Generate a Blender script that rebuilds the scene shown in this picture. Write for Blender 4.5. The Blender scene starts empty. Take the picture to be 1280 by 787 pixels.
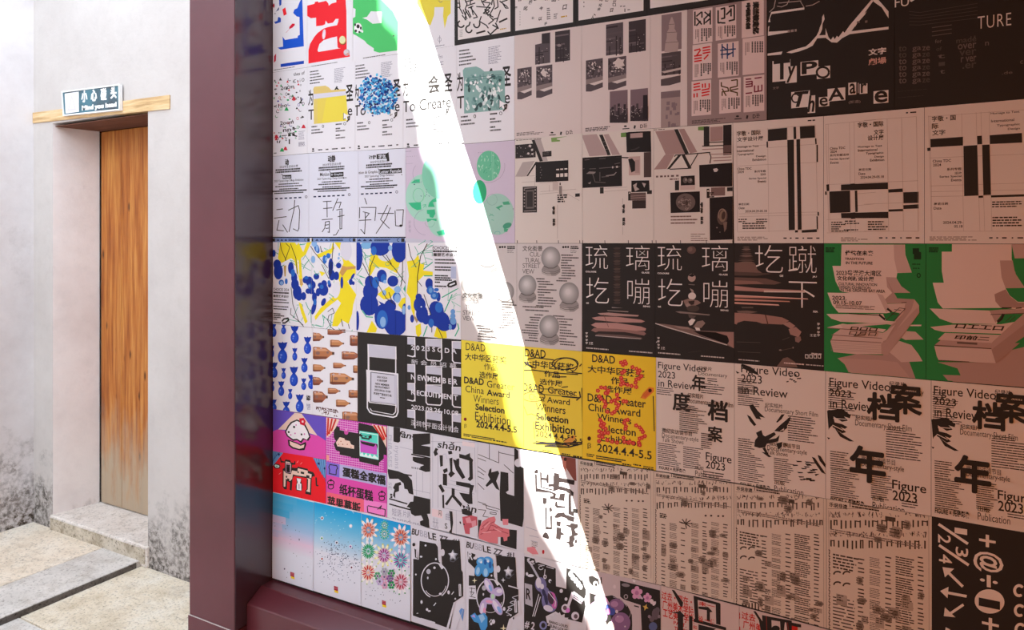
import bpy, bmesh, math, random
from mathutils import Vector
from mathutils.geometry import tessellate_polygon

S = bpy.context.scene
C = S.collection

# ------------------------------------------------------------------ camera
F, CX, HY = 900.0, 640.0, 300.0            # focal length in px, principal point
YAW = math.atan(503.0 / 900.0)
CA, SA = math.cos(YAW), math.sin(YAW)
EYE = 1.55                                  # eye height
BY = 1.80                                   # distance to the plane of the board
cam_data = bpy.data.cameras.new('camera')
cam = bpy.data.objects.new('camera', cam_data)
C.objects.link(cam)
cam.location = (0, 0, EYE)
cam.rotation_euler = (math.pi / 2, 0, YAW)
cam_data.sensor_width = 36.0
cam_data.lens = 36.0 * F / 1280.0
cam_data.shift_y = -(393.5 - HY) / 1280.0
cam_data.clip_start = 0.02
S.camera = cam

# ------------------------------------------------------------------ light
S.view_settings.view_transform = 'Standard'
S.view_settings.look = 'None'
S.view_settings.gamma = 1.0
S.view_settings.use_curve_mapping = False
S.view_settings.exposure = 0.0

world = bpy.data.worlds.new('sky')
S.world = world
world.use_nodes = True
bg = world.node_tree.nodes['Background']
bg.inputs[0].default_value = (0.82, 0.945, 1.09, 1)
bg.inputs[1].default_value = 4.1

SUN_DIR = Vector((0.40, 0.80, -1.0))
sun_d = bpy.data.lights.new('sun', 'SUN')
sun_d.energy = 23.0
sun_d.color = (1.0, 0.965, 0.90)
sun_d.angle = math.radians(0.09)
sun = bpy.data.objects.new('sun', sun_d)
C.objects.link(sun)
sun.rotation_euler = SUN_DIR.to_track_quat('-Z', 'Y').to_euler()
sun.location = (-3, -6, 8)

def area(name, loc, target, size, power, col, spread=180):
    d = bpy.data.lights.new(name, 'AREA')
    d.shape = 'RECTANGLE'
    d.size, d.size_y = size
    d.energy = power
    d.color = col
    d.spread = math.radians(spread)
    o = bpy.data.objects.new(name, d)
    C.objects.link(o)
    o.location = loc
    o.rotation_euler = (Vector(target) - Vector(loc)).to_track_quat('-Z', 'Y').to_euler()
    return o

area('warm_bounce_fill', (0.75, -1.2, 1.15), (-0.1, 1.8, 0.9), (1.4, 1.6), 30, (1.0, 0.35, 0.09))  # added fill, no real lamp: stands in for reddish bounce onto the board
area('alley_fill', (-2.7, 0.5, 3.0), (-4.0, 2.2, 0.6), (0.8, 0.8), 1.5, (1.0, 0.86, 0.74), 110)  # added weak fill, no real lamp: imitates warm bounce in the alley

# ------------------------------------------------------------------ helpers
def ray(px, py):
    u, v = (px - CX) / F, (HY - py) / F
    return (u * CA - SA, u * SA + CA, v)

def on_board(px, py):                       # photo pixel -> point (X, Z) of the board's face
    d = ray(px, py)
    t = BY / d[1]
    return (d[0] * t, d[2] * t + EYE)

def on_y(px, py, Y):
    d = ray(px, py)
    t = Y / d[1]
    return Vector((d[0] * t, Y, d[2] * t + EYE))

def lin(h):
    h = h.lstrip('#')
    if len(h) == 3:
        h = ''.join(ch * 2 for ch in h)
    o = []
    for i in (0, 2, 4):
        c = int(h[i:i + 2], 16) / 255.0
        o.append(c / 12.92 if c <= 0.04045 else ((c + 0.055) / 1.055) ** 2.4)
    return tuple(o) + (1.0,)

MATS = {}
def ink(h):                                 # printed ink on matt paper, faint fibre mottle
    if h in MATS:
        return MATS[h]
    m = bpy.data.materials.new('print_' + h.strip('#'))
    m.use_nodes = True
    nt = m.node_tree
    b = nt.nodes['Principled BSDF']
    b.inputs['Base Color'].default_value = lin(h)
    b.inputs['Roughness'].default_value = 0.55
    b.inputs['Specular IOR Level'].default_value = 0.12
    MATS[h] = m
    return m

def node_mat(name, base, rough=0.8, spec=0.3):
    m = bpy.data.materials.new(name)
    m.use_nodes = True
    nt = m.node_tree
    b = nt.nodes['Principled BSDF']
    b.inputs['Base Color'].default_value = lin(base)
    b.inputs['Roughness'].default_value = rough
    b.inputs['Specular IOR Level'].default_value = spec
    return m, nt, b

def N(nt, kind, **kw):
    n = nt.nodes.new(kind)
    for k, v in kw.items():
        if hasattr(n, k):
            setattr(n, k, v)
        else:
            n.inputs[k.replace('_', ' ')].default_value = v
    return n

def noise(nt, scale, detail=6, rough=0.6, vec=None, stretch=None):
    tc = nt.nodes.new('ShaderNodeTexCoord')
    src = tc.outputs['Object']
    if stretch:
        mp = nt.nodes.new('ShaderNodeMapping')
        mp.inputs['Scale'].default_value = stretch
        nt.links.new(src, mp.inputs['Vector'])
        src = mp.outputs[0]
    n = nt.nodes.new('ShaderNodeTexNoise')
    n.inputs['Scale'].default_value = scale
    n.inputs['Detail'].default_value = detail
    n.inputs['Roughness'].default_value = rough
    nt.links.new(src, n.inputs['Vector'])
    return n.outputs['Fac']

def ramp(nt, fac, stops):
    r = nt.nodes.new('ShaderNodeValToRGB')
    el = r.color_ramp.elements
    while len(el) < len(stops):
        el.new(0.5)
    for e, (p, c) in zip(el, stops):
        e.position = p
        e.color = lin(c) if isinstance(c, str) else (c, c, c, 1)
    nt.links.new(fac, r.inputs[0])
    return r.outputs[0]

def mix(nt, fac, a, b, mode='MIX'):
    m = nt.nodes.new('ShaderNodeMix')
    m.data_type = 'RGBA'
    m.blend_type = mode
    for sock, v in ((m.inputs[0], fac), (m.inputs[6], a), (m.inputs[7], b)):
        if isinstance(v, (int, float)):
            sock.default_value = v
        elif isinstance(v, str):
            sock.default_value = lin(v)
        else:
            nt.links.new(v, sock)
    return m.outputs[2]

def bump(nt, b, fac, strength, dist=0.01):
    n = nt.nodes.new('ShaderNodeBump')
    n.inputs['Strength'].default_value = strength
    n.inputs['Distance'].default_value = dist
    nt.links.new(fac, n.inputs['Height'])
    nt.links.new(n.outputs[0], b.inputs['Normal'])

def obj(name, verts, faces, mat, parent=None, smooth=False, bevel=0.0):
    me = bpy.data.meshes.new(name)
    me.from_pydata([tuple(v) for v in verts], [], faces)
    bm = bmesh.new()
    bm.from_mesh(me)
    bmesh.ops.recalc_face_normals(bm, faces=bm.faces)
    bm.to_mesh(me)
    bm.free()
    for m in (mat if isinstance(mat, (list, tuple)) else [mat]):
        me.materials.append(m)
    o = bpy.data.objects.new(name, me)
    C.objects.link(o)
    if parent:
        o.parent = parent
    if bevel:
        md = o.modifiers.new('bevel', 'BEVEL')
        md.width = bevel
        md.segments = 2
        md.limit_method = 'ANGLE'
    return o

def box_v(x0, x1, y0, y1, z0, z1):
    v = [(x, y, z) for z in (z0, z1) for y in (y0, y1) for x in (x0, x1)]
    f = [(0, 1, 3, 2), (4, 6, 7, 5), (0, 4, 5, 1), (2, 3, 7, 6), (0, 2, 6, 4), (1, 5, 7, 3)]
    return v, f

def box(name, b, mat, parent=None, bevel=0.0):
    v, f = box_v(*b)
    return obj(name, v, f, mat, parent, bevel=bevel)

def extrude_x(name, prof, x0, x1, mat, parent=None, bevel=0.0):   # profile of (y, z)
    n = len(prof)
    v = [(x0, y, z) for y, z in prof] + [(x1, y, z) for y, z in prof]
    f = [tuple(range(n)), tuple(range(2 * n - 1, n - 1, -1))]
    f += [(i, (i + 1) % n, n + (i + 1) % n, n + i) for i in range(n)]
    return obj(name, v, f, mat, parent, bevel=bevel)

def structure(o):
    o['kind'] = 'structure'
    return o

def tag(o, label, cat, group=None):
    o['label'], o['category'] = label, cat
    if group:
        o['group'] = group
    return o

def empty(name, loc):
    o = bpy.data.objects.new(name, None)
    o.empty_display_size = 0.1
    C.objects.link(o)
    o.location = loc
    return o

def child(o, p):                            # keep world coordinates of the vertices
    o.parent = p
    o.matrix_parent_inverse = p.matrix_basis.inverted()
    return o

# ------------------------------------------------------------------ glyphs
_fc = bpy.data.curves.new('type_setting', 'FONT')
_fo = bpy.data.objects.new('type_setting', _fc)
C.objects.link(_fo)
_fc.resolution_u = 3
GLYPHS = {}
def glyphs(s, bold, shear, sp):
    key = (s, bold, shear, sp)
    if key not in GLYPHS:
        _fc.body = s
        _fc.offset = bold
        _fc.shear = shear
        _fc.space_line = 0.9
        _fc.space_character = sp
        dg = bpy.context.evaluated_depsgraph_get()
        ev = _fo.evaluated_get(dg)
        m = ev.to_mesh()
        vs = [(v.co.x, v.co.y) for v in m.vertices]
        fs = [tuple(p.vertices) for p in m.polygons]
        ev.to_mesh_clear()
        GLYPHS[key] = (vs, fs)
    return GLYPHS[key]

# ------------------------------------------------------------------ posters
def clip(poly, quad):
    out = poly
    n = len(quad)
    for i in range(n):
        ax, az = quad[i]
        bx, bz = quad[(i + 1) % n]
        ex, ez = bx - ax, bz - az
        src, out = out, []
        if not src:
            return []
        px, pz = src[-1]
        pd = ex * (pz - az) - ez * (px - ax)
        for qx, qz in src:
            qd = ex * (qz - az) - ez * (qx - ax)
            if (qd >= 0) != (pd >= 0):
                t = pd / (pd - qd)
                out.append((px + (qx - px) * t, pz + (qz - pz) * t))
            if qd >= 0:
                out.append((qx, qz))
            px, pz, pd = qx, qz, qd
    return out

PAPER = 0.0012
class Poster:
    """A printed sheet on the board. Coordinates are photo pixels (or pixels of an enlarged crop, see v) laid onto the board's plane."""
    def __init__(s, name, label, q, paper='#e9e9ee', group=None, cat='poster'):
        s.name, s.label, s.group, s.cat = name, label, group, cat
        s.q = [on_board(*p) for p in (q[3], q[2], q[1], q[0])]       # BL BR TR TL: counter-clockwise
        s.paper = paper
        s.ops = []
        s.bb = []
        s.ox = s.oy = 0.0
        s.k = 1.0
        s.rng = random.Random(name + label)
    def v(s, ox, oy, k):                     # origin and scale of the crop the next coordinates are read from
        s.ox, s.oy, s.k = ox, oy, k
        return s
    def b(s, x, y):
        return on_board(s.ox + x / s.k, s.oy + y / s.k)
    def add(s, polys, col):
        tris = []
        for p in polys:
            c = clip(p, s.q)
            if len(c) >= 3:
                tris.append(c)
        if not tris:
            return s
        xs = [x for t in tris for x, z in t]
        zs = [z for t in tris for x, z in t]
        bb = (min(xs), min(zs), max(xs), max(zs))
        L = 1
        for o, l in s.bb:
            if l >= L and o[0] < bb[2] and o[2] > bb[0] and o[1] < bb[3] and o[3] > bb[1]:
                L = l + 1
        s.bb.append((bb, L))
        s.ops.append((L, col, tris))
        return s
    def tri(s, pts):
        t = tessellate_polygon([[Vector((x, z, 0)) for x, z in pts]])
        out = []
        for a, b, c in t:
            p = [pts[a], pts[b], pts[c]]
            if (p[1][0] - p[0][0]) * (p[2][1] - p[0][1]) - (p[1][1] - p[0][1]) * (p[2][0] - p[0][0]) < 0:
                p.reverse()
            out.append(p)
        return out
    def rb(s, x0, y0, x1, y1):              # pixel rectangle -> (X0, Ztop, X1, Zbottom)
        X0, Z0 = s.b(x0, y0)
        _, Z1 = s.b(x0, y1)
        X1, _ = s.b(x1, y0)
        return X0, Z0, X1, Z1
    def r(s, x0, y0, x1, y1, c):
        X0, Z0, X1, Z1 = s.rb(x0, y0, x1, y1)
        return s.add([[(X0, Z1), (X1, Z1), (X1, Z0), (X0, Z0)]], c)
    def fill(s, c):
        return s.add([list(s.q)], c)
    def poly(s, pts, c):
        return s.add(s.tri([s.b(*p) for p in pts]), c)
    def polys(s, lst, c):
        t = []
        for pts in lst:
            t += s.tri([s.b(*p) for p in pts])
        return s.add(t, c)
    def el(s, cx, cy, rx, ry, c, n=20, rot=0.0):
        return s.els([(cx, cy, rx, ry, rot)], c, n)
    def els(s, lst, c, n=14):
        t = []
        for e in lst:
            cx, cy, rx, ry = e[:4]
            rot = math.radians(e[4]) if len(e) > 4 else 0.0
            pts = []
            for i in range(n):
                a = -2 * math.pi * i / n
                x, y = rx * math.cos(a), ry * math.sin(a)
                pts.append(s.b(cx + x * math.cos(rot) - y * math.sin(rot), cy + x * math.sin(rot) + y * math.cos(rot)))
            t.append(pts)
        return s.add(t, c)
    def stroke(s, pts, w):
        P = [(s.ox + x / s.k, s.oy + y / s.k) for x, y in pts]
        w = w / s.k / 2
        out = []
        def q(x, y):
            return on_board(x, y)
        for (ax, ay), (bx, by) in zip(P, P[1:]):
            dx, dy = bx - ax, by - ay
            l = math.hypot(dx, dy) or 1e-6
            nx, ny = -dy / l * w, dx / l * w
            out.append([q(ax + nx, ay + ny), q(bx + nx, by + ny), q(bx - nx, by - ny), q(ax - nx, ay - ny)])
        for (x, y) in P[1:-1] if w > 0.4 else []:
            out.append([q(x + w * math.cos(-i * 1.0472), y + w * math.sin(-i * 1.0472)) for i in range(6)])
        o2 = []
        for p in out:
            ar = sum(p[i][0] * p[(i + 1) % len(p)][1] - p[(i + 1) % len(p)][0] * p[i][1] for i in range(len(p)))
            o2.append(p if ar > 0 else p[::-1])
        return o2
    def ln(s, pts, w, c):
        return s.add(s.stroke(pts, w), c)
    def lns(s, lst, w, c):
        t = []
        for p in lst:
            t += s.stroke(p, w)
        return s.add(t, c)
    def ring(s, cx, cy, rx, ry, w, c, a0=0, a1=360, n=28):
        pts = [(cx + rx * math.cos(math.radians(a0 + (a1 - a0) * i / n)), cy + ry * math.sin(math.radians(a0 + (a1 - a0) * i / n))) for i in range(n + 1)]
        return s.ln(pts, w, c)
    def t(s, txt, x0, y0, x1, y1, c='#231f1e', b=0.01, sh=0.0, rot=0, sp=1.0, tilt=0.0):
        """Lettering that fills the pixel box; rot 90 turns it to read downwards."""
        if b > 0.03:                         # heavy face: the letters printed over themselves, slightly shifted
            h = abs(y1 - y0) * b * 0.5
            for i in range(9):
                ax, ay = (0, 0) if i == 8 else (h * math.cos(i * math.pi / 4), h * math.sin(i * math.pi / 4))
                s.t(txt, x0 + h + ax, y0 + h + ay, x1 - h + ax, y1 - h + ay, c, 0.0, sh, rot, sp, tilt)
            return s
        vs, fs = glyphs(txt, b, sh, sp)
        if not fs:
            return s
        a0, a1 = min(v[0] for v in vs), max(v[0] for v in vs)
        b0, b1 = min(v[1] for v in vs), max(v[1] for v in vs)
        X0, Z0, X1, Z1 = s.rb(x0, y0, x1, y1)
        W, H = X1 - X0, Z0 - Z1
        out = []
        for u, w in vs:
            u = (u - a0) / (a1 - a0)
            w = (w - b0) / (b1 - b0)
            if rot == 90:
                u, w = w, 1 - u
            elif rot == -90:
                u, w = 1 - w, u
            elif rot == 180:
                u, w = 1 - u, 1 - w
            out.append((X0 + u * W, Z1 + w * H + tilt * (u - 0.5) * H))
        t = []
        for f in fs:
            p = [out[i] for i in f]
            ar = sum(p[i][0] * p[(i + 1) % len(p)][1] - p[(i + 1) % len(p)][0] * p[i][1] for i in range(len(p)))
            if abs(ar) > 1e-12:
                t.append(p if ar > 0 else p[::-1])
        return s.add(t, c)
    def small(s, x0, y0, x1, n, dy, c='#3a3535', h=0.55, wd=6.0, ragged=0.3, gap=0.25):
        """Lines of print too small to read in the photo: broken strokes of ink."""
        X0, Z0 = s.b(x0, y0)
        X1, _ = s.b(x1, y0)
        _, Z1 = s.b(x0, y0 + dy)
        st = Z0 - Z1
        px = st / dy
        t = []
        for i in range(n):
            z1 = Z0 - i * st
            z0 = z1 - st * h
            end = X0 + (X1 - X0) * (1 - ragged * s.rng.random())
            x = X0
            while x < end - 1e-6:
                w = wd * px * s.rng.uniform(0.5, 1.6)
                xe = min(x + w, end)
                t.append([(x, z0), (xe, z0), (xe, z1), (x, z1)])
                x = xe + gap * wd * px * s.rng.uniform(0.4, 1.4)
        return s.add(t, c)
    def build(s):
        x0 = min(p[0] for p in s.q); x1 = max(p[0] for p in s.q)
        z0 = min(p[1] for p in s.q); z1 = max(p[1] for p in s.q)
        cx, cz = (x0 + x1) / 2, z0
        Y = BY
        V, FA, MI, cols = [], [], [], [s.paper]
        b = len(V)
        sh = 0.0003
        mx, mz = (x0 + x1) / 2, (z0 + z1) / 2
        q = [(mx + (x - mx) * (1 - 0.004), mz + (z - mz) * (1 - 0.003)) for x, z in s.q]
        V += [(x - cx, 0, z - cz) for x, z in q] + [(x - cx, PAPER, z - cz) for x, z in q]
        FA += [(0, 1, 2, 3), (7, 6, 5, 4), (0, 4, 5, 1), (1, 5, 6, 2), (2, 6, 7, 3), (3, 7, 4, 0)]
        MI += [0] * 6
        for L, col, polys in s.ops:
            if col not in cols:
                cols.append(col)
            mi = cols.index(col)
            for j, p in enumerate(polys):
                b = len(V)
                y = -0.00008 * L - 0.000002 * (j % 32)
                V += [(mx + (x - mx) * 0.9955 - cx, y, mz + (z - mz) * 0.9965 - cz) for x, z in p]
                FA.append(tuple(range(b, b + len(p))))
                MI.append(mi)
        me = bpy.data.meshes.new(s.name)
        me.from_pydata(V, [], FA)
        me.polygons.foreach_set('material_index', MI)
        for c in cols:
            me.materials.append(ink(c))
        me.update()
        o = bpy.data.objects.new(s.name, me)
        C.objects.link(o)
        o.location = (cx, Y, cz)
        tag(o, s.label, s.cat, s.group)
        return o

K = '#33302e'       # printed black
W = '#e9e9ee'       # white paper
# ------------------------------------------------------------------ the setting
YW = 2.138                                   # plane of the old plastered wall
XL, XJL, XJR, XR = -4.16, -3.977, -3.172, -1.9
ZS, ZT, ZTOP = 0.028, 0.101, EYE + 0.616     # raised paving, threshold, top of the opening
YD = 2.362

def plaster(name, lo, hi, dirt, edge_x=None, dirt_h=0.75):
    m, nt, b = node_mat(name, hi, 0.9, 0.15)
    f1 = noise(nt, 2.2, 8, 0.65)
    f2 = noise(nt, 14.0, 8, 0.7)
    base = ramp(nt, f1, [(0.3, lo), (0.62, hi)])
    spots = ramp(nt, f2, [(0.28, 0.86), (0.5, 1.0)])
    base = mix(nt, 0.35, base, spots, 'MULTIPLY')
    tc = nt.nodes.new('ShaderNodeTexCoord')
    sx = nt.nodes.new('ShaderNodeSeparateXYZ')
    nt.links.new(tc.outputs['Object'], sx.inputs[0])
    # mould creeping up from the paving
    mr = N(nt, 'ShaderNodeMapRange')
    mr.inputs['From Min'].default_value = 0.0
    mr.inputs['From Max'].default_value = dirt_h
    mr.inputs['To Min'].default_value = 1.0
    mr.inputs['To Max'].default_value = 0.0
    nt.links.new(sx.outputs['Z'], mr.inputs['Value'])
    f3 = noise(nt, 6.0, 5, 0.62)
    f4 = noise(nt, 42.0, 8, 0.75)
    ma = nt.nodes.new('ShaderNodeMath'); ma.operation = 'MULTIPLY'
    nt.links.new(mr.outputs[0], ma.inputs[0]); nt.links.new(f3, ma.inputs[1])
    blot = ramp(nt, ma.outputs[0], [(0.26, 0.0), (0.40, 0.7), (0.52, 1.0)])
    speck = ramp(nt, f4, [(0.44, 1.0), (0.58, 0.12)])
    mm = nt.nodes.new('ShaderNodeMath'); mm.operation = 'MULTIPLY'
    nt.links.new(blot, mm.inputs[0]); nt.links.new(speck, mm.inputs[1])
    dcol = ramp(nt, f4, [(0.34, '#2f2b27'), (0.50, dirt)])
    col = mix(nt, mm.outputs[0], base, dcol)
    # a few hairline cracks and smudges higher up
    f5 = noise(nt, 3.0, 12, 0.78)
    col = mix(nt, ramp(nt, f5, [(0.60, 0.0), (0.74, 0.30)]), col, '#9d938d')
    nt.links.new(col, b.inputs['Base Color'])
    bump(nt, b, f2, 0.35, 0.006)
    return m

m_wall = plaster('white_plaster', '#bdb5b0', '#c8c1bc', '#6d665f', dirt_h=0.80)
m_wall_l = plaster('grey_plaster', '#cfc6c4', '#e2dcdb', '#6e5f50', dirt_h=1.05)
m_jamb = plaster('jamb_plaster', '#e0d5d1', '#f0e7e3', '#b09a86', dirt_h=0.3)

# back wall with the doorway: one wall, opening left free
def wall_back():
    v, f = [], []
    def q(x0, x1, z0, z1):
        bv, bf = box_v(x0, x1, YW, YW + 0.30, z0, z1)
        o = len(v); v.extend(bv); f.extend(tuple(i + o for i in t) for t in bf)
    q(XL - 0.2, XJL, -0.05, ZTOP)
    q(XJR, 0.6, -0.05, ZTOP)
    q(XL - 0.2, 0.6, ZTOP, 3.6)
    return structure(obj('wall_back', v, f, m_wall))
wall_back()
v, f = box_v(XL - 0.25, XL, -2.5, YW, -0.05, 3.6)
structure(obj('wall_left', v, f, m_wall_l))
# plastered cheek of the doorway, slightly splayed
structure(obj('trim_jamb', [(XJL + .001, YW + .001, 0), (XJL + 0.045, YD, 0), (XJL + .001, YW + .001, ZTOP), (XJL + 0.045, YD, ZTOP), (XJL - .05, YW + .001, 0), (XJL - .05, YD, 0), (XJL - .05, YW + .001, ZTOP), (XJL - .05, YD, ZTOP)],
              [(0, 1, 3, 2), (4, 6, 7, 5), (0, 2, 6, 4), (1, 5, 7, 3), (0, 4, 5, 1), (2, 3, 7, 6)], m_jamb))

# paving
def stone(name, a, b_, c, scale, spk='#6b6258', amt=0.5, bs=0.3):
    m, nt, b = node_mat(name, a, 0.85, 0.2)
    f1 = noise(nt, scale, 8, 0.7)
    base = ramp(nt, f1, [(0.32, a), (0.5, b_), (0.68, c)])
    f2 = noise(nt, 85.0, 4, 0.7)
    sp = ramp(nt, f2, [(0.33, spk), (0.47, '#ffffff')])
    col = mix(nt, amt, base, sp, 'MULTIPLY')
    f3 = noise(nt, 9.0, 9, 0.75)
    st = ramp(nt, f3, [(0.28, '#b9ab98'), (0.5, '#ffffff')])
    col = mix(nt, 0.55, col, st, 'MULTIPLY')
    nt.links.new(col, b.inputs['Base Color'])
    bump(nt, b, f2, bs, 0.004)
    return m
m_tan = stone('tan_granite', '#d9c6ae', '#e6d8c4', '#efe6d8', 3.0)
m_grey = stone('grey_granite', '#c6bfb7', '#d2cbc3', '#ddd6ce', 5.0)
m_low = stone('worn_sandstone', '#cdbb9f', '#e2d4bd', '#e9e0d0', 6.0, amt=0.6, bs=0.6)
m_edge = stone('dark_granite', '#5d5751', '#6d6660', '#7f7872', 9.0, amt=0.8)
m_thr = stone('threshold_stone', '#d8cdc2', '#e6ddd4', '#ece6df', 4.0, bs=0.5)

XE = -3.215                                   # edge of the raised paving
def flat(name, x0, x1, y0, y1, z, th, m, top=None):
    return structure(box(name, (x0, x1, y0, y1, z - th, z), m, bevel=0.003))
structure(box('floor', (-6.5, 4.5, -8.0, YW + 1.0, -0.12, -0.006), m_low))
XG = XE - 0.295
flat('floor_tan_paving', -4.16, XG - .002, -2.5, YW - .001, ZS, 0.034, m_tan)
flat('floor_grey_kerb', XG, XE, -2.5, YW - .001, ZS, 0.034, m_grey)
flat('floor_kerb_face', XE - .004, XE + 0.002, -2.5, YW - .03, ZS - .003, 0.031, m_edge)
flat('floor_worn_slab', XE + .002, -1.2, 1.60, YW - .001, 0.0, 0.006, m_low)
flat('floor_grey_slab', XE + .002, -1.2, -2.5, 1.594, 0.0, 0.006, m_grey)

# threshold stone of the doorway
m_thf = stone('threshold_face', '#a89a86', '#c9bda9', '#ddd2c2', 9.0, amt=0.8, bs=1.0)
structure(box('trim_threshold', (XJL - .01, XJR + .01, YW - 0.012, YD + 0.10, 0.0, ZT), m_thr, bevel=0.008))
structure(box('trim_threshold_face', (XJL + .004, XJR - .004, YW - 0.016, YW - 0.0125, ZS - .01, ZT - .012), m_thf, bevel=0.002))

# old timber door
m_wood, nt, b = node_mat('pine_boards', '#b5712f', 0.5, 0.35)
g = noise(nt, 5.0, 6, 0.6, stretch=(9.0, 9.0, 0.45))
g2 = noise(nt, 24.0, 4, 0.6, stretch=(9.0, 9.0, 0.25))
col = ramp(nt, g, [(0.26, '#7d3c14'), (0.46, '#b0682a'), (0.66, '#cb8c45')])
col = mix(nt, 0.5, col, ramp(nt, g2, [(0.3, '#b98a63'), (0.55, '#ffffff')]), 'MULTIPLY')
tc = nt.nodes.new('ShaderNodeTexCoord'); vo = nt.nodes.new('ShaderNodeTexVoronoi')
mp = nt.nodes.new('ShaderNodeMapping'); mp.inputs['Scale'].default_value = (15, 15, 5.0)
nt.links.new(tc.outputs['Object'], mp.inputs[0]); nt.links.new(mp.outputs[0], vo.inputs['Vector']); vo.inputs['Scale'].default_value = 0.8
kn = ramp(nt, vo.outputs['Distance'], [(0.05, '#3a1a0a'), (0.13, '#ffffff')])
col = mix(nt, 0.8, col, kn, 'MULTIPLY')
sx = nt.nodes.new('ShaderNodeSeparateXYZ'); nt.links.new(tc.outputs['Object'], sx.inputs[0])
mr = N(nt, 'ShaderNodeMapRange'); mr.inputs['From Min'].default_value = 0.1; mr.inputs['From Max'].default_value = 0.95
mr.inputs['To Min'].default_value = 1.0; mr.inputs['To Max'].default_value = 0.0
nt.links.new(sx.outputs['Z'], mr.inputs['Value'])
wm = nt.nodes.new('ShaderNodeMath'); wm.operation = 'MULTIPLY'
nt.links.new(mr.outputs[0], wm.inputs[0]); nt.links.new(noise(nt, 4.0, 7, 0.65, stretch=(4, 4, 0.8)), wm.inputs[1])
col = mix(nt, ramp(nt, wm.outputs[0], [(0.18, 0.0), (0.42, 0.9)]), col, '#b0a089')
nt.links.new(col, b.inputs['Base Color'])
bump(nt, b, g2, 0.25, 0.003)
door = empty('door_1', (XJL + 0.45, YD, ZT)); structure(door)
xs = [XJL + 0.058, XJL + 0.245, XJL + 0.50, XJR + 0.02]
for i in range(3):
    o = box('door_board', (xs[i] + .0015, xs[i + 1] - .0015, YD, YD + 0.04, ZT + 0.006, ZTOP - 0.02), m_wood, bevel=0.003)
    child(o, door)
m_dark, _, _ = node_mat('door_shadow_gap', '#1d1512', 0.9)
child(box('door_gap_shade', (XJL, XJR + .05, YD + 0.045, YD + 0.08, ZT, ZTOP), m_dark), door)  # dark sheet behind the boards, paints the shade in the door gaps

# timber lintel
m_lint, nt, b = node_mat('lintel_timber', '#c9a678', 0.8, 0.2)
g = noise(nt, 6.0, 7, 0.65, stretch=(0.6, 6, 9))
col = ramp(nt, g, [(0.3, '#a07c50'), (0.5, '#d4b283'), (0.7, '#e5cda6')])
nt.links.new(col, b.inputs['Base Color']); bump(nt, b, g, 0.4, 0.004)
zl = (EYE + 0.632, EYE + 0.688, EYE + 0.607, EYE + 0.671)
xa, xb = XL + .002, on_y(213, 130, YW).x
v = [(xa, YW - .006, zl[0]), (xb, YW - .006, zl[2]), (xb, YW - .006, zl[3]), (xa, YW - .006, zl[1])]
v += [(x, YD + .02, z) for x, y, z in v]
structure(obj('trim_lintel', v, [(0, 1, 2, 3), (7, 6, 5, 4), (0, 4, 5, 1), (1, 5, 6, 2), (2, 6, 7, 3), (3, 7, 4, 0)], m_lint))

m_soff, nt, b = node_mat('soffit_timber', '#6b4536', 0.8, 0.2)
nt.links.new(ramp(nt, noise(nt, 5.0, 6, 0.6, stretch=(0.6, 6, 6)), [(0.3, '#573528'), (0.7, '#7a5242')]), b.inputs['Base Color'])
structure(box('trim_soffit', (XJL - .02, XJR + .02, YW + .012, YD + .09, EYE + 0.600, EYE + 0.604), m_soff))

# eaves out of the picture: the sun comes through the gap between them
m_roof, _, _ = node_mat('roof_timber', '#6a3a2c', 0.7)
m_tile, _, _ = node_mat('roof_tile', '#4a4644', 0.8)
RIGHT_EDGE = [(524, 0), (532, 22), (543, 57), (554, 92), (562, 117), (572, 151), (581, 184), (592, 217), (598, 233), (604, 255), (614, 290), (625, 329), (636, 364), (646, 397), (655, 432), (664, 463), (674, 496),
              (698, 563), (710, 604), (720, 637), (732, 672), (740, 700), (749, 722), (757, 748), (770, 795)]
LEFT_EDGE = [(466, 0), (473, 21), (474, 39), (480, 54), (490, 62), (497, 71), (500, 92), (502, 126), (507, 143), (518, 160), (524, 184), (526, 210), (531, 226), (541, 235), (546, 249), (549, 271), (549, 287), (552, 302),
             (557, 322), (566, 339), (574, 352), (577, 371), (583, 402), (593, 425), (606, 452), (618, 482), (630, 512), (635, 545), (643, 562), (645, 577), (653, 583), (655, 612), (660, 631), (669, 657), (674, 686), (684, 702), (694, 718), (706, 745), (722, 775), (734, 797)]
def roof(name, edge, z, far_x, ext, y_lo, mat, thick=0.06):
    P = []
    for q in edge:
        x, zz = on_board(*q)
        s = (z - zz) / -SUN_DIR.z
        P.append((x - SUN_DIR.x * s, BY - SUN_DIR.y * s))
    (x0, y0), (x1, y1) = P[0], P[-1]
    P = [(x0 + ext * 0.2, y0 + ext)] + P if ext else P
    lo = (P[-1][0], y_lo)
    ring = P + [lo, (far_x, y_lo), (far_x, P[0][1])]
    n = len(ring)
    v = [(x, y, z) for x, y in ring] + [(x, y, z + thick) for x, y in ring]
    f = [tuple(range(n)), tuple(range(2 * n - 1, n - 1, -1))] + [(i, (i + 1) % n, n + (i + 1) % n, n + i) for i in range(n)]
    return structure(obj(name, v, f, mat))
roof('ceiling_gallery_eave', RIGHT_EDGE, 3.1, 4.5, 0.64, -5.0, m_roof)
roof('roof_far_eave', LEFT_EDGE, 14.0, -12.0, 2.0, -12.5, m_tile)

# the house across the lane
m_opp, nt, b = node_mat('pale_render', '#c2bcb6', 0.9, 0.1)
structure(box('wall_opposite', (-9.0, -1.30, -4.8, -4.6, -0.05, 3.0), m_opp))
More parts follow.
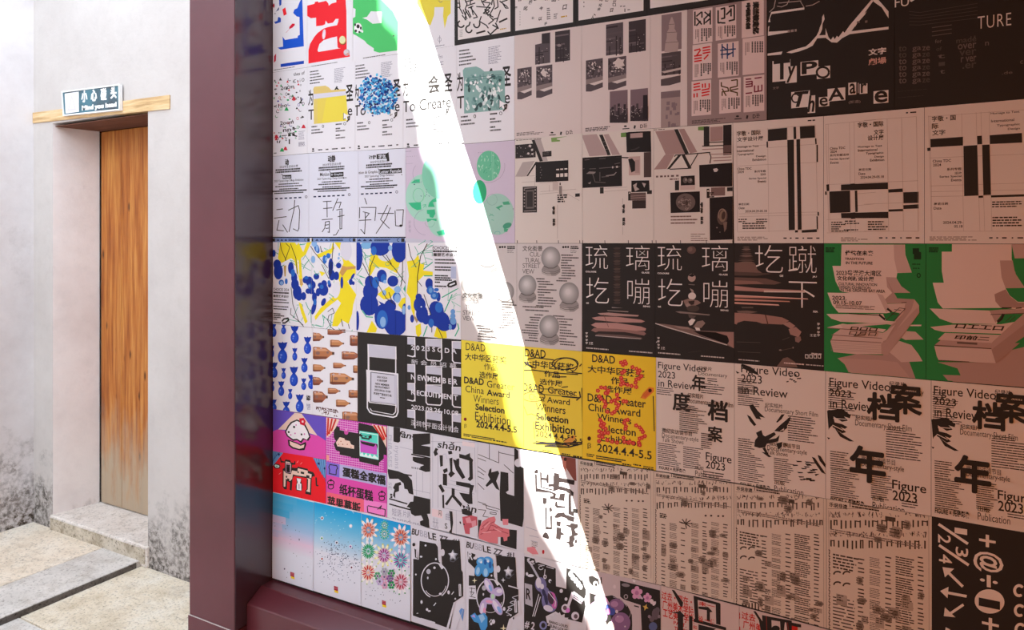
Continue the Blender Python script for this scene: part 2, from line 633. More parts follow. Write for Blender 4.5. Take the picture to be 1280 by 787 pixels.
# red-rendered gallery behind the camera, unseen, added to block sky and tint the bounce
m_hall, nt, b = node_mat('red_render', '#7d4a3c', 0.85, 0.1)
structure(box('wall_blocker_back', (-1.30, 4.5, -1.65, -1.5, -0.05, 3.1), m_hall))
structure(box('wall_blocker_front', (-1.30, -1.16, -1.5, 0.52, -0.05, 3.1), m_hall))
structure(box('wall_blocker_side', (2.6, 2.75, -1.5, 1.9, -0.05, 3.1), m_hall))
structure(box('floor_bounce', (-1.16, 2.6, -1.5, 1.55, -0.02, 0.006), m_hall))

# ------------------------------------------------------------------ the display board
XB = -1.974                                   # inner face of the post
m_paint, nt, b = node_mat('maroon_paint', '#5c2a32', 0.30, 0.55)
f1 = noise(nt, 3.0, 5, 0.6)
col = ramp(nt, f1, [(0.3, '#59242b'), (0.7, '#652d34')])
nt.links.new(col, b.inputs['Base Color'])
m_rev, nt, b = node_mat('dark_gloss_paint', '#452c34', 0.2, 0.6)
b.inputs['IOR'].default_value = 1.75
m_back, _, _ = node_mat('board_backing', '#201c1b', 0.7)
m_seam, _, _ = node_mat('pale_seam', '#cfc3c0', 0.6)

XEND = 2.4
board = tag(empty('display_board', (0, BY, 0)), 'large maroon framed display board covered edge to edge with pasted posters', 'display board')
ZB = EYE - 1.187
child(box('backing_panel', (XB, XEND, BY + PAPER + .0005, BY + 0.05, ZB - 0.006, 3.05), m_back), board)
XP0 = -2.202
child(box('frame_post', (XP0, XB, 1.6395, BY + 0.06, EYE - 1.30, 3.05), m_paint, bevel=0.002), board)
child(box('post_base', (XP0 - .004, XB + .002, 1.636, BY + 0.06, 0.0, EYE - 1.3025), m_paint, bevel=0.002), board)
child(box('post_seam', (XP0 - .001, XB - .002, 1.6375, 1.6400, EYE - 1.3035, EYE - 1.3005), m_seam), board)
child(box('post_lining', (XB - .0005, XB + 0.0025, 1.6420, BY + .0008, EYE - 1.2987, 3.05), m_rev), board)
child(extrude_x('sill', [(BY + .05, ZB - .006), (1.750, ZB - .006), (1.7475, ZB - .009), (1.6915, ZB - .0415), (1.6885, ZB - .046), (1.6885, 0.0), (BY + .05, 0.0)], XB + 0.003, XEND, m_paint), board)

# ------------------------------------------------------------------ warning sign over the door
m_frame, _, _ = node_mat('white_sign_frame', '#e9e7e4', 0.5)
m_face, nt, b = node_mat('teal_sign_face', '#4f7480', 0.35)
f1 = noise(nt, 7.0, 4, 0.6)
nt.links.new(ramp(nt, f1, [(0.35, '#3f4850'), (0.6, '#43707d')]), b.inputs['Base Color'])
m_plate, _, _ = node_mat('blank_plate', '#dcd9d8', 0.5)
YS = YW - 0.020
def on_sign(x, y):
    q = on_y(60 + x / 12.8, 95 + y / 12.8, YS)
    return q.x, q.z
c = [on_sign(*q) for q in ((250, 640), (1155, 548), (1150, 130), (225, 245))]
cx = sum(q[0] for q in c) / 4
cz = sum(q[1] for q in c) / 4
sign = tag(empty('warning_sign', (cx, YW - .006, c[0][1])), 'small teal sign Mind you head in a white frame over the low wooden door', 'sign')
def inset(k):
    w, h = abs(c[1][0] - c[0][0]), abs(c[3][1] - c[0][1])
    return [(cx + (x - cx) * (1 - 2 * k / w), cz + (z - cz) * (1 - 2 * k / h)) for x, z in c]
def slab(name, q, y0, y1, m):
    v = [(x, y0, z) for x, z in q] + [(x, y1, z) for x, z in q]
    return child(obj(name, v, [(0, 1, 2, 3), (7, 6, 5, 4), (0, 4, 5, 1), (1, 5, 6, 2), (2, 6, 7, 3), (3, 7, 4, 0)], m), sign)
def ring_frame(name, a, bq, y0, y1, m):
    v = [(x, y, z) for y in (y0, y1) for q in (a, bq) for x, z in q]
    f = []
    for i in range(4):
        j = (i + 1) % 4
        f += [(i, j, 4 + j, 4 + i), (8 + i, 12 + i, 12 + j, 8 + j), (i, 8 + i, 8 + j, j), (4 + i, 4 + j, 12 + j, 12 + i)]
    return child(obj(name, v, f, m), sign)
ring_frame('frame', c, inset(0.007), YS - .004, YW - .007, m_frame)
face_q = inset(0.0068)
# face with its lettering in one mesh
V = [(x, YS, z) for x, z in face_q] + [(x, YS + .006, z) for x, z in face_q]
FA = [(0, 1, 2, 3), (7, 6, 5, 4), (0, 4, 5, 1), (1, 5, 6, 2), (2, 6, 7, 3), (3, 7, 4, 0)]
MI = [0] * 6
def sign_text(txt, x0, y0, x1, y1, rise, n=0):
    for dx, dy in ((-5, -5), (5, -5), (-5, 5), (5, 5), (0, 0)):
        vs, fs = glyphs(txt, 0.014, 0.0, 1.0)
        a0, a1 = min(q[0] for q in vs), max(q[0] for q in vs)
        b0, b1 = min(q[1] for q in vs), max(q[1] for q in vs)
        o = len(V)
        n += 1
        for u, w in vs:
            u = (u - a0) / (a1 - a0); w = (w - b0) / (b1 - b0)
            x, z = on_sign(x0 + (x1 - x0) * u + dx, y1 + (y0 - y1) * w - rise * u + dy)
            V.append((x, YS - .0004 - .00003 * n, z))
        for q in fs:
            FA.append(tuple(i + o for i in q)); MI.append(1)
for i, ch in enumerate('小心碰头'):
    x0 = (538, 690, 845, 1005)[i]
    sign_text(ch, x0, (235, 220, 198, 178)[i], x0 + 90, (420, 402, 384, 362)[i], 8)
sign_text('Mind you head', 546, 478, 1094, 568, 62)
me = bpy.data.meshes.new('face')
me.from_pydata(V, [], FA)
me.materials.append(m_face); me.materials.append(m_frame)
me.polygons.foreach_set('material_index', MI)
o = bpy.data.objects.new('face', me); C.objects.link(o); child(o, sign)
slab('pictogram_plate', [on_sign(*q) for q in ((285, 600), (498, 572), (496, 250), (270, 282))], YS - .0015, YS - .0002, m_plate)
m_pic, _, _ = node_mat('faded_pictogram', '#cdc6c8', 0.5)
tri_o, tri_i = [(385, 300), (455, 540), (320, 560)], [(386, 350), (432, 520), (343, 533)]
v = [(on_sign(*q)[0], YS - .0018, on_sign(*q)[1]) for q in tri_o + tri_i]
child(obj('faded_triangle', v, [(0, 1, 4, 3), (1, 2, 5, 4), (2, 0, 3, 5)], m_pic), sign)
# crops the artwork was measured in: origin and scale
VIEWS = {'a1': (335, 0, 7.111), 'a2': (335, 90, 7.111), 'a3': (335, 190, 7.111), 'a5': (335, 0, 12.69), 'a6': (500, 0, 7.87), 'a7': (500, 90, 7.87), 'a8': (500, 180, 6.556), 'a9': (335, 60, 5.617), 'af': (380, 90, 7.87),
    'b1': (630, 0, 4.63), 'b2': (800, 0, 4.918), 'b3': (950, 0, 5.247), 'b4': (1100, 0, 5.244), 'b5': (635, 150, 4.92), 'b6': (770, 150, 4.92), 'b7': (905, 130, 4.372), 'b8': (1080, 120, 4.14),
    'c1': (335, 295, 6.558), 'c2': (440, 295, 6.057), 'c3': (565, 295, 5.624), 'c4': (720, 295, 4.92), 'c5': (900, 290, 4.373), 'c6': (1020, 290, 3.933), 'c7': (1130, 290, 3.933), 'c8': (335, 400, 6.05),
    'd1': (440, 410, 5.62), 'd2': (570, 420, 5.623), 'd3': (690, 430, 4.92), 'd4': (810, 440, 4.374), 'd5': (980, 450, 4.142), 'd6': (1120, 460, 3.9375), 'd7': (335, 505, 5.244), 'd8': (475, 520, 5.246),
    'e1': (590, 550, 4.627), 'e2': (720, 565, 4.14), 'e3': (900, 590, 3.996), 'e4': (1140, 630, 5.014), 'e5': (335, 610, 4.447), 'e6': (505, 640, 5.356), 'e7': (640, 670, 6.4), 'e8': (800, 690, 6.4), 'px': (0, 0, 1.0)}
Poster.z = lambda s, k: s.v(*VIEWS[k])
def band(s, x0, y0, x1, dy, n, c0, c1):      # printed tint running from one ink to another
    a, b = lin(c0), lin(c1)
    h0 = [int(c0[i:i + 2], 16) for i in (1, 3, 5)]
    h1 = [int(c1[i:i + 2], 16) for i in (1, 3, 5)]
    for i in range(n):
        t = i / max(1, n - 1)
        col = '#%02x%02x%02x' % tuple(round(p + (q - p) * t) for p, q in zip(h0, h1))
        s.r(x0, y0 + dy * i / n, x1, y0 + dy * (i + 1) / n + 0.4, col)
    return s
Poster.band = band
# ------------------------------------------------------------------ top rows
RED, BLU, GRN = '#ee2630', '#1f57cf', '#52cb70'
G = 'colour letter posters along the top of the board'
p = Poster('poster', 'white poster with a big blue angular letter shape beside the dark frame post', [(341, -30), (384, -38), (384, 84), (341, 90.5)], W, G)
p.z('a5')
p.poly([(545, -400), (545, 0), (570, 735), (200, 789), (150, 757), (240, 740), (230, 580), (270, 635), (470, 600), (475, 567), (505, 555), (500, 270), (455, 260), (400, 205), (420, 150), (465, 130), (500, 40), (520, 0), (520, -400)], BLU)
p.poly([(228, 150), (275, 115), (297, 225), (250, 250)], RED)
p.poly([(335, 465), (340, 425), (385, 375), (425, 375), (425, 400), (385, 440)], '#d01f38').ln([(345, 455), (285, 520)], 5, '#d06070')
p.poly([(175, -60), (215, -60), (212, 70), (185, 100), (178, 60)], '#2450b8').poly([(150, 170), (125, 185), (165, 120), (178, 120), (170, 160)], '#2a3a78')
p.poly([(95, 350), (150, 330), (160, 270), (180, 270), (205, 290), (203, 350), (120, 378)], '#2450b8').el(90, 88, 14, 35, '#b02438').el(112, 215, 6, 12, '#444')
p.z('a1').poly([(112, 570), (320, 540), (320, 568), (112, 598)], '#1d48b4').poly([(55, 500), (72, 475), (70, 540), (52, 560)], '#c02040')
p.small(50, 622, 262, 1, 10, '#555', 0.6, 14)
p.build()

p = Poster('poster', 'white poster with a huge red letter shape holding a white eye-shaped hole', [(384, -38), (441, -48), (441, 76.5), (384, 84)], W, G)
p.z('a5')
p.poly([(595, 95), (735, 60), (745, 30), (790, 20), (800, 40), (920, 12), (955, 50), (965, 90), (1010, 55), (1085, 35), (1085, -300), (1225, -300), (1235, 60), (1245, 170), (1250, 800), (1290, 800), (1300, 900), (640, 1010), (640, 800), (665, 700), (730, 590), (790, 520), (880, 455), (950, 430), (1095, 400), (1115, 345), (1120, 300), (1075, 300), (1030, 360), (950, 375), (915, 325), (905, 385), (865, 405), (762, 415), (762, 280), (680, 290), (600, 240)], RED)
p.poly([(785, 800), (815, 700), (880, 640), (1000, 600), (1095, 580), (1105, 750), (1120, 765), (1160, 765), (900, 810), (800, 825)], W)
p.el(888, 545, 27, 82, '#e6c8d4', rot=6).poly([(865, 560), (885, 620), (905, 590), (915, 480), (900, 470)], '#ecdce6')
p.el(1188, 670, 52, 42, '#3b2c22').el(1184, 637, 55, 68, '#c8a95a').el(1180, 632, 48, 60, '#ece3ae').el(1180, 632, 34, 46, '#dfe2b0')
p.z('a1').el(700, 468, 28, 30, '#b9aeb8').el(696, 462, 20, 20, '#d8cfd2').el(712, 482, 14, 12, '#d99a90')
p.small(385, 588, 690, 1, 10, '#666', 0.6, 14)
p.build()

p = Poster('poster', 'white poster with a green letter shape and a black and white football', [(441, -48), (506, -60), (506, 66), (441, 76.5)], W, G)
p.z('a1').poly([(755, -300), (930, -300), (1010, 0), (1110, 100), (1160, 200), (1150, 450), (990, 470), (940, 455), (940, 430), (880, 390), (860, 365), (790, 320), (752, 300), (748, 165), (775, 150), (778, 80), (755, 70)], GRN)
p.poly([(838, 160), (880, 150), (915, 100), (1010, 105), (1010, 205), (930, 212), (880, 175)], W)
p.el(800, 250, 36, 46, '#efefef').els([(800, 235, 15, 18), (774, 220, 9, 12), (780, 275, 11, 12), (812, 285, 10, 9), (825, 250, 8, 14)], K).el(838, 280, 9, 12, '#eee')
p.els([(1118, 318, 7, 8), (1065, 68, 4, 4)], '#555')
p.small(845, 515, 1075, 1, 12, '#444', 0.6, 16)
p.build()

p = Poster('poster', 'white poster with pale yellow blots at the head of the sun streak', [(506, -60), (569, -70), (569, 57), (506, 66)], W, G)
YL = '#ebdc4c'
p.z('a6').poly([(160, -100), (330, -100), (400, 0), (500, 0), (500, 130), (470, 160), (440, 280), (425, 160), (430, 70), (340, 70), (335, 150), (300, 250), (280, 240), (230, 150), (170, 40)], YL)
p.ring(400, 8, 16, 14, 5, '#777', 0, 200).ln([(392, 350), (390, 430)], 4, '#667').ring(390, 390, 16, 20, 3, '#667').small(345, 455, 450, 1, 12, '#667', 0.5, 14)
p.build()

# black-bordered panel prints
G = 'black bordered white prints along the top edge'
def bordered(label, q, inner):
    p = Poster('poster', label, q, K, G)
    p.z('px')
    p.poly(inner, '#e8e2e0')
    return p
p = bordered('black bordered white print of tangled thick black strokes and commas', [(568, -65), (641, -76), (641, 44.8), (568, 57.2)], [(571, -60), (638, -70), (638.2, 39.4), (572.4, 50.2)])
p.z('a6')
L = []
L += [[(560, -40), (560, 30), (590, 35)], [(580, 0), (590, 70), (560, 75)], [(580, 70), (620, 140)], [(630, -20), (660, 40), (640, 90), (690, 180)], [(650, 60), (740, 30)], [(690, 70), (750, 150), (760, 170), (720, 180)], [(620, 95), (660, 190)], [(650, 90), (640, 200)], [(665, 100), (700, 170)], [(700, 60), (720, 150)], [(640, 20), (720, 0)], [(610, 150), (650, 200)],
      [(750, 65), (890, 75), (820, 130), (900, 150)], [(820, 20), (890, 30), (840, 100), (870, 160)], [(800, 0), (830, 60)], [(830, 90), (880, 110), (860, 130), (840, 120), (835, 100)], [(920, 0), (930, 60), (880, 150), (920, 170)], [(960, 0), (965, 70), (930, 90)], [(990, 100), (950, 220)], [(880, 160), (920, 200), (870, 240)], [(780, 210), (850, 250), (870, 280)], [(800, 160), (780, 220)], [(920, 190), (960, 180)],
      [(980, 10), (1060, 70)], [(1000, 20), (1060, 0)], [(1010, 30), (1040, 80), (1070, 80)], [(910, 0), (900, 50)], [(850, 0), (800, 20)], [(700, -20), (690, 40)], [(720, 60), (670, 80)]]
p.lns(L, 11, K)
p.lns([[(750, 330), (840, 305)], [(975, 220), (1058, 182)]], 17, K)
p.lns([[(910, 245), (960, 275), (890, 340), (862, 310)], [(940, 225), (970, 285)]], 13, K)
p.ring(600, 238, 32, 32, 15, K, 20, 250).ring(678, 288, 30, 34, 15, K, 10, 270).ln([(678, 255), (690, 215)], 14, K).ring(755, 235, 30, 38, 14, K, -20, 180)
p.small(585, 295, 620, 6, 13, '#999', 0.4, 10).small(985, 285, 1050, 1, 14, '#c8a032', 0.7, 18)
p.build()
def bits(p, boxes, txt, c=K):
    for i, (x, y, s, r) in enumerate(boxes):
        p.t(txt[i % len(txt)], x, y, x + s, y + s, c, 0.03, 0.2, r)
    return p
p = bordered('black bordered white print of scattered small black character fragments and a yellow line', [(641, -76), (719.5, -88), (719.5, 32.8), (641, 44.8)], [(643.6, -72), (716.4, -82), (716.4, 28), (644, 38.9)])
p.z('b1')
bits(p, [(82, -10, 20, 0), (112, 38, 26, 0), (142, 5, 22, 0), (170, -12, 22, 90), (205, 40, 22, 0), (198, 100, 22, 0), (160, 98, 16, 90), (232, 130, 18, 0), (275, -12, 26, 90), (310, -14, 20, 0), (338, 30, 28, 0), (236, -14, 20, 90), (62, 40, 14, 0)], '口叱四会今以山手回中')
p.lns([[(92, 66 + 15 * i), (92, 72 + 15 * i)] for i in range(6)], 3, '#666')
p.small(248, 48, 270, 6, 12, '#555', 0.5, 8).small(288, 82, 312, 3, 11, '#666', 0.5, 8).small(330, 95, 372, 1, 10, '#c8a032', 0.8, 18)
p.build()
p = bordered('black bordered white print with a few black fragments falling at its centre', [(719.5, -88), (808.5, -102), (808.5, 19.3), (719.5, 32.8)], [(722.5, -84), (805, -97), (804.5, 13.4), (723, 25.9)])
p.z('b1')
bits(p, [(552, -12, 22, 0), (585, -10, 22, 90), (540, 45, 18, 0), (612, 50, 22, 0), (500, 92, 22, 0), (628, 20, 20, 90), (548, 22, 20, 0), (630, -2, 20, 0)], '叱山由日人囗')
p.lns([[(672, 38), (684, 36)], [(690, 38), (702, 36)], [(700, 50), (700, 70)], [(715, 58), (730, 56)], [(520, 82), (530, 90)], [(462, 10), (462, 18)], [(462, 35), (462, 42)]], 5, K)
p.build()
p = bordered('black bordered white print left nearly blank above the pink card poster', [(808.5, -102), (911, -118), (911, 2.5), (808.5, 19.3)], [(812.5, -98), (906, -112), (906, -3), (812.5, 10.8)])
p.z('b2')
p.build()

# ------------------------------------------------------------------ second row
p = Poster('poster', 'white poster sprinkled with tiny red, green and black figures and letters', [(341, 90.5), (384, 84), (384, 191.5), (341, 195.5)], W)
p.z('a9')
p.t('thes of', 180, 172, 258, 196, '#444').t('C a i O', 180, 220, 256, 245, '#333')
rr = random.Random(4)
cols = ['#2fa35c', '#c9303f', K, K, '#888', '#5a4aa0', K, '#c9303f', '#2fa35c']
for i in range(86):
    x, y = rr.uniform(42, 250), rr.uniform(215, 650)
    if y > 560 and x > 205: continue
    c = cols[i % len(cols)]
    k = i % 5
    s_ = rr.uniform(5, 11)
    if k == 0:
        p.poly([(x, y - s_), (x + s_, y + s_), (x - s_, y + s_)], c)
    elif k == 1:
        p.lns([[(x, y - s_), (x, y), (x - s_ * .6, y + s_)], [(x, y), (x + s_ * .6, y + s_)], [(x - s_ * .7, y - s_ * .2), (x + s_ * .7, y - s_ * .5)]], 3, c)
    elif k == 2:
        p.ring(x, y, s_ * .7, s_, 3, c, n=12)
    elif k == 3:
        p.el(x, y, s_ * .8, s_ * .6, c, 10)
    else:
        p.ring(x, y, s_, s_, 4, c, 30, 220, 8)
for x, y, s in ((88, 268, '2ocm'), (40, 398, '<1oo'), (85, 515, '2oom'), (105, 565, 'nn+'), (95, 600, '-ii')):
    p.t(s, x, y, x + 95, y + 26, K, 0.02)
for x, y, c in ((130, 430, '#2fa35c'), (60, 625, '#c9303f'), (122, 708, '#c9303f'), (98, 718, '#2fa35c'), (250, 553, '#c9303f'), (182, 355, '#c9303f')):
    p.poly([(x - 16, y + 10), (x - 3, y - 16), (x + 5, y - 14), (x + 16, y + 10)], c)
p.ln([(170, 600), (185, 615), (205, 620)], 9, K).ln([(230, 345), (235, 372), (222, 385), (242, 385)], 8, K).ln([(228, 490), (250, 485), (238, 478)], 7, K).ln([(150, 640), (150, 675)], 9, K).lns([[(65, 650), (65, 668)], [(85, 650), (78, 668)]], 7, K)
p.small(215, 585, 262, 6, 11, '#99a', 0.4, 10).small(215, 662, 268, 4, 8, '#889', 0.6, 14).small(40, 736, 60, 1, 10, '#555', 0.7)
p.build()

G = 'folder icon exhibition posters in the second row'
def folder_poster(label, q, dx, dy, k, kind):
    """Same layout three and a half times: positions measured on the first, moved by dx, dy and enlarged by k about its origin."""
    p = Poster('poster', label, q, W, G)
    X = lambda x: (x - 355) * k + 355 + dx
    Yy = lambda x, y: (y - 100) * k + 100 + dy - (x - 355) * 0.0 * k
    p.z('a2')
    M = lambda pts: [(X(x), Yy(x, y)) for x, y in pts]
    for i, w in enumerate((80, 85, 105, 125, 92)):
        p.small(X(372), Yy(372, 5 - 0 + i * 26 - 12), X(372 + w), 1, 14 * k, '#444', 0.75, 10, 0.05)
    p.small(X(590), Yy(590, -30), X(690), 12, 11 * k, '#889', 0.4, 16, 0.35)
    p.t('为', X(356), Yy(356, 160), X(402), Yy(402, 300), K, 0.02)
    p.t('会', X(560), Yy(560, 130), X(660), Yy(660, 280), K, 0.02)
    p.t('圣', X(692), Yy(692, 115), X(760), Yy(760, 262), K, 0.02)
    p.t('To Create', X(358), Yy(358, 335), X(750), Yy(750, 428), K, 0.008)
    if kind == 'folder':
        p.poly(M([(405, 185), (402, 150), (412, 130), (510, 120), (540, 135), (562, 160), (690, 150), (695, 175), (560, 190), (405, 212)]), '#e0c878')
        p.poly(M([(405, 195), (692, 168), (695, 215), (405, 250)]), '#d9d8e6')
        p.poly(M([(405, 240), (695, 205), (712, 395), (712, 432), (410, 462)]), '#e6d25e')
        p.poly(M([(520, 227), (695, 205), (712, 395), (712, 432), (480, 455)]), '#ecdb52')
        p.poly(M([(405, 240), (440, 236), (440, 459), (408, 462)]), '#e3ce72')
    elif kind == 'beads':
        rr = random.Random(7)
        n = 0
        while n < 520:
            x, y = rr.uniform(400, 735), rr.uniform(68, 425)
            u = (x - 567) / 165; w = (y - 250) / 175
            if u * u + w * w > 1.12 or (y < 110 and x > 560 + 40) or (u * u + w * w > .8 and rr.random() < .6):
                continue
            c = ('#1f3f8f', '#2f86c8', '#5fc0e8', '#a6dcf0', '#2a63b4', '#3fa5d8', '#1a2f70')[n % 7]
            p.el(X(x), Yy(x, y), rr.uniform(7, 13) * k, rr.uniform(5, 15) * k, c, 8, rot=rr.uniform(0, 180))
            n += 1
    elif kind == 'teal':
        p.poly(M([(402, 180), (400, 140), (415, 122), (500, 112), (535, 128), (560, 150), (690, 140), (712, 150), (715, 432), (410, 462), (408, 200)]), '#8db4ae')
        rr = random.Random(11)
        for i in range(120):
            x, y = rr.uniform(425, 695), rr.uniform(175, 425)
            c = ('#d9e6e4', '#5f8a86', '#3a5453', '#eef4f3', '#7fa6a2')[i % 5]
            p.el(X(x), Yy(x, y), rr.uniform(5, 13) * k, rr.uniform(9, 24) * k, c, 9, rot=rr.uniform(-40, 40))
        p.lns([M([(430, 200), (690, 172)]), M([(430, 215), (690, 190)])], 4 * k, '#5f8a86')
    p.poly(M([(672, 362), (672, 425), (688, 410), (702, 430), (712, 418), (700, 398), (720, 390)]), '#f2f2f4').ln(M([(672, 362), (672, 425), (690, 408)]), 4 * k, K)
    p.ln(M([(700, 445), (715, 430), (712, 400), (728, 395), (722, 430)]), 9 * k, K).ring(X(682), Yy(682, 460), 10 * k, 11 * k, 4 * k, K, n=10)
    p.ring(X(489), Yy(489, 482), 7 * k, 12 * k, 5 * k, '#555', n=10)
    for x, y, w, t in ((385, 482, 52, 'b'), (385, 512, 78, 'a'), (385, 538, 105, 'a'), (602, 460, 55, 'b'), (602, 498, 40, 'b'), (602, 520, 84, 'a'), (602, 558, 40, 'b'), (602, 582, 84, 'a')):
        p.small(X(x), Yy(x, y), X(x + w), 1, 16 * k, '#555' if t == 'a' else '#333', 0.75, 9, 0.02)
    p.els([(X(400), Yy(400, 686), 9 * k, 9 * k)], K)
    for x, w, y in ((390, 22, 700), (445, 38, 688), (512, 26, 684), (568, 52, 680), (650, 36, 674), (722, 16, 668)):
        p.small(X(x), Yy(x, y), X(x + w), 1, 12 * k, '#333', 0.9, 12, 0.02, 0.15)
    return p
folder_poster('exhibition poster with a plain pale yellow folder icon and black Chinese title', [(384, 84), (444, 75.5), (444, 188.5), (384, 191.5)], 0, 0, 1.0, 'folder').build()
folder_poster('exhibition poster whose folder icon is made of glossy blue beads', [(444, 75.5), (504, 66.5), (504, 185), (444, 188.5)], 405, -48, 1.04, 'beads').build()
folder_poster('exhibition poster washed out by the sun streak, its title barely visible', [(504, 66.5), (571, 56.5), (571, 180.5), (504, 185)], 840, -100, 1.1, 'plain').build()
folder_poster('exhibition poster with a teal glass folder icon, right of the sun streak', [(571, 56.5), (643, 44.5), (643, 175), (571, 180.5)], 1322, -165, 1.2, 'teal').build()

# grey street photographs
G = 'pale posters of small grey street photographs'
PP = '#dcd0cc'
GD, GM, GL, GW = '#5a5053', '#77696c', '#a3948f', '#d8cbc6'
def night(p, x0, y0, x1, y1, seed, base=GD):
    p.r(x0, y0, x1, y1, base)
    rr = random.Random(seed)
    w, h = x1 - x0, y1 - y0
    for i in range(7):
        y = y0 + h * rr.uniform(.05, .9)
        p.r(x0, y, x0 + w * rr.uniform(.4, 1), y + h * rr.uniform(.02, .06), ('#5f5456', '#6e6163', '#3d3537')[i % 3])
    for i in range(4):
        x = x0 + w * rr.uniform(.05, .9)
        p.r(x, y0 + h * rr.uniform(.3, .8), x + w * .06, y1 - h * rr.uniform(0, .1), '#3a3234')
    p.els([(x0 + w * rr.uniform(.1, .9), y0 + h * rr.uniform(.4, .9), 2.5, 2.5) for _ in range(6)], '#b5a8a5', 7)
def road(p, x0, y0, x1, y1, x2, y2, plants=True, seed=1):
    w, h = x1 - x0, y1 - y0
    p.poly([(x0, y0), (x1, y0 - w * .15), (x1, y1 - h * .14), (x0 + w * .3, y1), (x0, y1)], GD)
    p.poly([(x0, y0 + h * .62), (x1, y0 + h * .5), (x1, y0 + h * .62), (x0, y0 + h * .78)], '#8c7e7c')
    p.poly([(x0 + w * .2, y0 + h * .75), (x1, y0 + h * .62), (x1, y0 + h * .70), (x0 + w * .5, y0 + h * .8)], GW)
    if plants:
        rr = random.Random(seed)
        p.els([(x0 + w * rr.uniform(.05, .95), y0 + h * rr.uniform(.02, .5), w * rr.uniform(.03, .07), h * rr.uniform(.02, .04)) for _ in range(26)], '#3f3739', 7).els([(x0 + w * rr.uniform(.15, .85), y0 + h * rr.uniform(.05, .42), w * rr.uniform(.02, .06), h * rr.uniform(.012, .03)) for _ in range(22)], GW, 7).els([(x0 + w * rr.uniform(.05, .95), y0 + h * rr.uniform(.1, .6), w * .05, h * .03) for _ in range(14)], '#85787a', 7)
def gallery_logos(p, x, y, k=1.0):
    p.els([(x + 10 * k, y + 3 * k, 9 * k, 5 * k)], K, 8).ln([(x - 6 * k, y + 18 * k), (x + 32 * k, y + 15 * k)], 5 * k, K)
    p.ln([(x + 64 * k, y - 2 * k), (x + 60 * k, y + 16 * k)], 10 * k, K)
    p.t('D', x + 92 * k, y - 6 * k, x + 108 * k, y + 14 * k, K, 0.04).small(x + 112 * k, y - 10 * k, x + 132 * k, 3, 8 * k, K, 0.5, 9)
p = Poster('poster', 'pale poster with four grey street photos beside the teal folder poster', [(643, 44.5), (727, 32), (727, 167.3), (643, 174)], PP, G)
p.z('b1')
night(p, 180, 200, 268, 374, 1); p.poly([(178, 200), (218, 194), (218, 250), (180, 258)], PP).poly([(218, 196), (262, 190), (264, 250), (220, 252)], '#3e3638')
night(p, 296, 183, 383, 360, 2, '#433b3d'); p.el(320, 262, 12, 8, '#8f8280')
road(p, 76, 398, 160, 575, 0, 0, True, 3); road(p, 186, 386, 280, 566, 0, 0, True, 4); p.poly([(212, 420), (228, 395), (236, 410), (252, 415), (240, 432), (244, 446), (226, 440)], GW)
p.small(72, 770, 235, 3, 7, '#5a4f4f', 0.5, 14, 0.5)
gallery_logos(p, 268, 765)
p.build()
p = Poster('poster', 'pale poster with six grey street and skyline photos under the black border', [(727, 32), (813, 19), (813, 160.8), (727, 167.3)], PP, G)
p.z('b1')
night(p, 590, 142, 690, 322, 5); night(p, 722, 124, 822, 306, 6, '#443b3d')
road(p, 473, 350, 572, 530, 0, 0, True, 7); road(p, 602, 338, 708, 520, 0, 0, True, 8); p.poly([(630, 362), (648, 350), (660, 333), (680, 345), (698, 342), (690, 362), (700, 380), (676, 384), (664, 400), (652, 386), (636, 388), (644, 374)], GW)
for x0, y0, x1, y1, sd in ((612, 530, 716, 712, 9), (732, 520, 834, 702, 10)):
    p.r(x0, y0, x1, y1, '#7d6a70')
    rr = random.Random(sd)
    for i in range(9):
        x = x0 + (x1 - x0) * i / 9
        p.r(x, y0 + rr.uniform(70, 120), x + 13, y1, ('#4a4044', '#393135', '#5a4e52')[i % 3])
    p.r(x0, y0 + 140, x1, y1, '#3b3336').els([(rr.uniform(x0 + 5, x1 - 5), rr.uniform(y0 + 90, y1 - 20), 2.2, 2.2) for _ in range(22)], '#c9bcb8', 6)
p.r(806, 552, 832, 690, '#2f282b')
p.small(470, 742, 655, 3, 8, '#4a4040', 0.6, 16, 0.5)
gallery_logos(p, 692, 728, 1.05)
p.build()
p = Poster('poster', 'narrow pale poster with a pagoda photo, a street photo and a paper plan', [(813, 19), (859, 12), (859, 157.3), (813, 160.8)], PP, G)
p.z('b2')
p.r(132, 92, 256, 316, '#8b797b').poly([(192, 105), (200, 105), (215, 150), (212, 175), (228, 200), (225, 240), (238, 262), (232, 320), (150, 320), (156, 262), (165, 230), (165, 200), (178, 175), (176, 150)], '#b3a09c')
p.lns([[(176, 150), (213, 147)], [(165, 200), (226, 196)], [(156, 262), (236, 256)]], 3, '#6f6062')
night(p, 132, 328, 252, 466, 14, '#544a4b'); p.poly([(132, 440), (252, 415), (252, 428), (150, 450)], '#c5b6b0')
p.poly([(128, 488), (250, 462), (250, 505), (180, 525), (128, 528)], '#5a4f50')
p.r(128, 566, 248, 610, '#7f6f71').r(128, 606, 248, 800, '#a59390')
rr = random.Random(3)
for i in range(16):
    x, y = rr.uniform(135, 230), rr.uniform(620, 780)
    p.r(x, y, x + rr.uniform(8, 22), y + rr.uniform(10, 36), '#85757a')
p.build()

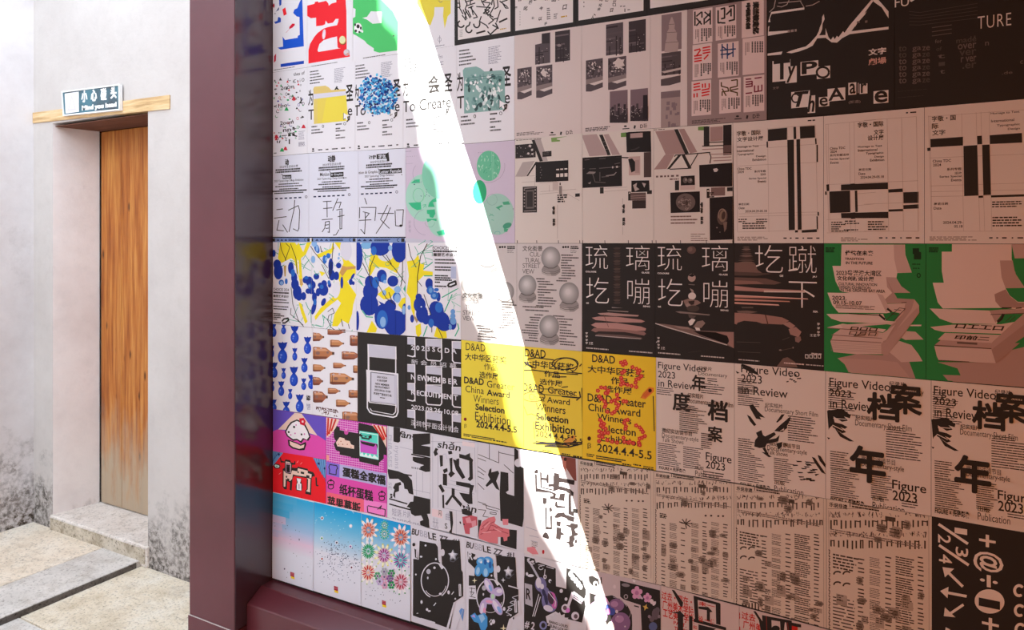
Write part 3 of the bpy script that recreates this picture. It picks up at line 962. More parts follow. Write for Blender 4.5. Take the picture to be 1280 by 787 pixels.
# cards on grey
p = Poster('poster', 'grey poster of nine pink upright cards bearing red, black and blue stroke emblems', [(859, 12), (958.5, -4), (958.5, 149.8), (859, 157.3)], '#9b8887', cat='poster')
p.z('b2')
PK = '#e2cfcc'
cards = [(325, 62, 445, 272), (465, 45, 592, 250), (626, 8, 762, 234), (322, 278, 441, 494), (478, 268, 607, 478), (631, 238, 765, 462), (316, 502, 437, 715), (487, 490, 620, 700), (637, 472, 765, 692)]
for x0, y0, x1, y1 in cards:
    p.r(x0, y0, x1, y1, PK)
RD = '#d6332f'
p.lns([[(337, 70), (337, 158)], [(345, 100), (378, 72)], [(345, 110), (380, 150)], [(380, 70), (380, 108)], [(396, 72), (430, 100)], [(396, 115), (432, 78)], [(432, 62), (432, 150)], [(394, 110), (394, 150)], [(345, 158), (372, 128)], [(432, 112), (400, 140)]], 9, K)
p.lns([[(480, 62), (480, 140), (500, 138)], [(495, 55), (520, 48), (520, 110), (498, 115)], [(545, 40), (580, 32), (580, 120), (545, 128)], [(560, 60), (530, 90)], [(525, 140), (500, 140)], [(560, 50), (560, 100)]], 10, K)
p.t('中国米创', 650, 18, 682, 180, K, 0.05, rot=90).t('米兰较走亿', 692, 10, 736, 212, K, 0.05, rot=90)
p.lns([[(332, 310), (370, 300)], [(345, 345), (372, 305)], [(332, 345), (380, 338)], [(332, 362), (380, 355)], [(332, 378), (380, 371)], [(384, 295), (432, 286)], [(384, 312), (432, 303)], [(384, 328), (432, 319)], [(392, 365), (420, 335)]], 9, RD)
p.lns([[(492, 310), (590, 300)], [(505, 270), (505, 360)], [(537, 268), (537, 362)], [(572, 262), (572, 350)], [(495, 335), (560, 328)], [(505, 285), (540, 310)], [(537, 340), (572, 320)]], 8, '#31466e')
p.lns([[(328, 520), (368, 512)], [(328, 538), (368, 530)], [(328, 556), (372, 548)], [(332, 575), (332, 600)], [(350, 572), (350, 598)], [(384, 515), (384, 540)], [(400, 512), (400, 540)], [(378, 555), (428, 545)], [(378, 572), (428, 562)], [(378, 590), (425, 580)], [(425, 512), (425, 540)]], 9, RD)
p.lns([[(500, 505), (500, 530), (540, 540), (545, 560), (505, 565), (505, 590)], [(560, 495), (598, 490), (598, 530), (555, 540), (555, 560), (598, 570), (598, 590)], [(505, 545), (530, 590)], [(560, 555), (605, 545)]], 8, '#5d4a2c')
p.lns([[(650, 488), (685, 485)], [(650, 505), (690, 500), (690, 530), (650, 535)], [(650, 520), (690, 515)], [(650, 575), (690, 570)], [(705, 482), (750, 475)], [(705, 525), (705, 565), (750, 558), (750, 520)], [(728, 525), (728, 560)]], 8, '#7c2c3e')
for x0, y0, x1, y1 in cards:
    if y0 in (8,):
        continue
    w = x1 - x0
    top = 115 if y0 != 238 else 20
    for j, (fx, ft) in enumerate(((.12, .5), (.20, .45), (.27, .5), (.42, .0), (.55, .05), (.66, .1), (.78, .0), (.88, .15))):
        c = '#8a7674' if j < 3 else K
        ln_ = rr.uniform(45, 80)
        ys = y0 + top + 8 * ft
        n = int(ln_ / 9)
        for q in range(n):
            xx = x0 + w * fx
            p.r(xx, ys + q * 10 - (fx * 6), xx + (5 if j < 3 else 9), ys + q * 10 + (8 if j >= 3 else 9) - fx * 6, c)
p.small(318, 742, 540, 3, 8, '#5d5050', 0.6, 16, 0.4)
gallery_logos(p, 588, 712, 1.15)
p.build()
# ------------------------------------------------------------------ black type posters, top right
PW = '#e6dfdc'
p = Poster('poster', 'black poster with cut-out Typo Theatre letters and a pale jagged peak', [(958.5, -60), (1118, -72), (1118, 136.4), (959.5, 148.8)], K)
p.z('b3')
p.polys([[(62, 110), (75, 92), (290, 62), (290, 48), (72, 78), (52, 145), (66, 145)], [(55, 208), (185, 200), (185, 212), (50, 235), (52, 175), (60, 170)], [(46, 352), (146, 338), (138, 358), (46, 366)]], PW)
p.polys([[(172, 345), (205, 332), (250, 318), (300, 305), (330, 280), (370, 235), (385, 205), (392, 180), (405, 150), (408, 110), (418, 92), (424, 125), (410, 155), (408, 190), (398, 215), (388, 232), (430, 230), (430, 185), (440, 215), (450, 245), (465, 262), (480, 240), (490, 258), (505, 235), (515, 245), (545, 205), (555, 215), (590, 165), (620, 130), (730, 0), (748, 0), (640, 150), (600, 205), (845, 175), (845, 192), (590, 224), (540, 250), (505, 280), (470, 278), (430, 248), (375, 252), (345, 300), (310, 318), (255, 338), (205, 350)]], PW)
p.poly([(745, -20), (780, 0), (845, 75), (845, 120), (800, 48), (745, 10)], PW).poly([(600, 170), (640, 125), (700, 75), (690, 95), (640, 150), (625, 175)], PW)
p.lns([[(60, 80), (90, 50), (100, 0)], [(110, 40), (140, 45), (175, 30), (190, 0)], [(120, 20), (270, 5)], [(265, 10), (288, 48)], [(300, 40), (345, 32), (390, 8)]], 5, '#b9aaa6')
p.r(80, 402, 198, 540, PW).t('T', 88, 400, 196, 528, K, 0.02).r(166, 440, 240, 548, PW).t('y', 172, 438, 232, 545, K, 0.05, 0.2)
p.r(265, 408, 382, 498, PW).t('P', 272, 410, 376, 490, K, 0.03).r(372, 440, 460, 520, PW).ring(412, 475, 40, 34, 14, K).el(412, 475, 26, 22, PW)
p.r(204, 605, 326, 712, PW).t('T', 220, 605, 320, 705, K, 0.03, 0.25).ring(232, 645, 24, 28, 10, K, 60, 330)
p.r(312, 630, 362, 745, PW).t('h', 310, 628, 358, 738, K, 0.05, 0.2).r(386, 640, 455, 702, PW).t('e', 390, 642, 445, 700, K, 0.06)
p.r(443, 585, 560, 668, PW).t('A', 448, 582, 556, 664, K, 0.02)
p.r(580, 545, 632, 625, PW).t('a', 588, 550, 628, 618, K, 0.05).r(640, 545, 650, 612, '#9b8c88').r(655, 552, 706, 618, PW).t('r', 662, 548, 700, 612, K, 0.05)
p.r(746, 600, 844, 682, PW).t('e', 752, 600, 838, 678, K, 0.08)
p.t('文字', 712, 322, 830, 366, PW, 0.03).t('劇場', 712, 385, 830, 430, '#d8a99c', 0.02).t('(新造)', 582, 662, 660, 685, '#8f7d78').t('文字', 82, 572, 122, 588, '#8f7d78')
p.r(636, 140, 655, 152, '#7d6e6a').r(690, 135, 706, 150, '#7d6e6a').small(180, 198, 244, 1, 18, '#a39490', 0.9, 20)
p.build()
p = Poster('poster', 'black poster lettered FUTURE over faint drifting words about gaze', [(1118, -72), (1290, -85), (1290, 122.8), (1118, 136.4)], K)
p.z('b4')
p.t('FU', 95, -12, 188, 50, PW, 0.0).poly([(190, 5), (240, -20), (240, -10), (205, 12)], PW)
p.t('TURE', 640, 110, 862, 192, PW, -0.008, sp=1.15)
c1, c2 = '#6f6360', '#57504d'
p.lns([[(190, 75 + i * 22), (260, 78 + i * 22 + (4 if i < 2 else -2)), (640, 22 + i * 24)] for i in range(5)], 2.5, c2)
p.lns([[(340, 182 + i * 27), (470, 163 + i * 27)] for i in range(3)], 4, c1)
for i in range(6):
    y = 312 + i * 42
    p.t('to', 122, y - 8, 172, y + 28, c1 if i > 1 else c2).t('ga', 210, y - 2, 268, y + 32, c1).t('ze', 275, y - 6, 326, y + 22, c2 if i % 2 else c1)
for i, s in enumerate(('for', 'of', 't', 'l', 't')):
    p.t(s, 360 + i * 8, 260 + i * 50, 405 if i < 2 else 425, 285 + i * 50, c2 if i % 2 else c1)
for i, s in enumerate(('made', 'over', 'ver', 'r ver', '.er')):
    p.t(s, 500 + i * 10, 250 + i * 42, 632, 285 + i * 42, c1 if i in (1, 3) else c2)
p.t('.de', 800, 470, 870, 490, c1).t('n', 690, 275, 715, 300, c1).t('i', 615, 235, 628, 250, c2).t('c', 920, 398, 940, 420, c1)
p.small(115, 600, 320, 2, 40, '#453e3c', 0.1, 20)
p.build()

# ------------------------------------------------------------------ third row
G = 'handwritten word posters in the third row'
def motion(label, q, cx, top, hand, head, dark, rest, dk):
    p = Poster('poster', label, q, '#dfe2ee', G)
    p.z('a3')
    ky = lambda dx: -0.045 * dx
    def c(y, w, t, **kw):
        p.t(t, cx - w / 2, y + 0.045 * w / 2, cx + w / 2, y + kw.pop('h', 14) + 0.045 * w / 2, '#3c3a40', **kw)
    c(top + 32, 165, '2023字生态设计展', h=24)
    p.small(cx - 118, top + 68, cx + 118, 2, 20, '#333', 0.7, 12, 0.06)
    c(top + 158, 262, '2023 Typeecology Design Exhibition', h=24)
    for i, w in enumerate((180, 240, 170)):
        p.small(cx - w / 2, top + 196 + i * 22, cx + w / 2, 1, 20, '#333', 0.5, 14, 0.0)
    p.small(cx - 165, top + 260, cx + 160, 1, 20, '#222', 0.6, 12, 0.0, 0.1).small(cx - 130, top + 278, cx + 130, 1, 20, '#444', 0.5, 12, 0.0, 0.1)
    for i in range(7):
        p.r(cx - 165 + i * 42, top + 325 - i * 2, cx - 140 + i * 42, top + 337 - i * 2, '#2a3050')
    p.ring(cx + 155, top + 312, 9, 11, 5, '#445', n=10)
    p.lns(hand, 7, K)
    return p
p = motion('poster with the hand-drawn character 动 beside the dark frame post', [(341, 195.5), (386, 191.5), (386, 296), (341, 296)], 185, 85, [[(75, 512), (132, 505)], [(52, 588), (165, 574)], [(98, 605), (78, 695), (140, 700)], [(130, 645), (175, 715)], [(180, 518), (270, 475), (282, 520), (275, 680), (265, 702), (222, 682)], [(238, 425), (232, 510), (186, 710)]], None, None, None, None)
p.t('动', 152, 62, 185, 118, K, 0.06).r(130, 205, 208, 240, K).t('Motion', 136, 212, 200, 234, '#dfe2ee').ln([(120, 195), (135, 210)], 6, K).ln([(205, 240), (212, 252)], 6, K)
p.build()
p = motion('poster with the hand-drawn character 静 and a Motion Graphic heading', [(386, 191.5), (448, 188.2), (448, 296), (386, 296)], 568, 66, [[(488, 440), (565, 436)], [(490, 502), (572, 495)], [(524, 440), (526, 580)], [(478, 602), (575, 595)], [(510, 620), (505, 675), (480, 712)], [(510, 622), (545, 615), (545, 715), (530, 710)], [(510, 650), (540, 645)], [(512, 680), (540, 676)], [(622, 410), (575, 522)], [(605, 450), (650, 445), (632, 500)], [(608, 515), (658, 505), (655, 685)], [(620, 575), (680, 562)], [(640, 520), (640, 685), (660, 680)], [(632, 690), (605, 735), (578, 740)]], None, None, None, None)
p.t('动静', 532, 30, 600, 90, K, 0.04).r(555, 182, 672, 222, K).t('Motion', 462, 182, 548, 216, K).t('& Graphic', 562, 190, 665, 214, '#dfe2ee').ln([(545, 170), (560, 186)], 6, K).ln([(668, 222), (676, 236)], 6, K)
p.build()
p = motion('poster with the hand-drawn characters 字如 left of the green circle poster', [(448, 188.2), (507, 185.2), (507, 296), (448, 296)], 990, 42, [[(858, 408), (878, 465)], [(815, 490), (812, 588)], [(826, 492), (960, 492), (950, 612)], [(842, 530), (900, 545), (862, 590)], [(808, 608), (918, 602)], [(862, 540), (865, 610), (858, 728), (822, 685)], [(975, 545), (1120, 545)], [(1065, 470), (1000, 600), (1080, 680)], [(1090, 490), (1050, 590), (960, 725)], [(1130, 520), (1135, 655), (1185, 660)], [(1140, 515), (1205, 512), (1195, 655)]], None, None, None, None)
p.el(1182, 655, 14, 11, K)
p.r(965, 18, 1072, 62, K).t('动静', 895, 28, 962, 66, K, 0.02).t('字如', 980, 22, 1055, 58, '#dfe2ee', 0.02).poly([(1040, 18), (1072, 0), (1080, 80), (1062, 80)], K)
p.t('Motion & Graphic', 775, 172, 978, 204, K).r(985, 152, 1190, 196, K).t('Letter Female', 992, 160, 1182, 190, '#dfe2ee').ln([(978, 146), (992, 160)], 6, K).ln([(1186, 196), (1194, 204)], 6, K)
p.build()

G = 'lilac posters of printed green circles either side of the sun streak'
LI = '#d2c6d8'
def circles(label, q, body):
    p = Poster('poster', label, q, LI, G)
    p.z('a8')
    body(p)
    return p
GC, GP, GQ = '#3fc08a', '#a9dcc8', '#86d0b2'
def b1(p):
    p.el(190, 440, 145, 195, GP, 36).el(330, 600, 110, 160, GP, 30).el(330, 250, 150, 200, GQ, 30)
    p.poly([(88, 320), (120, 292), (162, 287), (162, 318)], GC).el(118, 330, 5, 5, '#346')
    p.poly([(68, 482), (170, 475), (175, 535), (140, 543), (100, 520)], GC)
    p.polys([[(240, 480), (265, 455), (295, 440), (300, 470), (270, 478), (285, 515), (230, 515)], [(220, 540), (285, 535), (290, 570), (272, 605), (245, 600), (240, 575), (222, 570)], [(218, 612), (300, 612), (300, 632), (262, 622), (225, 640)], [(300, 720), (360, 700), (370, 740), (320, 750)]], GC)
    p.lns([[(185, 500), (215, 495)], [(190, 520), (210, 500), (215, 520)]], 4, GC)
    p.ring(155, 240, 50, 75, 2, '#8f8aa6', 60, 240).ring(155, 420, 45, 58, 2, '#7fa', 0, 360).ring(150, 420, 45, 58, 2, '#78a89a').ring(210, 640, 95, 105, 2, '#8f8aa6', 90, 260).ring(245, 640, 40, 40, 2, '#6fae94', 0, 180)
    p.small(45, 58, 100, 1, 10, '#9a94a8', 0.5, 8, 0.2, 0.8).small(55, 100, 135, 1, 10, '#9a94a8', 0.4, 8, 0.2, 1.6).small(50, 158, 115, 1, 10, '#9a94a8', 0.4, 8, 0.2, 1.2)
    for i in range(3):
        p.lns([[(170 + i * 33, 420), (176 + i * 33, 430)], [(215, 370 + i * 20), (222, 376 + i * 20)]], 4, '#577')
    p.t('生态字', 70, 625, 88, 725, '#aaa2b6', rot=90)
circles('lilac poster with pale green circles, half bleached by the sun streak', [(507, 185.2), (574, 180.4), (574, 304), (507, 298)], b1).build()
def b2(p):
    p.el(727, 178, 98, 125, '#6ec49c', 36)
    rr = random.Random(2)
    for i in range(46):
        x, y = rr.uniform(640, 815), rr.uniform(70, 290)
        if ((x - 727) / 90) ** 2 + ((y - 178) / 116) ** 2 < 1:
            p.ln([(x, y), (x + rr.uniform(-14, 14), y + rr.uniform(8, 26))], rr.uniform(3, 7), ('#a8dcc4', '#4fae84', '#c3e6d6')[i % 3])
    p.lns([[(752, 60), (758, 300)], [(768, 60), (766, 290)]], 5, '#8fd4b4')
    p.el(652, 392, 57, 98, '#38b47c', 30).el(800, 575, 135, 170, '#a6cfc0', 40)
    p.ring(720, 180, 140, 135, 2, '#8f8098', -10, 110).ring(755, 455, 42, 45, 2, '#86a89c')
    p.polys([[(840, 475), (890, 468), (905, 495), (850, 498)], [(785, 520), (835, 498), (845, 510), (815, 525), (825, 545)], [(852, 690), (888, 695), (880, 720), (855, 720)]], '#55ae86')
    p.el(880, 668, 38, 22, '#4f9f80', 16, -20).ring(800, 730, 22, 14, 3, '#5aa', 150, 400).lns([[(735, 570), (770, 590)], [(730, 590), (760, 575)], [(750, 620), (770, 625)]], 5, '#6fb898')
    p.small(640, 68, 700, 1, 10, '#9a94a8', 0.4, 8, 0.2, 1.2).t('字', 925, 525, 935, 542, '#7a7488')
circles('lilac poster with green circles to the right of the sun streak', [(574, 180.4), (643.6, 175), (643.6, 304), (574, 304)], b2).build()

# collage posters
G = 'pale collage posters of black panels and grey slanting bands'
PC = '#ddd5cd'
def marks(p, xs, y=752):
    for i, x in enumerate(xs):
        p.ln([(x, y - 12), (x + 1, y + 6)], 4, K)
GB = '#a39592'
p = Poster('poster', 'pale collage poster with a black dashboard panel and a keypad panel', [(643.6, 174), (728, 166.5), (728, 304), (643.6, 304)], PC, G)
p.z('b5')
p.polys([[(160, 118), (200, 112), (245, 250), (215, 252)], [(90, 258), (165, 250), (110, 345), (45, 345)]], '#b5aaa6')
p.poly([(145, 122), (163, 120), (215, 252), (195, 255)], K).poly([(170, 256), (182, 256), (122, 345), (112, 345)], K)
p.poly([(265, 108), (368, 98), (300, 112), (300, 118), (320, 122), (320, 130), (268, 134)], '#7fa05c')
p.poly([(45, 152), (170, 142), (170, 228), (45, 236)], '#35302f')
rr = random.Random(5)
p.els([(rr.uniform(55, 165), rr.uniform(155, 225), rr.uniform(1.5, 4), rr.uniform(1.5, 4)) for _ in range(20)], '#9d918e', 6).els([(135, 158, 9, 8), (148, 182, 7, 7), (125, 205, 8, 7), (150, 208, 8, 6)], '#cfc6c2', 8)
p.poly([(212, 194), (268, 188), (268, 222), (212, 226)], '#35302f').small(218, 200, 264, 2, 10, '#6b625f', 0.3, 12)
p.r(170, 258, 372, 382, '#2d2928')
for i, x in enumerate((297, 322, 348)):
    p.r(x, 300 - i * 2, x + 18, 308 - i * 2, PC).r(x, 330 - i * 2, x + 19, 350 - i, PC)
p.els([(200 + 6 * (i % 2), 290 + i * 16, 3, 3) for i in range(5)], '#7d7370', 6)
p.r(90, 410, 178, 570, '#332e2d').r(108, 430, 160, 545, '#6b6360').r(115, 440, 152, 535, '#3d3836')
p.lns([[(98, 420), (172, 414)], [(98, 560), (172, 556)]], 6, '#8d8380').lns([[(97, 430 + i * 20), (104, 430 + i * 20)] for i in range(6)] + [[(164, 430 + i * 20), (172, 429 + i * 20)] for i in range(6)], 8, '#a0958f')
p.lns([[(45, 348), (165, 342)], [(165, 350), (165, 410)], [(85, 382), (165, 378)], [(195, 388), (300, 378)], [(195, 455), (310, 445)], [(200, 440), (420, 425)], [(255, 400), (255, 440)], [(305, 520), (305, 730)], [(365, 452), (440, 495)]], 1.8, '#a4968f')
p.r(275, 380, 310, 430, '#c9bcb5').poly([(415, 452), (443, 450), (443, 470), (415, 472)], K)
p.r(318, 385, 325, 400, K).r(315, 405, 332, 455, '#8f8682').small(305, 458, 378, 4, 13, '#2e2a28', 0.7, 18, 0.5)
p.t('字体', 272, 530, 290, 582, K, 0.06, rot=90).t('创业', 275, 605, 292, 652, K, 0.06, rot=90)
p.small(50, 122, 215, 1, 8, '#6d625f', 0.5, 20, 0.3)
marks(p, (56, 176, 310, 442))
p.build()
p = Poster('poster', 'pale collage poster with a large black screen panel over a black post', [(728, 166.5), (817, 160.5), (817, 304), (728, 304)], PC, G)
p.z('b5')
p.polys([[(452, 92), (545, 85), (612, 215), (500, 222)], [(588, 88), (618, 84), (690, 212), (640, 215)]], '#b39e9b')
p.poly([(560, 90), (582, 88), (632, 214), (612, 216)], K).lns([[(583, 135), (597, 130)], [(592, 158), (606, 153)], [(602, 180), (616, 175)]], 4, '#6d6461')
p.poly([(442, 232), (700, 216), (702, 406), (444, 418)], '#2a2625')
p.polys([[(480, 330), (500, 315), (540, 318), (530, 330)], [(600, 340), (650, 332), (665, 318), (668, 322), (652, 340), (605, 345)], [(490, 388), (510, 378), (505, 395)]], '#8c827e')
p.lns([[(470, 245), (500, 242)], [(560, 238), (600, 235)], [(500, 300), (540, 298)], [(560, 296), (690, 286)], [(520, 330), (535, 380), (600, 385)], [(565, 320), (565, 375)], [(575, 350), (620, 346)], [(655, 270), (690, 262)], [(450, 300), (470, 298)]], 4, '#6a615e')
p.lns([[(640, 290), (648, 290)], [(665, 288), (676, 286)]], 12, '#c4bab5').r(565, 414, 588, 452, K)
p.lns([[(590, 440), (735, 428)], [(590, 420), (735, 412)]], 1.8, '#a4968f')
p.t('字体', 702, 518, 720, 575, K, 0.06, rot=90).t('创业', 704, 598, 722, 650, K, 0.06, rot=90).ln([(705, 480), (705, 515)], 1.8, '#8a7d78').ln([(705, 655), (705, 705)], 1.8, '#8a7d78')
p.poly([(695, 78), (730, 74), (730, 100), (697, 102)], '#6f9450').ln([(700, 230), (738, 232)], 6, K)
marks(p, (458, 595))
p.z('b6')
p.poly([(62, 76), (80, 72), (215, 66), (218, 195), (66, 198)], '#2a2625').r(88, 82, 165, 110, '#b79f9a').poly([(30, 78), (62, 75), (62, 102), (30, 104)], '#6f9450')
p.lns([[(90, 185), (120, 178), (145, 165)]], 8, '#423b3a').r(172, 198, 218, 352, '#50423f')
p.r(80, 225, 150, 340, '#c2a9a2').poly([(75, 240), (100, 235), (125, 265), (120, 310), (95, 322)], '#2a2625').r(118, 245, 145, 325, '#ad9590')
p.poly([(95, 372), (205, 370), (208, 440), (95, 444)], '#2a2625').polys([[(105, 400), (130, 385), (125, 410), (145, 425), (118, 438)], [(160, 385), (185, 390), (175, 415)]], '#b9aca5')
p.r(192, 432, 222, 455, K).r(75, 440, 92, 495, K).r(80, 446, 88, 452, PC).r(90, 448, 185, 495, '#6a5753').r(100, 495, 185, 545, '#3d3331').lns([[(90, 468), (185, 462)], [(90, 480), (185, 474)]], 3, '#a58f88')
p.lns([[(0, 228), (78, 230)]], 6, K)
marks(p, (76, 223))
p.build()
p = Poster('poster', 'pale collage poster with a brain panel and an ear panel', [(817, 160.5), (916, 153.2), (916, 304), (817, 304)], PC, G)
p.z('b6')
p.polys([[(240, 68), (355, 58), (430, 205), (305, 212)], [(385, 55), (420, 52), (500, 195), (455, 205)], [(300, 212), (360, 210), (310, 300), (232, 304)]], '#a98e8a')
p.poly([(356, 56), (380, 54), (448, 204), (425, 208)], K).poly([(385, 212), (405, 210), (330, 300), (312, 302)], K).poly([(402, 212), (422, 210), (465, 296), (445, 298)], K)
p.lns([[(360, 225), (365, 215), (580, 198)], [(575, 200), (585, 225), (578, 265)], [(505, 205), (455, 290)], [(330, 302), (460, 296)]], 6, K)
p.poly([(505, 40), (565, 36), (565, 55), (540, 62), (505, 62)], '#6f9450').r(540, 40, 575, 162, K).r(580, 42, 658, 130, '#a98e8a').r(660, 30, 712, 215, '#2f2827').r(662, 155, 712, 200, '#6a5652').lns([[(540, 138), (712, 130)], [(530, 160), (660, 155)]], 6, '#2f2827')
p.lns([[(530, 180), (660, 175)], [(585, 210), (710, 205)], [(585, 232), (710, 226)], [(600, 250), (712, 245)]], 6, '#a98e8a')
p.poly([(512, 276), (716, 262), (716, 408), (514, 412)], '#2a2423').polys([[(598, 300), (620, 295), (630, 305), (620, 318), (605, 318)]], '#cfc2bc')
p.small(245, 342, 385, 1, 16, '#6d5b57', 0.7, 20, 0.0, 0.5).small(330, 358, 385, 1, 16, '#8a746f', 0.7, 16, 0.0, 0.5).r(362, 372, 388, 432, K)
p.poly([(398, 345), (484, 340), (486, 400), (398, 405)], '#2a2423').els([(425, 370, 14, 18), (455, 372, 16, 16)], '#6a5f5b').els([(430, 366, 6, 8), (460, 368, 7, 8)], '#a2968f', 8).r(395, 402, 486, 430, '#cdb9b2')
p.poly([(333, 446), (516, 438), (517, 566), (336, 572)], '#2a2423').el(428, 505, 60, 54, '#6f615c', 26)
rr = random.Random(8)
for i in range(26):
    a, q = rr.uniform(0, 6.28), rr.uniform(5, 45)
    x, y = 428 + q * math.cos(a), 505 + q * .9 * math.sin(a)
    p.ring(x, y, rr.uniform(6, 12), rr.uniform(5, 10), 4, ('#9d8d86', '#4d423f')[i % 2], rr.uniform(0, 180), rr.uniform(200, 400), 8)
for i in range(3):
    p.small(336, 590 + i * 20, 336 + (126, 165, 150)[i], 1, 12, '#7d655e', 0.7, 16, 0.0, 0.1)
p.small(460, 700, 572, 4, 13, '#7d655e', 0.3, 30, 0.5, 0.1)
p.t('字体', 518, 505, 536, 575, K, 0.06, rot=90).t('创业', 520, 592, 538, 642, K, 0.06, rot=90)
p.r(558, 422, 575, 480, K).r(562, 432, 572, 440, PC).r(585, 415, 672, 466, '#7d6661').r(684, 414, 718, 438, K).small(560, 445, 610, 3, 12, '#2f2827', 0.6, 16)
p.poly([(576, 478), (720, 468), (722, 735), (578, 740)], '#2a2423')
p.el(655, 595, 32, 50, '#5d4c46', 22, 8).el(658, 590, 22, 38, '#85705f', 18, 8).el(662, 588, 12, 26, '#4a3a34', 14, 8).ring(655, 585, 24, 38, 5, '#9a8478', 150, 330).poly([(660, 630), (685, 625), (680, 670), (668, 690)], '#7d685d').els([(622, 662, 5, 4), (640, 690, 3, 3)], '#8f7f78', 8)
p.small(228, 58, 322, 1, 8, '#5d504c', 0.5, 20, 0.3)
marks(p, (245, 396, 556, 718))
p.build()

# homage grid posters
G = 'pale posters of black bars on thin ruled grids'
PG = '#e2d9d2'
GRID = '#b3a49c'
p = Poster('poster', 'pale grid poster with two tall black bars under black squares', [(916, 153.2), (1029.5, 145), (1029.5, 304), (917.5, 304)], PG, G)
p.z('b7')
p.lns([[(68, 145), (72, 700)], [(238, 132), (245, 700)], [(500, 112), (515, 690)], [(70, 232), (238, 222)], [(238, 238), (500, 218)], [(75, 338), (510, 318)], [(80, 600), (515, 590)], [(80, 615), (515, 606)], [(75, 700), (515, 688)], [(235, 135), (500, 112)], [(345, 128), (350, 200)], [(415, 122), (418, 200)]], 1.6, GRID)
p.t('字敬・国际', 70, 148, 200, 176, K, 0.02).t('文字设计展', 70, 182, 215, 208, K, 0.02)
for s, x0, y, x1 in (('Homage to Text', 70, 230, 190), ('International', 70, 250, 162), ('Typographic', 72, 270, 162), ('Design', 175, 280, 228), ('Exhibition', 155, 298, 230), ('China TDC', 72, 348, 150), ('2024', 74, 365, 108), ('系列专题', 165, 362, 228), ('活动', 198, 378, 228), ('Series Special', 135, 402, 230), ('Events', 185, 416, 230), ('展览日期', 78, 542, 136), ('Date', 80, 562, 112), ('2024.04.29-05.18', 115, 580, 234)):
    p.t(s, x0, y, x1, y + 13, K, 0.015)
p.small(78, 628, 130, 2, 12, K, 0.5, 12).small(175, 628, 236, 2, 12, K, 0.5, 12, 0.0).small(100, 650, 236, 3, 13, K, 0.5, 12, 0.35)
p.polys([[(240, 138), (345, 128), (345, 194), (240, 202)], [(380, 124), (394, 123), (396, 190), (381, 191)], [(415, 122), (497, 116), (499, 182), (417, 188)], [(232, 204), (240, 203), (241, 236), (233, 237)], [(346, 196), (382, 193), (388, 688), (354, 690)], [(396, 192), (416, 190), (425, 686), (404, 688)], [(498, 186), (506, 186), (508, 218), (500, 219)], [(506, 222), (514, 221), (515, 316), (507, 317)], [(512, 590), (520, 590), (521, 610), (513, 611)], [(506, 614), (513, 613), (514, 684), (508, 685)], [(388, 690), (404, 689), (405, 702), (389, 703)], [(425, 690), (508, 684), (509, 700), (426, 704)]], K)
p.lns([[(388, 195), (394, 690)]], 5, '#f0e9e4').small(458, 86, 512, 1, 10, K, 0.7, 18, 0.1, 0.6)
p.small(72, 726, 280, 3, 8, '#8d7c74', 0.5, 20, 0.5)
for i, x in enumerate((325, 360, 390, 430, 455, 505)):
    p.r(x, 730, x + (18, 10, 18, 8, 30, 18)[i], 737, K)
p.build()
p = Poster('poster', 'pale grid poster with a black block between two wide horizontal black bars', [(1029.5, 145), (1155.5, 134), (1155.5, 304.4), (1029.5, 304)], PG, G)
p.z('b7')
p.lns([[(555, 108), (572, 700)], [(568, 108), (578, 700)], [(685, 98), (692, 700)], [(710, 95), (718, 700)], [(555, 110), (830, 85)], [(560, 440), (830, 428)], [(560, 632), (830, 622)], [(560, 705), (830, 695)], [(730, 490), (830, 482)], [(730, 555), (830, 545)]], 1.6, GRID)
for s, x0, y, x1 in (('China TDC', 578, 236, 662), ('2024', 580, 254, 615), ('系列专题活动', 578, 274, 682), ('Series Special', 578, 296, 682), ('Events', 580, 314, 626)):
    p.t(s, x0, y, x1, y + 13, K, 0.015)
p.t('字敬・国际', 730, 100, 872, 130, K, 0.02).t('文字', 818, 140, 872, 168, K, 0.02).t('设计展', 785, 172, 874, 202, K, 0.02)
for s, x0, y, x1 in (('Homage to Text', 732, 228, 864), ('International', 732, 246, 838), ('Typographic', 775, 264, 872), ('Design', 822, 282, 874), ('Exhibition', 798, 300, 876), ('展览日期', 735, 352, 804), ('Date', 735, 374, 772), ('2024.04.29-05.18', 745, 394, 874)):
    p.t(s, x0, y, x1, y + 14, K, 0.015)
p.polys([[(558, 440), (573, 438), (575, 475), (560, 476)], [(551, 478), (560, 477), (561, 496), (552, 497)], [(575, 478), (688, 472), (690, 592), (578, 596)], [(690, 436), (714, 434), (716, 470), (692, 471)], [(714, 473), (728, 472), (731, 590), (718, 591)], [(692, 594), (716, 592), (717, 627), (694, 629)]], K)
p.z('b8')
p.polys([[(-120, 458), (124, 447), (126, 481), (-120, 488)], [(126, 483), (202, 478), (203, 496), (127, 500)], [(204, 498), (284, 495), (284, 553), (205, 555)], [(204, 565), (284, 560), (285, 582), (205, 585)], [(126, 587), (204, 584), (205, 596), (127, 599)], [(-120, 606), (126, 599), (128, 632), (-118, 632)]], K)
p.lns([[(120, 115), (128, 700)], [(195, 110), (205, 700)], [(272, 105), (282, 700)], [(0, 125), (272, 105)], [(0, 448), (282, 438)], [(0, 560), (205, 552)], [(0, 700), (285, 700)]], 1.6, GRID)
p.small(-100, 645, -20, 2, 12, K, 0.5, 12).small(20, 648, 124, 4, 13, K, 0.5, 12, 0.3).small(-105, 690, 0, 1, 10, K, 0.6, 12)
p.small(218, 82, 274, 1, 10, K, 0.7, 18, 0.1, 0.6).small(-120, 732, 24, 3, 8, '#8d7c74', 0.5, 20, 0.5)
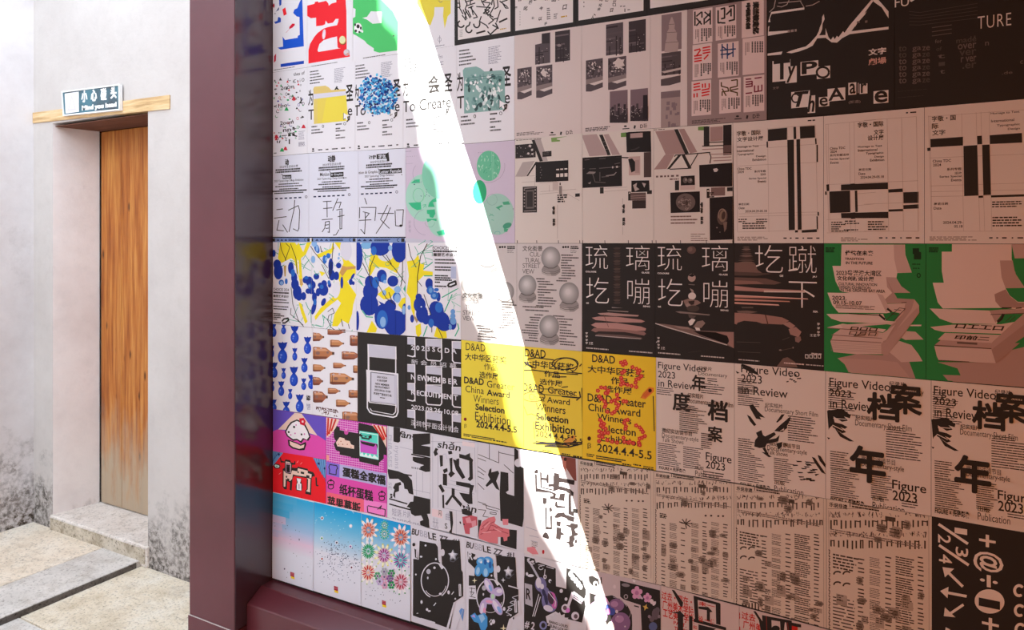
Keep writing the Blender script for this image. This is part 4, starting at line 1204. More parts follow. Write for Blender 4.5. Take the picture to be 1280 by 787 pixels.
for i, x in enumerate((78, 112, 145, 188, 218, 268)):
    p.r(x, 731, x + (18, 10, 18, 8, 30, 20)[i], 738, K)
p.z('b7').small(585, 644, 690, 5, 12, K, 0.5, 12, 0.6)
p.build()
p = Poster('poster', 'pale grid poster at the picture edge with black bars like a tall table', [(1155.5, 134), (1290, 122.8), (1290, 304.8), (1155.5, 304.4)], PG, G)
p.z('b8')
p.lns([[(332, 100), (348, 700)], [(340, 100), (352, 700)], [(505, 88), (515, 700)], [(580, 82), (600, 700)], [(605, 80), (625, 700)], [(648, 78), (662, 700)], [(330, 105), (830, 70)], [(340, 320), (830, 300)], [(345, 465), (830, 450)], [(345, 520), (830, 512)], [(345, 495), (830, 485)], [(345, 700), (830, 700)]], 1.6, GRID)
p.t('字敬・国', 350, 104, 474, 132, K, 0.02).t('际', 350, 142, 384, 170, K, 0.02).t('文字', 352, 176, 420, 204, K, 0.02)
for s, x0, y, x1 in (('Homage to Text', 656, 84, 806), ('International', 658, 122, 778), ('Typographic', 688, 146, 808), ('Design', 745, 164, 808), ('China TDC', 354, 330, 450), ('2024', 356, 350, 398), ('系列专题', 428, 372, 504), ('活动', 468, 392, 504), ('Series Special', 390, 412, 504), ('Events', 450, 428, 504), ('展览日期', 360, 552, 434), ('Date', 360, 574, 400), ('2024.04.29-', 408, 648, 510), ('05.18', 466, 668, 510)):
    p.t(s, x0, y, x1, y + 14, K, 0.015)
p.polys([[(342, 222), (512, 210), (512, 255), (343, 265)], [(326, 268), (343, 266), (343, 283), (327, 284)], [(514, 258), (586, 253), (592, 514), (518, 518)], [(585, 206), (610, 204), (612, 248), (587, 250)], [(612, 252), (650, 250), (657, 511), (618, 513)], [(650, 202), (818, 190), (820, 240), (652, 248)], [(592, 517), (616, 515), (617, 526), (593, 527)], [(657, 514), (830, 508), (830, 520), (658, 525)]], K)
p.small(663, 546, 822, 3, 12, K, 0.5, 12, 0.3).small(665, 626, 822, 4, 14, K, 0.5, 12, 0.2).small(338, 728, 590, 3, 8, '#8d7c74', 0.5, 20, 0.5)
for i, x in enumerate((648, 685, 715, 765, 795)):
    p.r(x, 731, x + (18, 10, 24, 8, 30)[i], 738, K)
p.build()
# ------------------------------------------------------------------ fourth row: brush drawings
DB, MB_, LB, YE, TE = '#1f3a9e', '#2f6cc4', '#8db8e6', '#f2e02c', '#3fb08c'
G = 'blue and yellow brush drawing posters'
BAR = '#7f97c6'
def brush_bar(p, x0, x1, y0, y1):
    p.r(x0, y0, x1, y1, BAR)
    h = y1 - y0
    w = x1 - x0
    p.r(x0, y0 + h * .2, x0 + w * .055, y1 - h * .15, K).r(x1 - w * .07, y0 + h * .2, x1 - w * .01, y1 - h * .15, K)
    for k in (.1, .2, .31):
        p.poly([(x0 + w * k, y0 + h * .7), (x0 + w * (k + .04), y0 + h * .3), (x0 + w * (k + .08), y0 + h * .7)], '#24305c')
    p.small(x0 + w * .42, y0 + h * .3, x0 + w * .75, 2, h * .25, '#24305c', 0.7, 12, 0.2, 0.1)
    p.ring(x1 - w * .12, y0 + h * .5, w * .025, h * .28, h * .12, '#24305c', 60, 300, 8)
def blobs(p, lst, c, n=16):
    p.els(lst, c, n)
def scribble(p, seed, x0, y0, x1, y1, n, c, w):
    rr = random.Random(seed)
    L = []
    for _ in range(n):
        x, y = rr.uniform(x0, x1), rr.uniform(y0, y1)
        L.append([(x, y), (x + rr.uniform(-70, 70), y + rr.uniform(-60, 60)), (x + rr.uniform(-90, 90), y + rr.uniform(-90, 90))])
    p.lns(L, w, c)
def brush_left(p):
    p.z('c1')
    scribble(p, 1, 60, 60, 330, 300, 9, TE, 4); scribble(p, 2, 380, 80, 700, 350, 9, '#7cc4ae', 4); scribble(p, 3, 180, 560, 360, 740, 5, TE, 4); scribble(p, 5, 380, 680, 700, 780, 9, TE, 4)
    p.polys([[(100, 50), (220, 50), (250, 90), (240, 190), (250, 310), (290, 390), (270, 420), (250, 330), (215, 200), (190, 180), (110, 220), (80, 180)], [(250, 50), (215, 120), (245, 200), (310, 150), (360, 40), (320, 50), (290, 130)], [(250, 180), (270, 180), (285, 390), (262, 400)],
             [(545, 50), (640, 50), (630, 170), (720, 250), (720, 310), (650, 370), (690, 430), (725, 480), (700, 560), (690, 640), (660, 720), (610, 690), (570, 740), (525, 740), (545, 640), (600, 550), (570, 520), (480, 590), (420, 650), (390, 690), (380, 660), (430, 590), (530, 500), (580, 440), (590, 380), (570, 330), (620, 220), (590, 110)],
             [(250, 540), (275, 555), (325, 700), (305, 720), (270, 620)], [(400, 150), (520, 100), (530, 50), (545, 100), (520, 140), (410, 180)], [(420, 285), (470, 300), (440, 330)]], YE)
    p.polys([[(610, 240), (640, 250), (720, 245), (720, 265), (650, 275), (610, 330), (590, 300)]], '#c99b5a').poly([(128, 240), (150, 240), (145, 330), (135, 330)], '#c2a05c').poly([(262, 350), (280, 350), (290, 400), (262, 400)], '#d9b06a')
    p.els([(640, 110, 48, 90, -5)], '#dcdce8', 20).els([(560, 440, 32, 70, 8)], '#e4e4ec', 18)
    blobs(p, [(48, 140, 15, 30), (75, 230, 32, 40), (85, 290, 38, 65), (188, 260, 24, 50), (215, 340, 25, 45), (222, 395, 32, 45), (240, 460, 36, 60), (255, 500, 24, 30), (292, 492, 22, 34), (310, 360, 26, 28), (340, 370, 30, 40), (396, 330, 24, 26), (365, 400, 26, 35), (330, 450, 22, 22), (358, 452, 22, 24), (380, 500, 20, 40), (375, 590, 18, 55, 15), (430, 400, 22, 20), (460, 390, 24, 30), (455, 440, 40, 50), (410, 460, 18, 34), (455, 540, 18, 34, 20), (505, 400, 14, 22), (515, 240, 20, 60), (525, 320, 26, 44), (562, 325, 22, 36), (580, 240, 22, 24), (606, 380, 12, 50), (680, 375, 16, 26), (700, 385, 12, 16), (695, 330, 10, 30, 30)], DB)
    blobs(p, [(205, 300, 18, 32), (400, 100, 20, 40, -20), (465, 190, 18, 36), (495, 160, 18, 22), (440, 415, 16, 18), (500, 380, 12, 20), (110, 380, 22, 24), (150, 370, 12, 24), (345, 410, 18, 22), (385, 540, 14, 26), (315, 340, 18, 14)], MB_)
    blobs(p, [(370, 190, 18, 30), (380, 60, 22, 28), (112, 385, 14, 16), (478, 185, 10, 18), (340, 408, 9, 12), (580, 180, 9, 12), (585, 148, 7, 14), (402, 100, 10, 26)], LB)
    p.poly([(495, 290), (510, 200), (530, 215), (525, 300), (505, 350)], '#23306e')
    p.lns([[(100, 50), (110, 110), (150, 200)], [(185, 60), (230, 180), (240, 310)], [(145, 55), (180, 90), (140, 200)], [(190, 420), (205, 560), (250, 690), (300, 750)], [(190, 590), (185, 640), (290, 730)], [(350, 80), (380, 130), (430, 190), (490, 260)], [(430, 80), (440, 130), (450, 120)], [(538, 50), (525, 200)], [(440, 230), (500, 350)], [(490, 620), (530, 590), (545, 630), (500, 650), (490, 690), (520, 750), (550, 770)], [(600, 680), (615, 740)], [(660, 720), (670, 760)]], 5, K)
    p.lns([[(310, 540), (330, 590), (355, 620)], [(290, 270), (300, 240), (340, 190)], [(380, 280), (395, 320), (420, 300)], [(500, 470), (540, 500)], [(505, 500), (535, 530)]], 5, TE)
    p.poly([(275, 750), (318, 745), (310, 770), (290, 775)], K)
p = Poster('poster', 'white poster of blue and yellow brush blobs with lettering at its left edge', [(341, 297), (389.5, 297), (389.5, 409.2), (341, 404.5)], W, G)
brush_left(p)
brush_bar(p, 40, 345, 10, 48)
p.r(36, 418, 178, 600, '#e4e4ec')
p.t('CHOICES 2024', 44, 424, 172, 446, K).small(44, 455, 172, 1, 18, K, 0.7, 10, 0.0, 0.15).t('雕塑艺术设计', 44, 478, 172, 500, K, 0.04)
for y, w in ((515, 110), (535, 128), (570, 124), (590, 112), (630, 60), (645, 90), (660, 60), (675, 30), (702, 62)):
    p.small(44, y, 44 + w, 1, 16, '#333', 0.55, 12, 0.0, 0.1)
p.ln([(115, 700), (130, 680), (165, 672), (170, 690), (140, 712), (118, 712)], 12, K)
p.build()
p = Poster('poster', 'white poster of a branching yellow brush shape with dark blue blobs', [(389.5, 297), (445.5, 297), (445.5, 414.6), (389.5, 409.2)], W, G)
brush_left(p)
brush_bar(p, 350, 722, 10, 48)
p.poly([(485, 770), (635, 765), (635, 800), (485, 800)], '#7a4034')
p.build()
p = Poster('poster', 'white poster of large overlapping dark blue brush discs on yellow', [(445.5, 297), (507, 297), (507, 419.3), (445.5, 414.6)], W, G)
p.z('c2')
p.polys([[(150, 80), (300, 110), (370, 180), (340, 280), (260, 240), (180, 230), (140, 300), (120, 260)], [(190, 440), (280, 380), (330, 420), (290, 470), (240, 480)], [(350, 520), (380, 470), (412, 460), (412, 540), (380, 560)], [(150, 640), (190, 700), (180, 730), (110, 730)]], YE)
scribble(p, 11, 40, 60, 160, 220, 7, TE, 4); scribble(p, 12, 330, 200, 410, 420, 6, '#8fcab4', 4); scribble(p, 13, 30, 270, 120, 350, 4, TE, 4); p.ring(270, 210, 16, 14, 4, TE, 0, 300)
p.els([(255, 140, 60, 50)], '#dcdfe8', 16).els([(110, 70, 50, 26)], '#7fb6e0', 14)
blobs(p, [(215, 80, 75, 68), (360, 100, 60, 100), (45, 150, 35, 110), (226, 300, 38, 48), (310, 340, 42, 42), (135, 350, 38, 52), (140, 420, 58, 70), (130, 520, 70, 82), (290, 530, 45, 50), (330, 660, 90, 100), (400, 570, 22, 60), (230, 610, 60, 95), (40, 640, 14, 75)], DB)
blobs(p, [(180, 350, 26, 45), (230, 630, 42, 70), (340, 460, 30, 38), (240, 320, 22, 34), (165, 110, 22, 35)], MB_)
blobs(p, [(245, 428, 16, 22), (345, 405, 25, 28), (345, 470, 24, 34), (395, 560, 14, 34), (250, 345, 12, 14), (235, 650, 22, 40), (290, 88, 16, 22)], LB)
p.poly([(200, 490), (250, 515), (240, 550)], DB)
p.lns([[(80, 200), (130, 300), (150, 380)], [(172, 150), (140, 230), (130, 300)], [(230, 140), (330, 250), (408, 360)], [(385, 185), (382, 320), (370, 380)], [(280, 425), (310, 510)], [(180, 330), (260, 470), (330, 520)], [(300, 210), (260, 140)]], 5, K)
p.ln([(75, 560), (110, 610), (160, 615)], 9, '#6cc0a4').poly([(390, 400), (405, 370), (408, 430)], TE)
p.lns([[(150, 440), (150, 590)], [(330, 580), (332, 740)]], 2, '#182c7c')
brush_bar(p, 0, 402, 8, 48)
p.build()
p = Poster('poster', 'white poster of blue brush discs and green strokes beside the sun streak', [(507, 297), (576, 303.5), (576, 424.5), (507, 419.3)], W, G)
p.z('c2')
p.r(400, 0, 850, 48, '#c9cad8')
p.polys([[(415, 190), (470, 180), (500, 140), (520, 210), (550, 200), (540, 260), (620, 270), (620, 300), (540, 300), (500, 340), (490, 430), (480, 520), (470, 620), (450, 560), (440, 470), (412, 430), (430, 300)], [(480, 680), (520, 660), (525, 740), (500, 770), (485, 740)], [(640, 690), (710, 700), (720, 770), (680, 780), (620, 760)]], YE)
scribble(p, 21, 470, 60, 640, 240, 12, TE, 4); scribble(p, 22, 640, 400, 800, 620, 9, '#86c8b0', 4)
p.lns([[(680, 465), (805, 395)], [(700, 575), (760, 440)], [(545, 300), (610, 300)], [(540, 250), (620, 190)], [(800, 660), (810, 700), (780, 760)], [(570, 680), (540, 760)]], 8, TE)
blobs(p, [(505, 460, 24, 26), (512, 520, 46, 60), (530, 590, 46, 66), (560, 630, 30, 40), (585, 360, 30, 42), (590, 410, 26, 30), (640, 560, 55, 70, -15), (680, 640, 60, 70, -15), (700, 690, 45, 30), (455, 625, 15, 30), (600, 640, 28, 50), (765, 660, 28, 50), (655, 460, 16, 36), (630, 650, 18, 34)], DB)
blobs(p, [(595, 410, 26, 34), (625, 450, 30, 30), (600, 660, 20, 34), (660, 540, 30, 40), (640, 405, 18, 14)], MB_)
blobs(p, [(765, 572, 18, 20), (765, 605, 20, 22), (768, 645, 24, 26), (596, 410, 14, 20), (432, 540, 12, 18), (622, 450, 14, 14), (745, 690, 12, 22)], '#6d9ed6')
p.els([(525, 535, 6, 6)], '#dfe6f4', 8).poly([(475, 600), (500, 640), (490, 660), (470, 620)], '#b49a6a')
p.lns([[(425, 55), (445, 150), (485, 235)], [(570, 55), (520, 150), (495, 300), (495, 440)], [(500, 340), (530, 380)], [(545, 440), (600, 600)], [(650, 690), (690, 780)], [(605, 690), (605, 730)], [(660, 320), (690, 400)]], 5, K)
p.r(612, 66, 800, 392, '#e4e4ec')
p.t('ECHOICES 2024', 612, 74, 800, 100, K).small(612, 106, 800, 1, 20, K, 0.7, 12, 0.0, 0.15).t('雕塑艺术设计', 616, 126, 800, 152, K, 0.05)
for y, w in ((172, 150), (196, 160), (228, 150), (248, 150), (292, 100), (308, 120), (324, 130), (342, 40), (372, 88)):
    p.small(628, y, 628 + w, 1, 18, '#333', 0.6, 14, 0.0, 0.1)
p.ln([(726, 380), (735, 360), (785, 340), (790, 365), (750, 382), (728, 380)], 14, K).r(750, 228, 790, 320, '#b9c2de')
p.build()

# ------------------------------------------------------------------ stone ball posters
G = 'grey posters of stone balls on pedestals'
PB = '#d3cdcb'
def ball(p, cx, cy, rx, ry, k=1.0):
    for i in range(12):
        t = i / 11.0
        v = int(146 + 68 * t)
        col = '#%02x%02x%02x' % (v, v - 2, v - 3)
        p.el(cx - rx * .10 * t, cy - ry * .14 * t, rx * (1 - .78 * t), ry * (1 - .78 * t), col, 30)
    bx, by = cx + rx * .02, cy + ry * 1.05
    p.poly([(cx - rx * .72, by - ry * .35), (cx - rx * .95, by), (cx - rx * .92, by + ry * .40), (cx - rx * .3, by + ry * .62), (cx + rx * .5, by + ry * .60), (cx + rx * .98, by + ry * .28), (cx + rx * .98, by - ry * .1), (cx + rx * .75, by - ry * .40), (cx + rx * .3, by - ry * .15), (cx - rx * .3, by - ry * .12)], '#9a9593')
    p.poly([(cx - rx * .95, by), (cx - rx * .92, by + ry * .40), (cx - rx * .3, by + ry * .62), (cx + rx * .1, by + ry * .62), (cx - rx * .1, by + ry * .22), (cx - rx * .6, by + ry * .12)], '#bab4b1')
    p.lns([[(cx - rx * .95, by + ry * .05), (cx - rx * .4, by + ry * .25), (cx + rx * .4, by + ry * .25), (cx + rx * .98, by)], [(cx - rx * .92, by + ry * .2), (cx - rx * .4, by + ry * .4), (cx + rx * .4, by + ry * .4), (cx + rx * .98, by + ry * .15)]], 4, '#6f6a68')
    p.ln([(cx - rx * .70, by - ry * .30), (cx - rx * .25, by - ry * .1), (cx + rx * .3, by - ry * .1), (cx + rx * .72, by - ry * .34)], 5, '#5d5957')
def street(p, dx, dy):
    p.els([(783 + dx, 76 + dy, 8, 8), (800 + dx, 75 + dy, 8, 8), (817 + dx, 75 + dy, 7, 8)], K, 10).small(834 + dx, 68 + dy, 892 + dx, 2, 12, '#333', 0.7, 14, 0.1, 0.1).small(834 + dx, 94 + dy, 880 + dx, 3, 9, '#777', 0.4, 14, 0.3)
def street_text(p, dx, dy):
    p.t('文化街景', 495 + dx, 66 + dy, 636 + dx, 104 + dy, K).t('CUL-', 546 + dx, 112 + dy, 626 + dx, 142 + dy, K, -0.01, sp=0.85).t('TURAL', 512 + dx, 152 + dy, 622 + dx, 184 + dy, K, -0.01, sp=0.85).t('STREET', 496 + dx, 190 + dy, 620 + dx, 222 + dy, K, -0.01, sp=0.85).t('VIEW', 494 + dx, 230 + dy, 578 + dx, 262 + dy, K, -0.01, sp=0.85)
    for i in range(11):
        p.small((768, 774, 770, 766, 766, 768, 776, 772, 770, 750, 734)[i] + dx, 128 + i * 18 + dy, (850, 892, 842, 816, 862, 838, 868, 862, 870, 838, 810)[i] + dx, 1, 14, '#4a4544', 0.62, 7, 0.0, 0.22)
    for i in range(11):
        p.small((592, 600, 610, 606, 602, 600, 604, 606, 604, 602, 590)[i] + dx, 294 + i * 19 + dy, (650, 690, 712, 664, 735, 694, 650, 712, 736, 722, 700)[i] + dx, 1, 14, '#4a4544', 0.62, 7, 0.0, 0.22)
    p.small(496 + dx, 490 + dy, 645 + dx, 1, 14, '#4a4544', 0.62, 7, 0.0, 0.22).small(515 + dx, 514 + dy, 680 + dx, 1, 14, '#4a4544', 0.62, 7, 0.0, 0.22)
    for i in range(11):
        p.small((580, 545, 552, 540, 512, 516, 490, 494, 536, 540, 512)[i] + dx, 548 + i * 18 + dy, (642, 622, 614, 606, 606, 602, 606, 610, 602, 600, 606)[i] + dx, 1, 14, '#4a4544', 0.6, 7, 0.0, 0.22)
        p.small((710, 738, 752, 756, 758, 758, 758, 756, 756, 756, 760)[i] + dx, 556 + i * 20 + dy, (790, 852, 812, 842, 806, 838, 858, 882, 806, 858, 870)[i] + dx, 1, 14, '#4a4544', 0.6, 7, 0.0, 0.22)
p = Poster('poster', 'grey stone ball poster mostly bleached white by the sun streak', [(576, 304), (646, 304), (646, 432.3), (576, 424.5)], PB, G)
p.z('c3')
street(p, -445, 0)
ball(p, 140, 340, 76, 78); ball(p, 250, 150, 68, 70); ball(p, 372, 390, 66, 72); ball(p, 245, 610, 60, 70)
street_text(p, -420, 330)
p.build()
p = Poster('poster', 'grey stone ball poster with the heading CULTURAL STREET VIEW', [(646, 304), (727.5, 304), (727.5, 439), (646, 432.3)], PB, G)
p.z('c3')
street(p, 0, 0)
street_text(p, 0, 0)
ball(p, 695, 150, 68, 78); ball(p, 530, 345, 63, 74); ball(p, 824, 402, 70, 78); ball(p, 684, 635, 70, 80)
p.build()

# ------------------------------------------------------------------ black glaze posters
G = 'black posters with thin white outlined Chinese characters and flying discs'
WT = '#efe9e6'
def disc(p, pts, c): p.poly(pts, c)
def captions(p, dx, dy, k=1.0):
    for y in (590, 610, 632, 650):
        p.t('字', 58 + dx, y + dy, 72 + dx, y + 14 + dy, WT, 0.05)
    p.t('工艺', 78 + dx, 650 + dy, 104 + dx, 666 + dy, WT, 0.04)
    p.small(62 + dx, 684 + dy, 200 + dx, 1, 12, '#c9bfbb', 0.6, 12, 0.0, 0.25).small(326 + dx, 704 + dy, 470 + dx, 1, 12, '#c9bfbb', 0.6, 12, 0.0, 0.25)
p = Poster('poster', 'black poster 琉璃圪嘣 with a stack of pale oval discs below', [(727.5, 304.5), (819, 304.8), (819, 446.4), (727.5, 438)], K, G)
p.z('c4')
for s, x0, y0, x1, y1 in (('琉', 58, 54, 196, 198), ('璃', 308, 56, 454, 206), ('圪', 62, 252, 202, 408), ('嘣', 316, 258, 452, 414)):
    p.t(s, x0, y0, x1, y1, WT, -0.016)
for s, x0, y, x1 in (('COLOURE', 58, 212, 124), ('GLAZE', 404, 218, 452), ('GE', 62, 406, 78), ('BENG', 414, 426, 456)):
    p.t(s, x0, y, x1, y + 10, WT, 0.03)
for i in range(22):
    y = 72 + i * 16
    p.poly([(228, y), (250, y - 6), (275, y - 3), (268, y + 8), (240, y + 9)], ('#4d403d', '#40352f', '#554641')[i % 3])
PK1, PK2, PK3 = '#b98f88', '#94706a', '#6e5a56'
p.polys([[(190, 455), (322, 462), (322, 468), (195, 460)], [(220, 436), (290, 442), (220, 442)]], '#9c8d88')
p.polys([[(132, 474), (200, 470), (388, 486), (380, 494), (240, 492), (150, 484)]], '#b3918a')
p.polys([[(97, 502), (140, 494), (250, 496), (400, 514), (425, 524), (405, 532), (260, 530), (120, 516)]], PK1)
p.poly([(92, 546), (120, 532), (250, 534), (400, 556), (432, 568), (428, 582), (300, 584), (130, 566)], PK1)
p.poly([(92, 580), (110, 565), (250, 570), (420, 588), (432, 600), (420, 612), (300, 590), (140, 585), (120, 592)], PK2)
p.poly([(118, 605), (140, 600), (300, 610), (405, 624), (408, 634), (260, 628), (130, 614)], PK3)
p.poly([(140, 585), (300, 590), (390, 606), (400, 622), (300, 610), (150, 600)], '#3c3432')
p.lns([[(170, 482), (200, 560)]], 3, '#6b4f49').lns([[(118, 612), (400, 632)]], 4, '#c2b5b0')
captions(p, 0, 0)
p.build()
p = Poster('poster', 'black poster 琉璃圪嘣 with tumbling pebbles above a tilted slab', [(819, 304.8), (918, 304.5), (918, 453.6), (819, 446.4)], K, G)
p.z('c4')
for s, x0, y0, x1, y1 in (('琉', 500, 54, 650, 206), ('璃', 774, 56, 936, 212), ('圪', 504, 260, 656, 424), ('嘣', 784, 270, 934, 434)):
    p.t(s, x0, y0, x1, y1, WT, -0.016)
for s, x0, y, x1 in (('COLOURE', 500, 222, 572), ('GLAZE', 880, 230, 934), ('GE', 502, 428, 522), ('BENG', 890, 450, 938)):
    p.t(s, x0, y, x1, y + 10, WT, 0.03)
p.el(710, 84, 28, 24, '#6a554f').el(702, 80, 14, 14, '#7f675f')
p.el(712, 255, 24, 25, '#b39b93').poly([(690, 240), (715, 230), (735, 240), (715, 250), (700, 246)], '#2a2423').lns([[(692, 296), (730, 299)]], 5, '#7d706c')
p.poly([(700, 320), (720, 330), (728, 352), (705, 362), (690, 360), (712, 345)], '#a6958f').el(714, 368, 24, 22, '#dcd2cd')
p.poly([(660, 395), (690, 384), (750, 395), (770, 410), (750, 420), (700, 440), (672, 425)], '#8f776f').poly([(690, 400), (730, 395), (725, 420), (700, 425)], '#3c3230').el(690, 425, 16, 12, '#a08b83')
p.els([(720, 445, 40, 20)], '#4f4541', 14)
p.poly([(610, 464), (640, 462), (825, 482), (820, 488), (640, 474)], '#8d7d77')
p.polys([[(690, 525), (715, 505), (735, 515), (715, 545), (700, 550)], [(730, 560), (760, 565), (765, 585), (740, 580)]], '#e4dbd6').poly([(720, 560), (745, 525), (780, 518), (796, 535), (770, 565)], '#8d7a72').poly([(690, 480), (740, 490), (720, 510), (695, 500)], '#5f5450')
p.poly([(486, 536), (540, 540), (690, 560), (740, 580), (972, 590), (972, 690), (930, 672), (780, 618), (560, 566)], '#7f6a64')
p.poly([(600, 552), (690, 560), (705, 575), (640, 568)], '#9c857e').poly([(720, 582), (860, 592), (935, 615), (942, 650), (930, 665), (760, 605)], '#231e1d').poly([(860, 592), (972, 590), (972, 690), (935, 665), (944, 640), (930, 612)], '#a27f77')
p.lns([[(486, 536), (560, 560), (930, 670)]], 6, '#cdc3be')
captions(p, 442, 30); p.lns([[(494, 654), (500, 648)]], 4, WT).lns([[(690, 716), (770, 706)]], 2, '#4d4542')
p.build()
p = Poster('poster', 'black poster 圪蹴下 with a tower of glowing rosy discs', [(918, 304.5), (1030, 304), (1030, 463.4), (918, 453.6)], K, G)
p.z('c5')
for s, x0, y0, x1, y1 in (('圪', 190, 70, 344, 218), ('蹴', 374, 72, 528, 220), ('下', 376, 268, 530, 410)):
    p.t(s, x0, y0, x1, y1, WT, -0.016)
for s, x0, y, x1 in (('GE', 326, 232, 346), ('JIU', 506, 238, 530), ('XIA', 508, 428, 536)):
    p.t(s, x0, y, x1, y + 11, WT, 0.03)
for i in range(10):
    y = 76 + i * 12
    w = 22 + i * 4
    p.poly([(142 - w, y + 6), (142 - w * .4, y), (142 + w * .6, y), (142 + w, y + 7), (142, y + 11)], ('#5f4f49', '#7a645c', '#4d403b')[i % 3])
p.polys([[(70, 164), (190, 170), (205, 205), (230, 222), (210, 236), (74, 220)]], '#7c625a').poly([(72, 215), (230, 222), (290, 226), (200, 238), (76, 236)], '#5a4a45')
p.poly([(74, 246), (250, 252), (336, 276), (300, 286), (74, 282)], '#6e5750').poly([(74, 262), (200, 268), (240, 282), (74, 286)], '#8f6d64')
p.poly([(74, 292), (200, 306), (460, 318), (466, 328), (240, 326), (74, 318)], '#b48a82').poly([(240, 318), (466, 322), (466, 330), (240, 328)], '#d9c6bd')
p.polys([[(74, 342), (480, 362), (484, 368), (74, 356)], [(74, 362), (380, 376), (384, 382), (74, 374)], [(74, 382), (320, 394), (326, 402), (74, 392)]], '#c79284')
p.lns([[(74, 344), (480, 364)], [(74, 384), (320, 398)]], 3, '#efc9bb')
p.poly([(74, 440), (220, 448), (340, 466), (378, 485), (340, 505), (230, 500), (200, 490), (130, 484), (95, 495), (90, 505), (76, 500)], '#a07a70').lns([[(248, 452), (262, 505)]], 6, '#5a3f38')
p.poly([(340, 500), (380, 490), (412, 512), (390, 530)], '#a8847b').poly([(375, 530), (415, 518), (446, 545), (430, 575), (385, 560)], '#a5827a').poly([(410, 575), (440, 570), (445, 590), (430, 605), (412, 598)], '#8d7069')
p.poly([(90, 430), (150, 428), (205, 436), (160, 444), (100, 440)], '#7a675f').poly([(115, 408), (180, 408), (182, 416), (120, 416)], '#625650')
p.lns([[(90, 600), (220, 604)], [(95, 654), (220, 660)], [(330, 648), (405, 632)], [(340, 590), (380, 575)]], 2.5, '#5d524e').els([(400, 632, 4, 5), (330, 645, 8, 4)], '#8f7f79', 8)
p.poly([(310, 735), (345, 690), (370, 684), (410, 710), (425, 740)], '#7b645d')
for y in (495, 518, 540, 556):
    p.t('字', 532, y, 547, y + 14, WT, 0.05)
p.t('工艺', 492, 556, 528, 570, WT, 0.04)
for i in range(4):
    p.r(466 + i * 23, 668, 484 + i * 23, 690, WT).r(469 + i * 23, 672, 481 + i * 23, 687, K)
p.small(500, 660, 556, 1, 10, '#c9bfbb', 0.7, 12, 0.0).small(100, 694, 215, 1, 11, '#c9bfbb', 0.5, 12, 0.0, 0.25).small(350, 712, 460, 1, 11, '#e0c8c0', 0.6, 12, 0.0, 0.2).small(470, 722, 572, 1, 11, '#c9bfbb', 0.5, 12, 0.0, 0.3)
p.build()

# ------------------------------------------------------------------ green curling page posters
G = 'green posters of a curling stack of pages'
GN, PP1, PP2, PP3 = '#2f8a4a', '#e2cdc4', '#cdb3aa', '#b2948c'
def pages(p, text):
    # back leaves
    p.poly([(200, 600), (330, 605), (345, 580), (400, 590), (460, 640), (490, 720), (160, 690), (140, 650), (105, 620)], PP3)
    p.poly([(340, 575), (410, 535), (470, 555), (505, 600), (525, 635), (420, 640), (380, 605)], PP2)
    p.poly([(400, 510), (430, 485), (490, 490), (530, 528), (440, 530)], PP2).poly([(460, 455), (520, 455), (518, 462), (440, 462)], PP1)
    p.poly([(105, 620), (300, 628), (400, 640), (450, 700), (460, 715), (170, 692), (140, 650)], '#bd9d94')
    # top leaf with curl
    p.poly([(125, 60), (438, 60), (440, 110), (472, 198), (400, 200), (395, 230), (420, 265), (465, 298), (375, 298), (340, 330), (120, 290), (95, 240), (80, 165), (122, 165)], PP1)
    p.poly([(382, 60), (435, 60), (438, 110), (472, 198), (400, 198), (385, 130)], '#cbb0a8').poly([(345, 220), (394, 222), (420, 265), (465, 298), (375, 298), (350, 270)], '#bfa29a')
    p.poly([(375, 298), (345, 225), (380, 290), (400, 325), (485, 330), (505, 355), (510, 395), (420, 520), (350, 605), (320, 600), (320, 520), (400, 420), (440, 350), (320, 350)], PP3)
    p.poly([(485, 332), (508, 360), (506, 400), (355, 590), (330, 570), (440, 420), (470, 380)], '#c7a89f')
    p.poly([(55, 297), (300, 300), (340, 350), (365, 395), (345, 398), (110, 395), (80, 360)], '#e4d0c8').poly([(300, 300), (345, 395), (365, 380), (330, 310)], '#caaea5')
    p.polys([[(50, 402), (330, 402), (345, 435), (395, 440), (370, 455), (330, 450), (120, 440), (75, 425)], [(56, 468), (320, 490), (330, 492), (345, 478), (130, 450)]], '#dcc6bd')
    p.poly([(120, 455), (390, 440), (430, 400), (440, 350), (350, 352), (370, 390), (420, 400), (380, 450), (130, 470), (85, 500), (72, 540), (320, 555), (350, 500)], '#d2b8af')
    p.poly([(85, 505), (130, 470), (330, 495), (390, 455), (345, 530), (320, 540), (72, 535)], '#cfb5ac')
    p.poly([(70, 535), (320, 545), (330, 600), (190, 600), (85, 590)], '#d3bab1')
    p.lns([[(72, 540 + i * 7), (322, 550 + i * 7)] for i in range(7)], 1.6, '#a98e86')
    p.polys([[(320, 548), (340, 540), (470, 400), (500, 370), (508, 395), (352, 604), (322, 600)]], '#b89990')
    p.lns([[(76, 505), (325, 522)], [(70, 530), (322, 543)], [(55, 470), (310, 490)]], 4, '#8f756e')
    p.lns([[(350, 375), (372, 392)], [(310, 405), (340, 430)]], 10, K).lns([[(160, 400), (310, 408)]], 4, K)
    p.lns([[(340, 436), (410, 372), (440, 376), (380, 436)], [(385, 380), (420, 384)], [(370, 400), (400, 404)], [(420, 346), (446, 344)]], 3, '#4a3f3c')
    p.t('口口口', 166, 464, 305, 480, K, 0.03, 0.2).t('口月口', 160, 484, 300, 504, '#4a3f3c', 0.04, 0.2)
    p.ln([(185, 508), (240, 506)], 4, K)
p = Poster('poster', 'green poster of curling pages headed TRADITION IN THE FUTURE', [(1030, 304), (1157.5, 304.4), (1157.5, 474.2), (1030, 463.4)], GN, G)
p.z('c6')
pages(p, True)
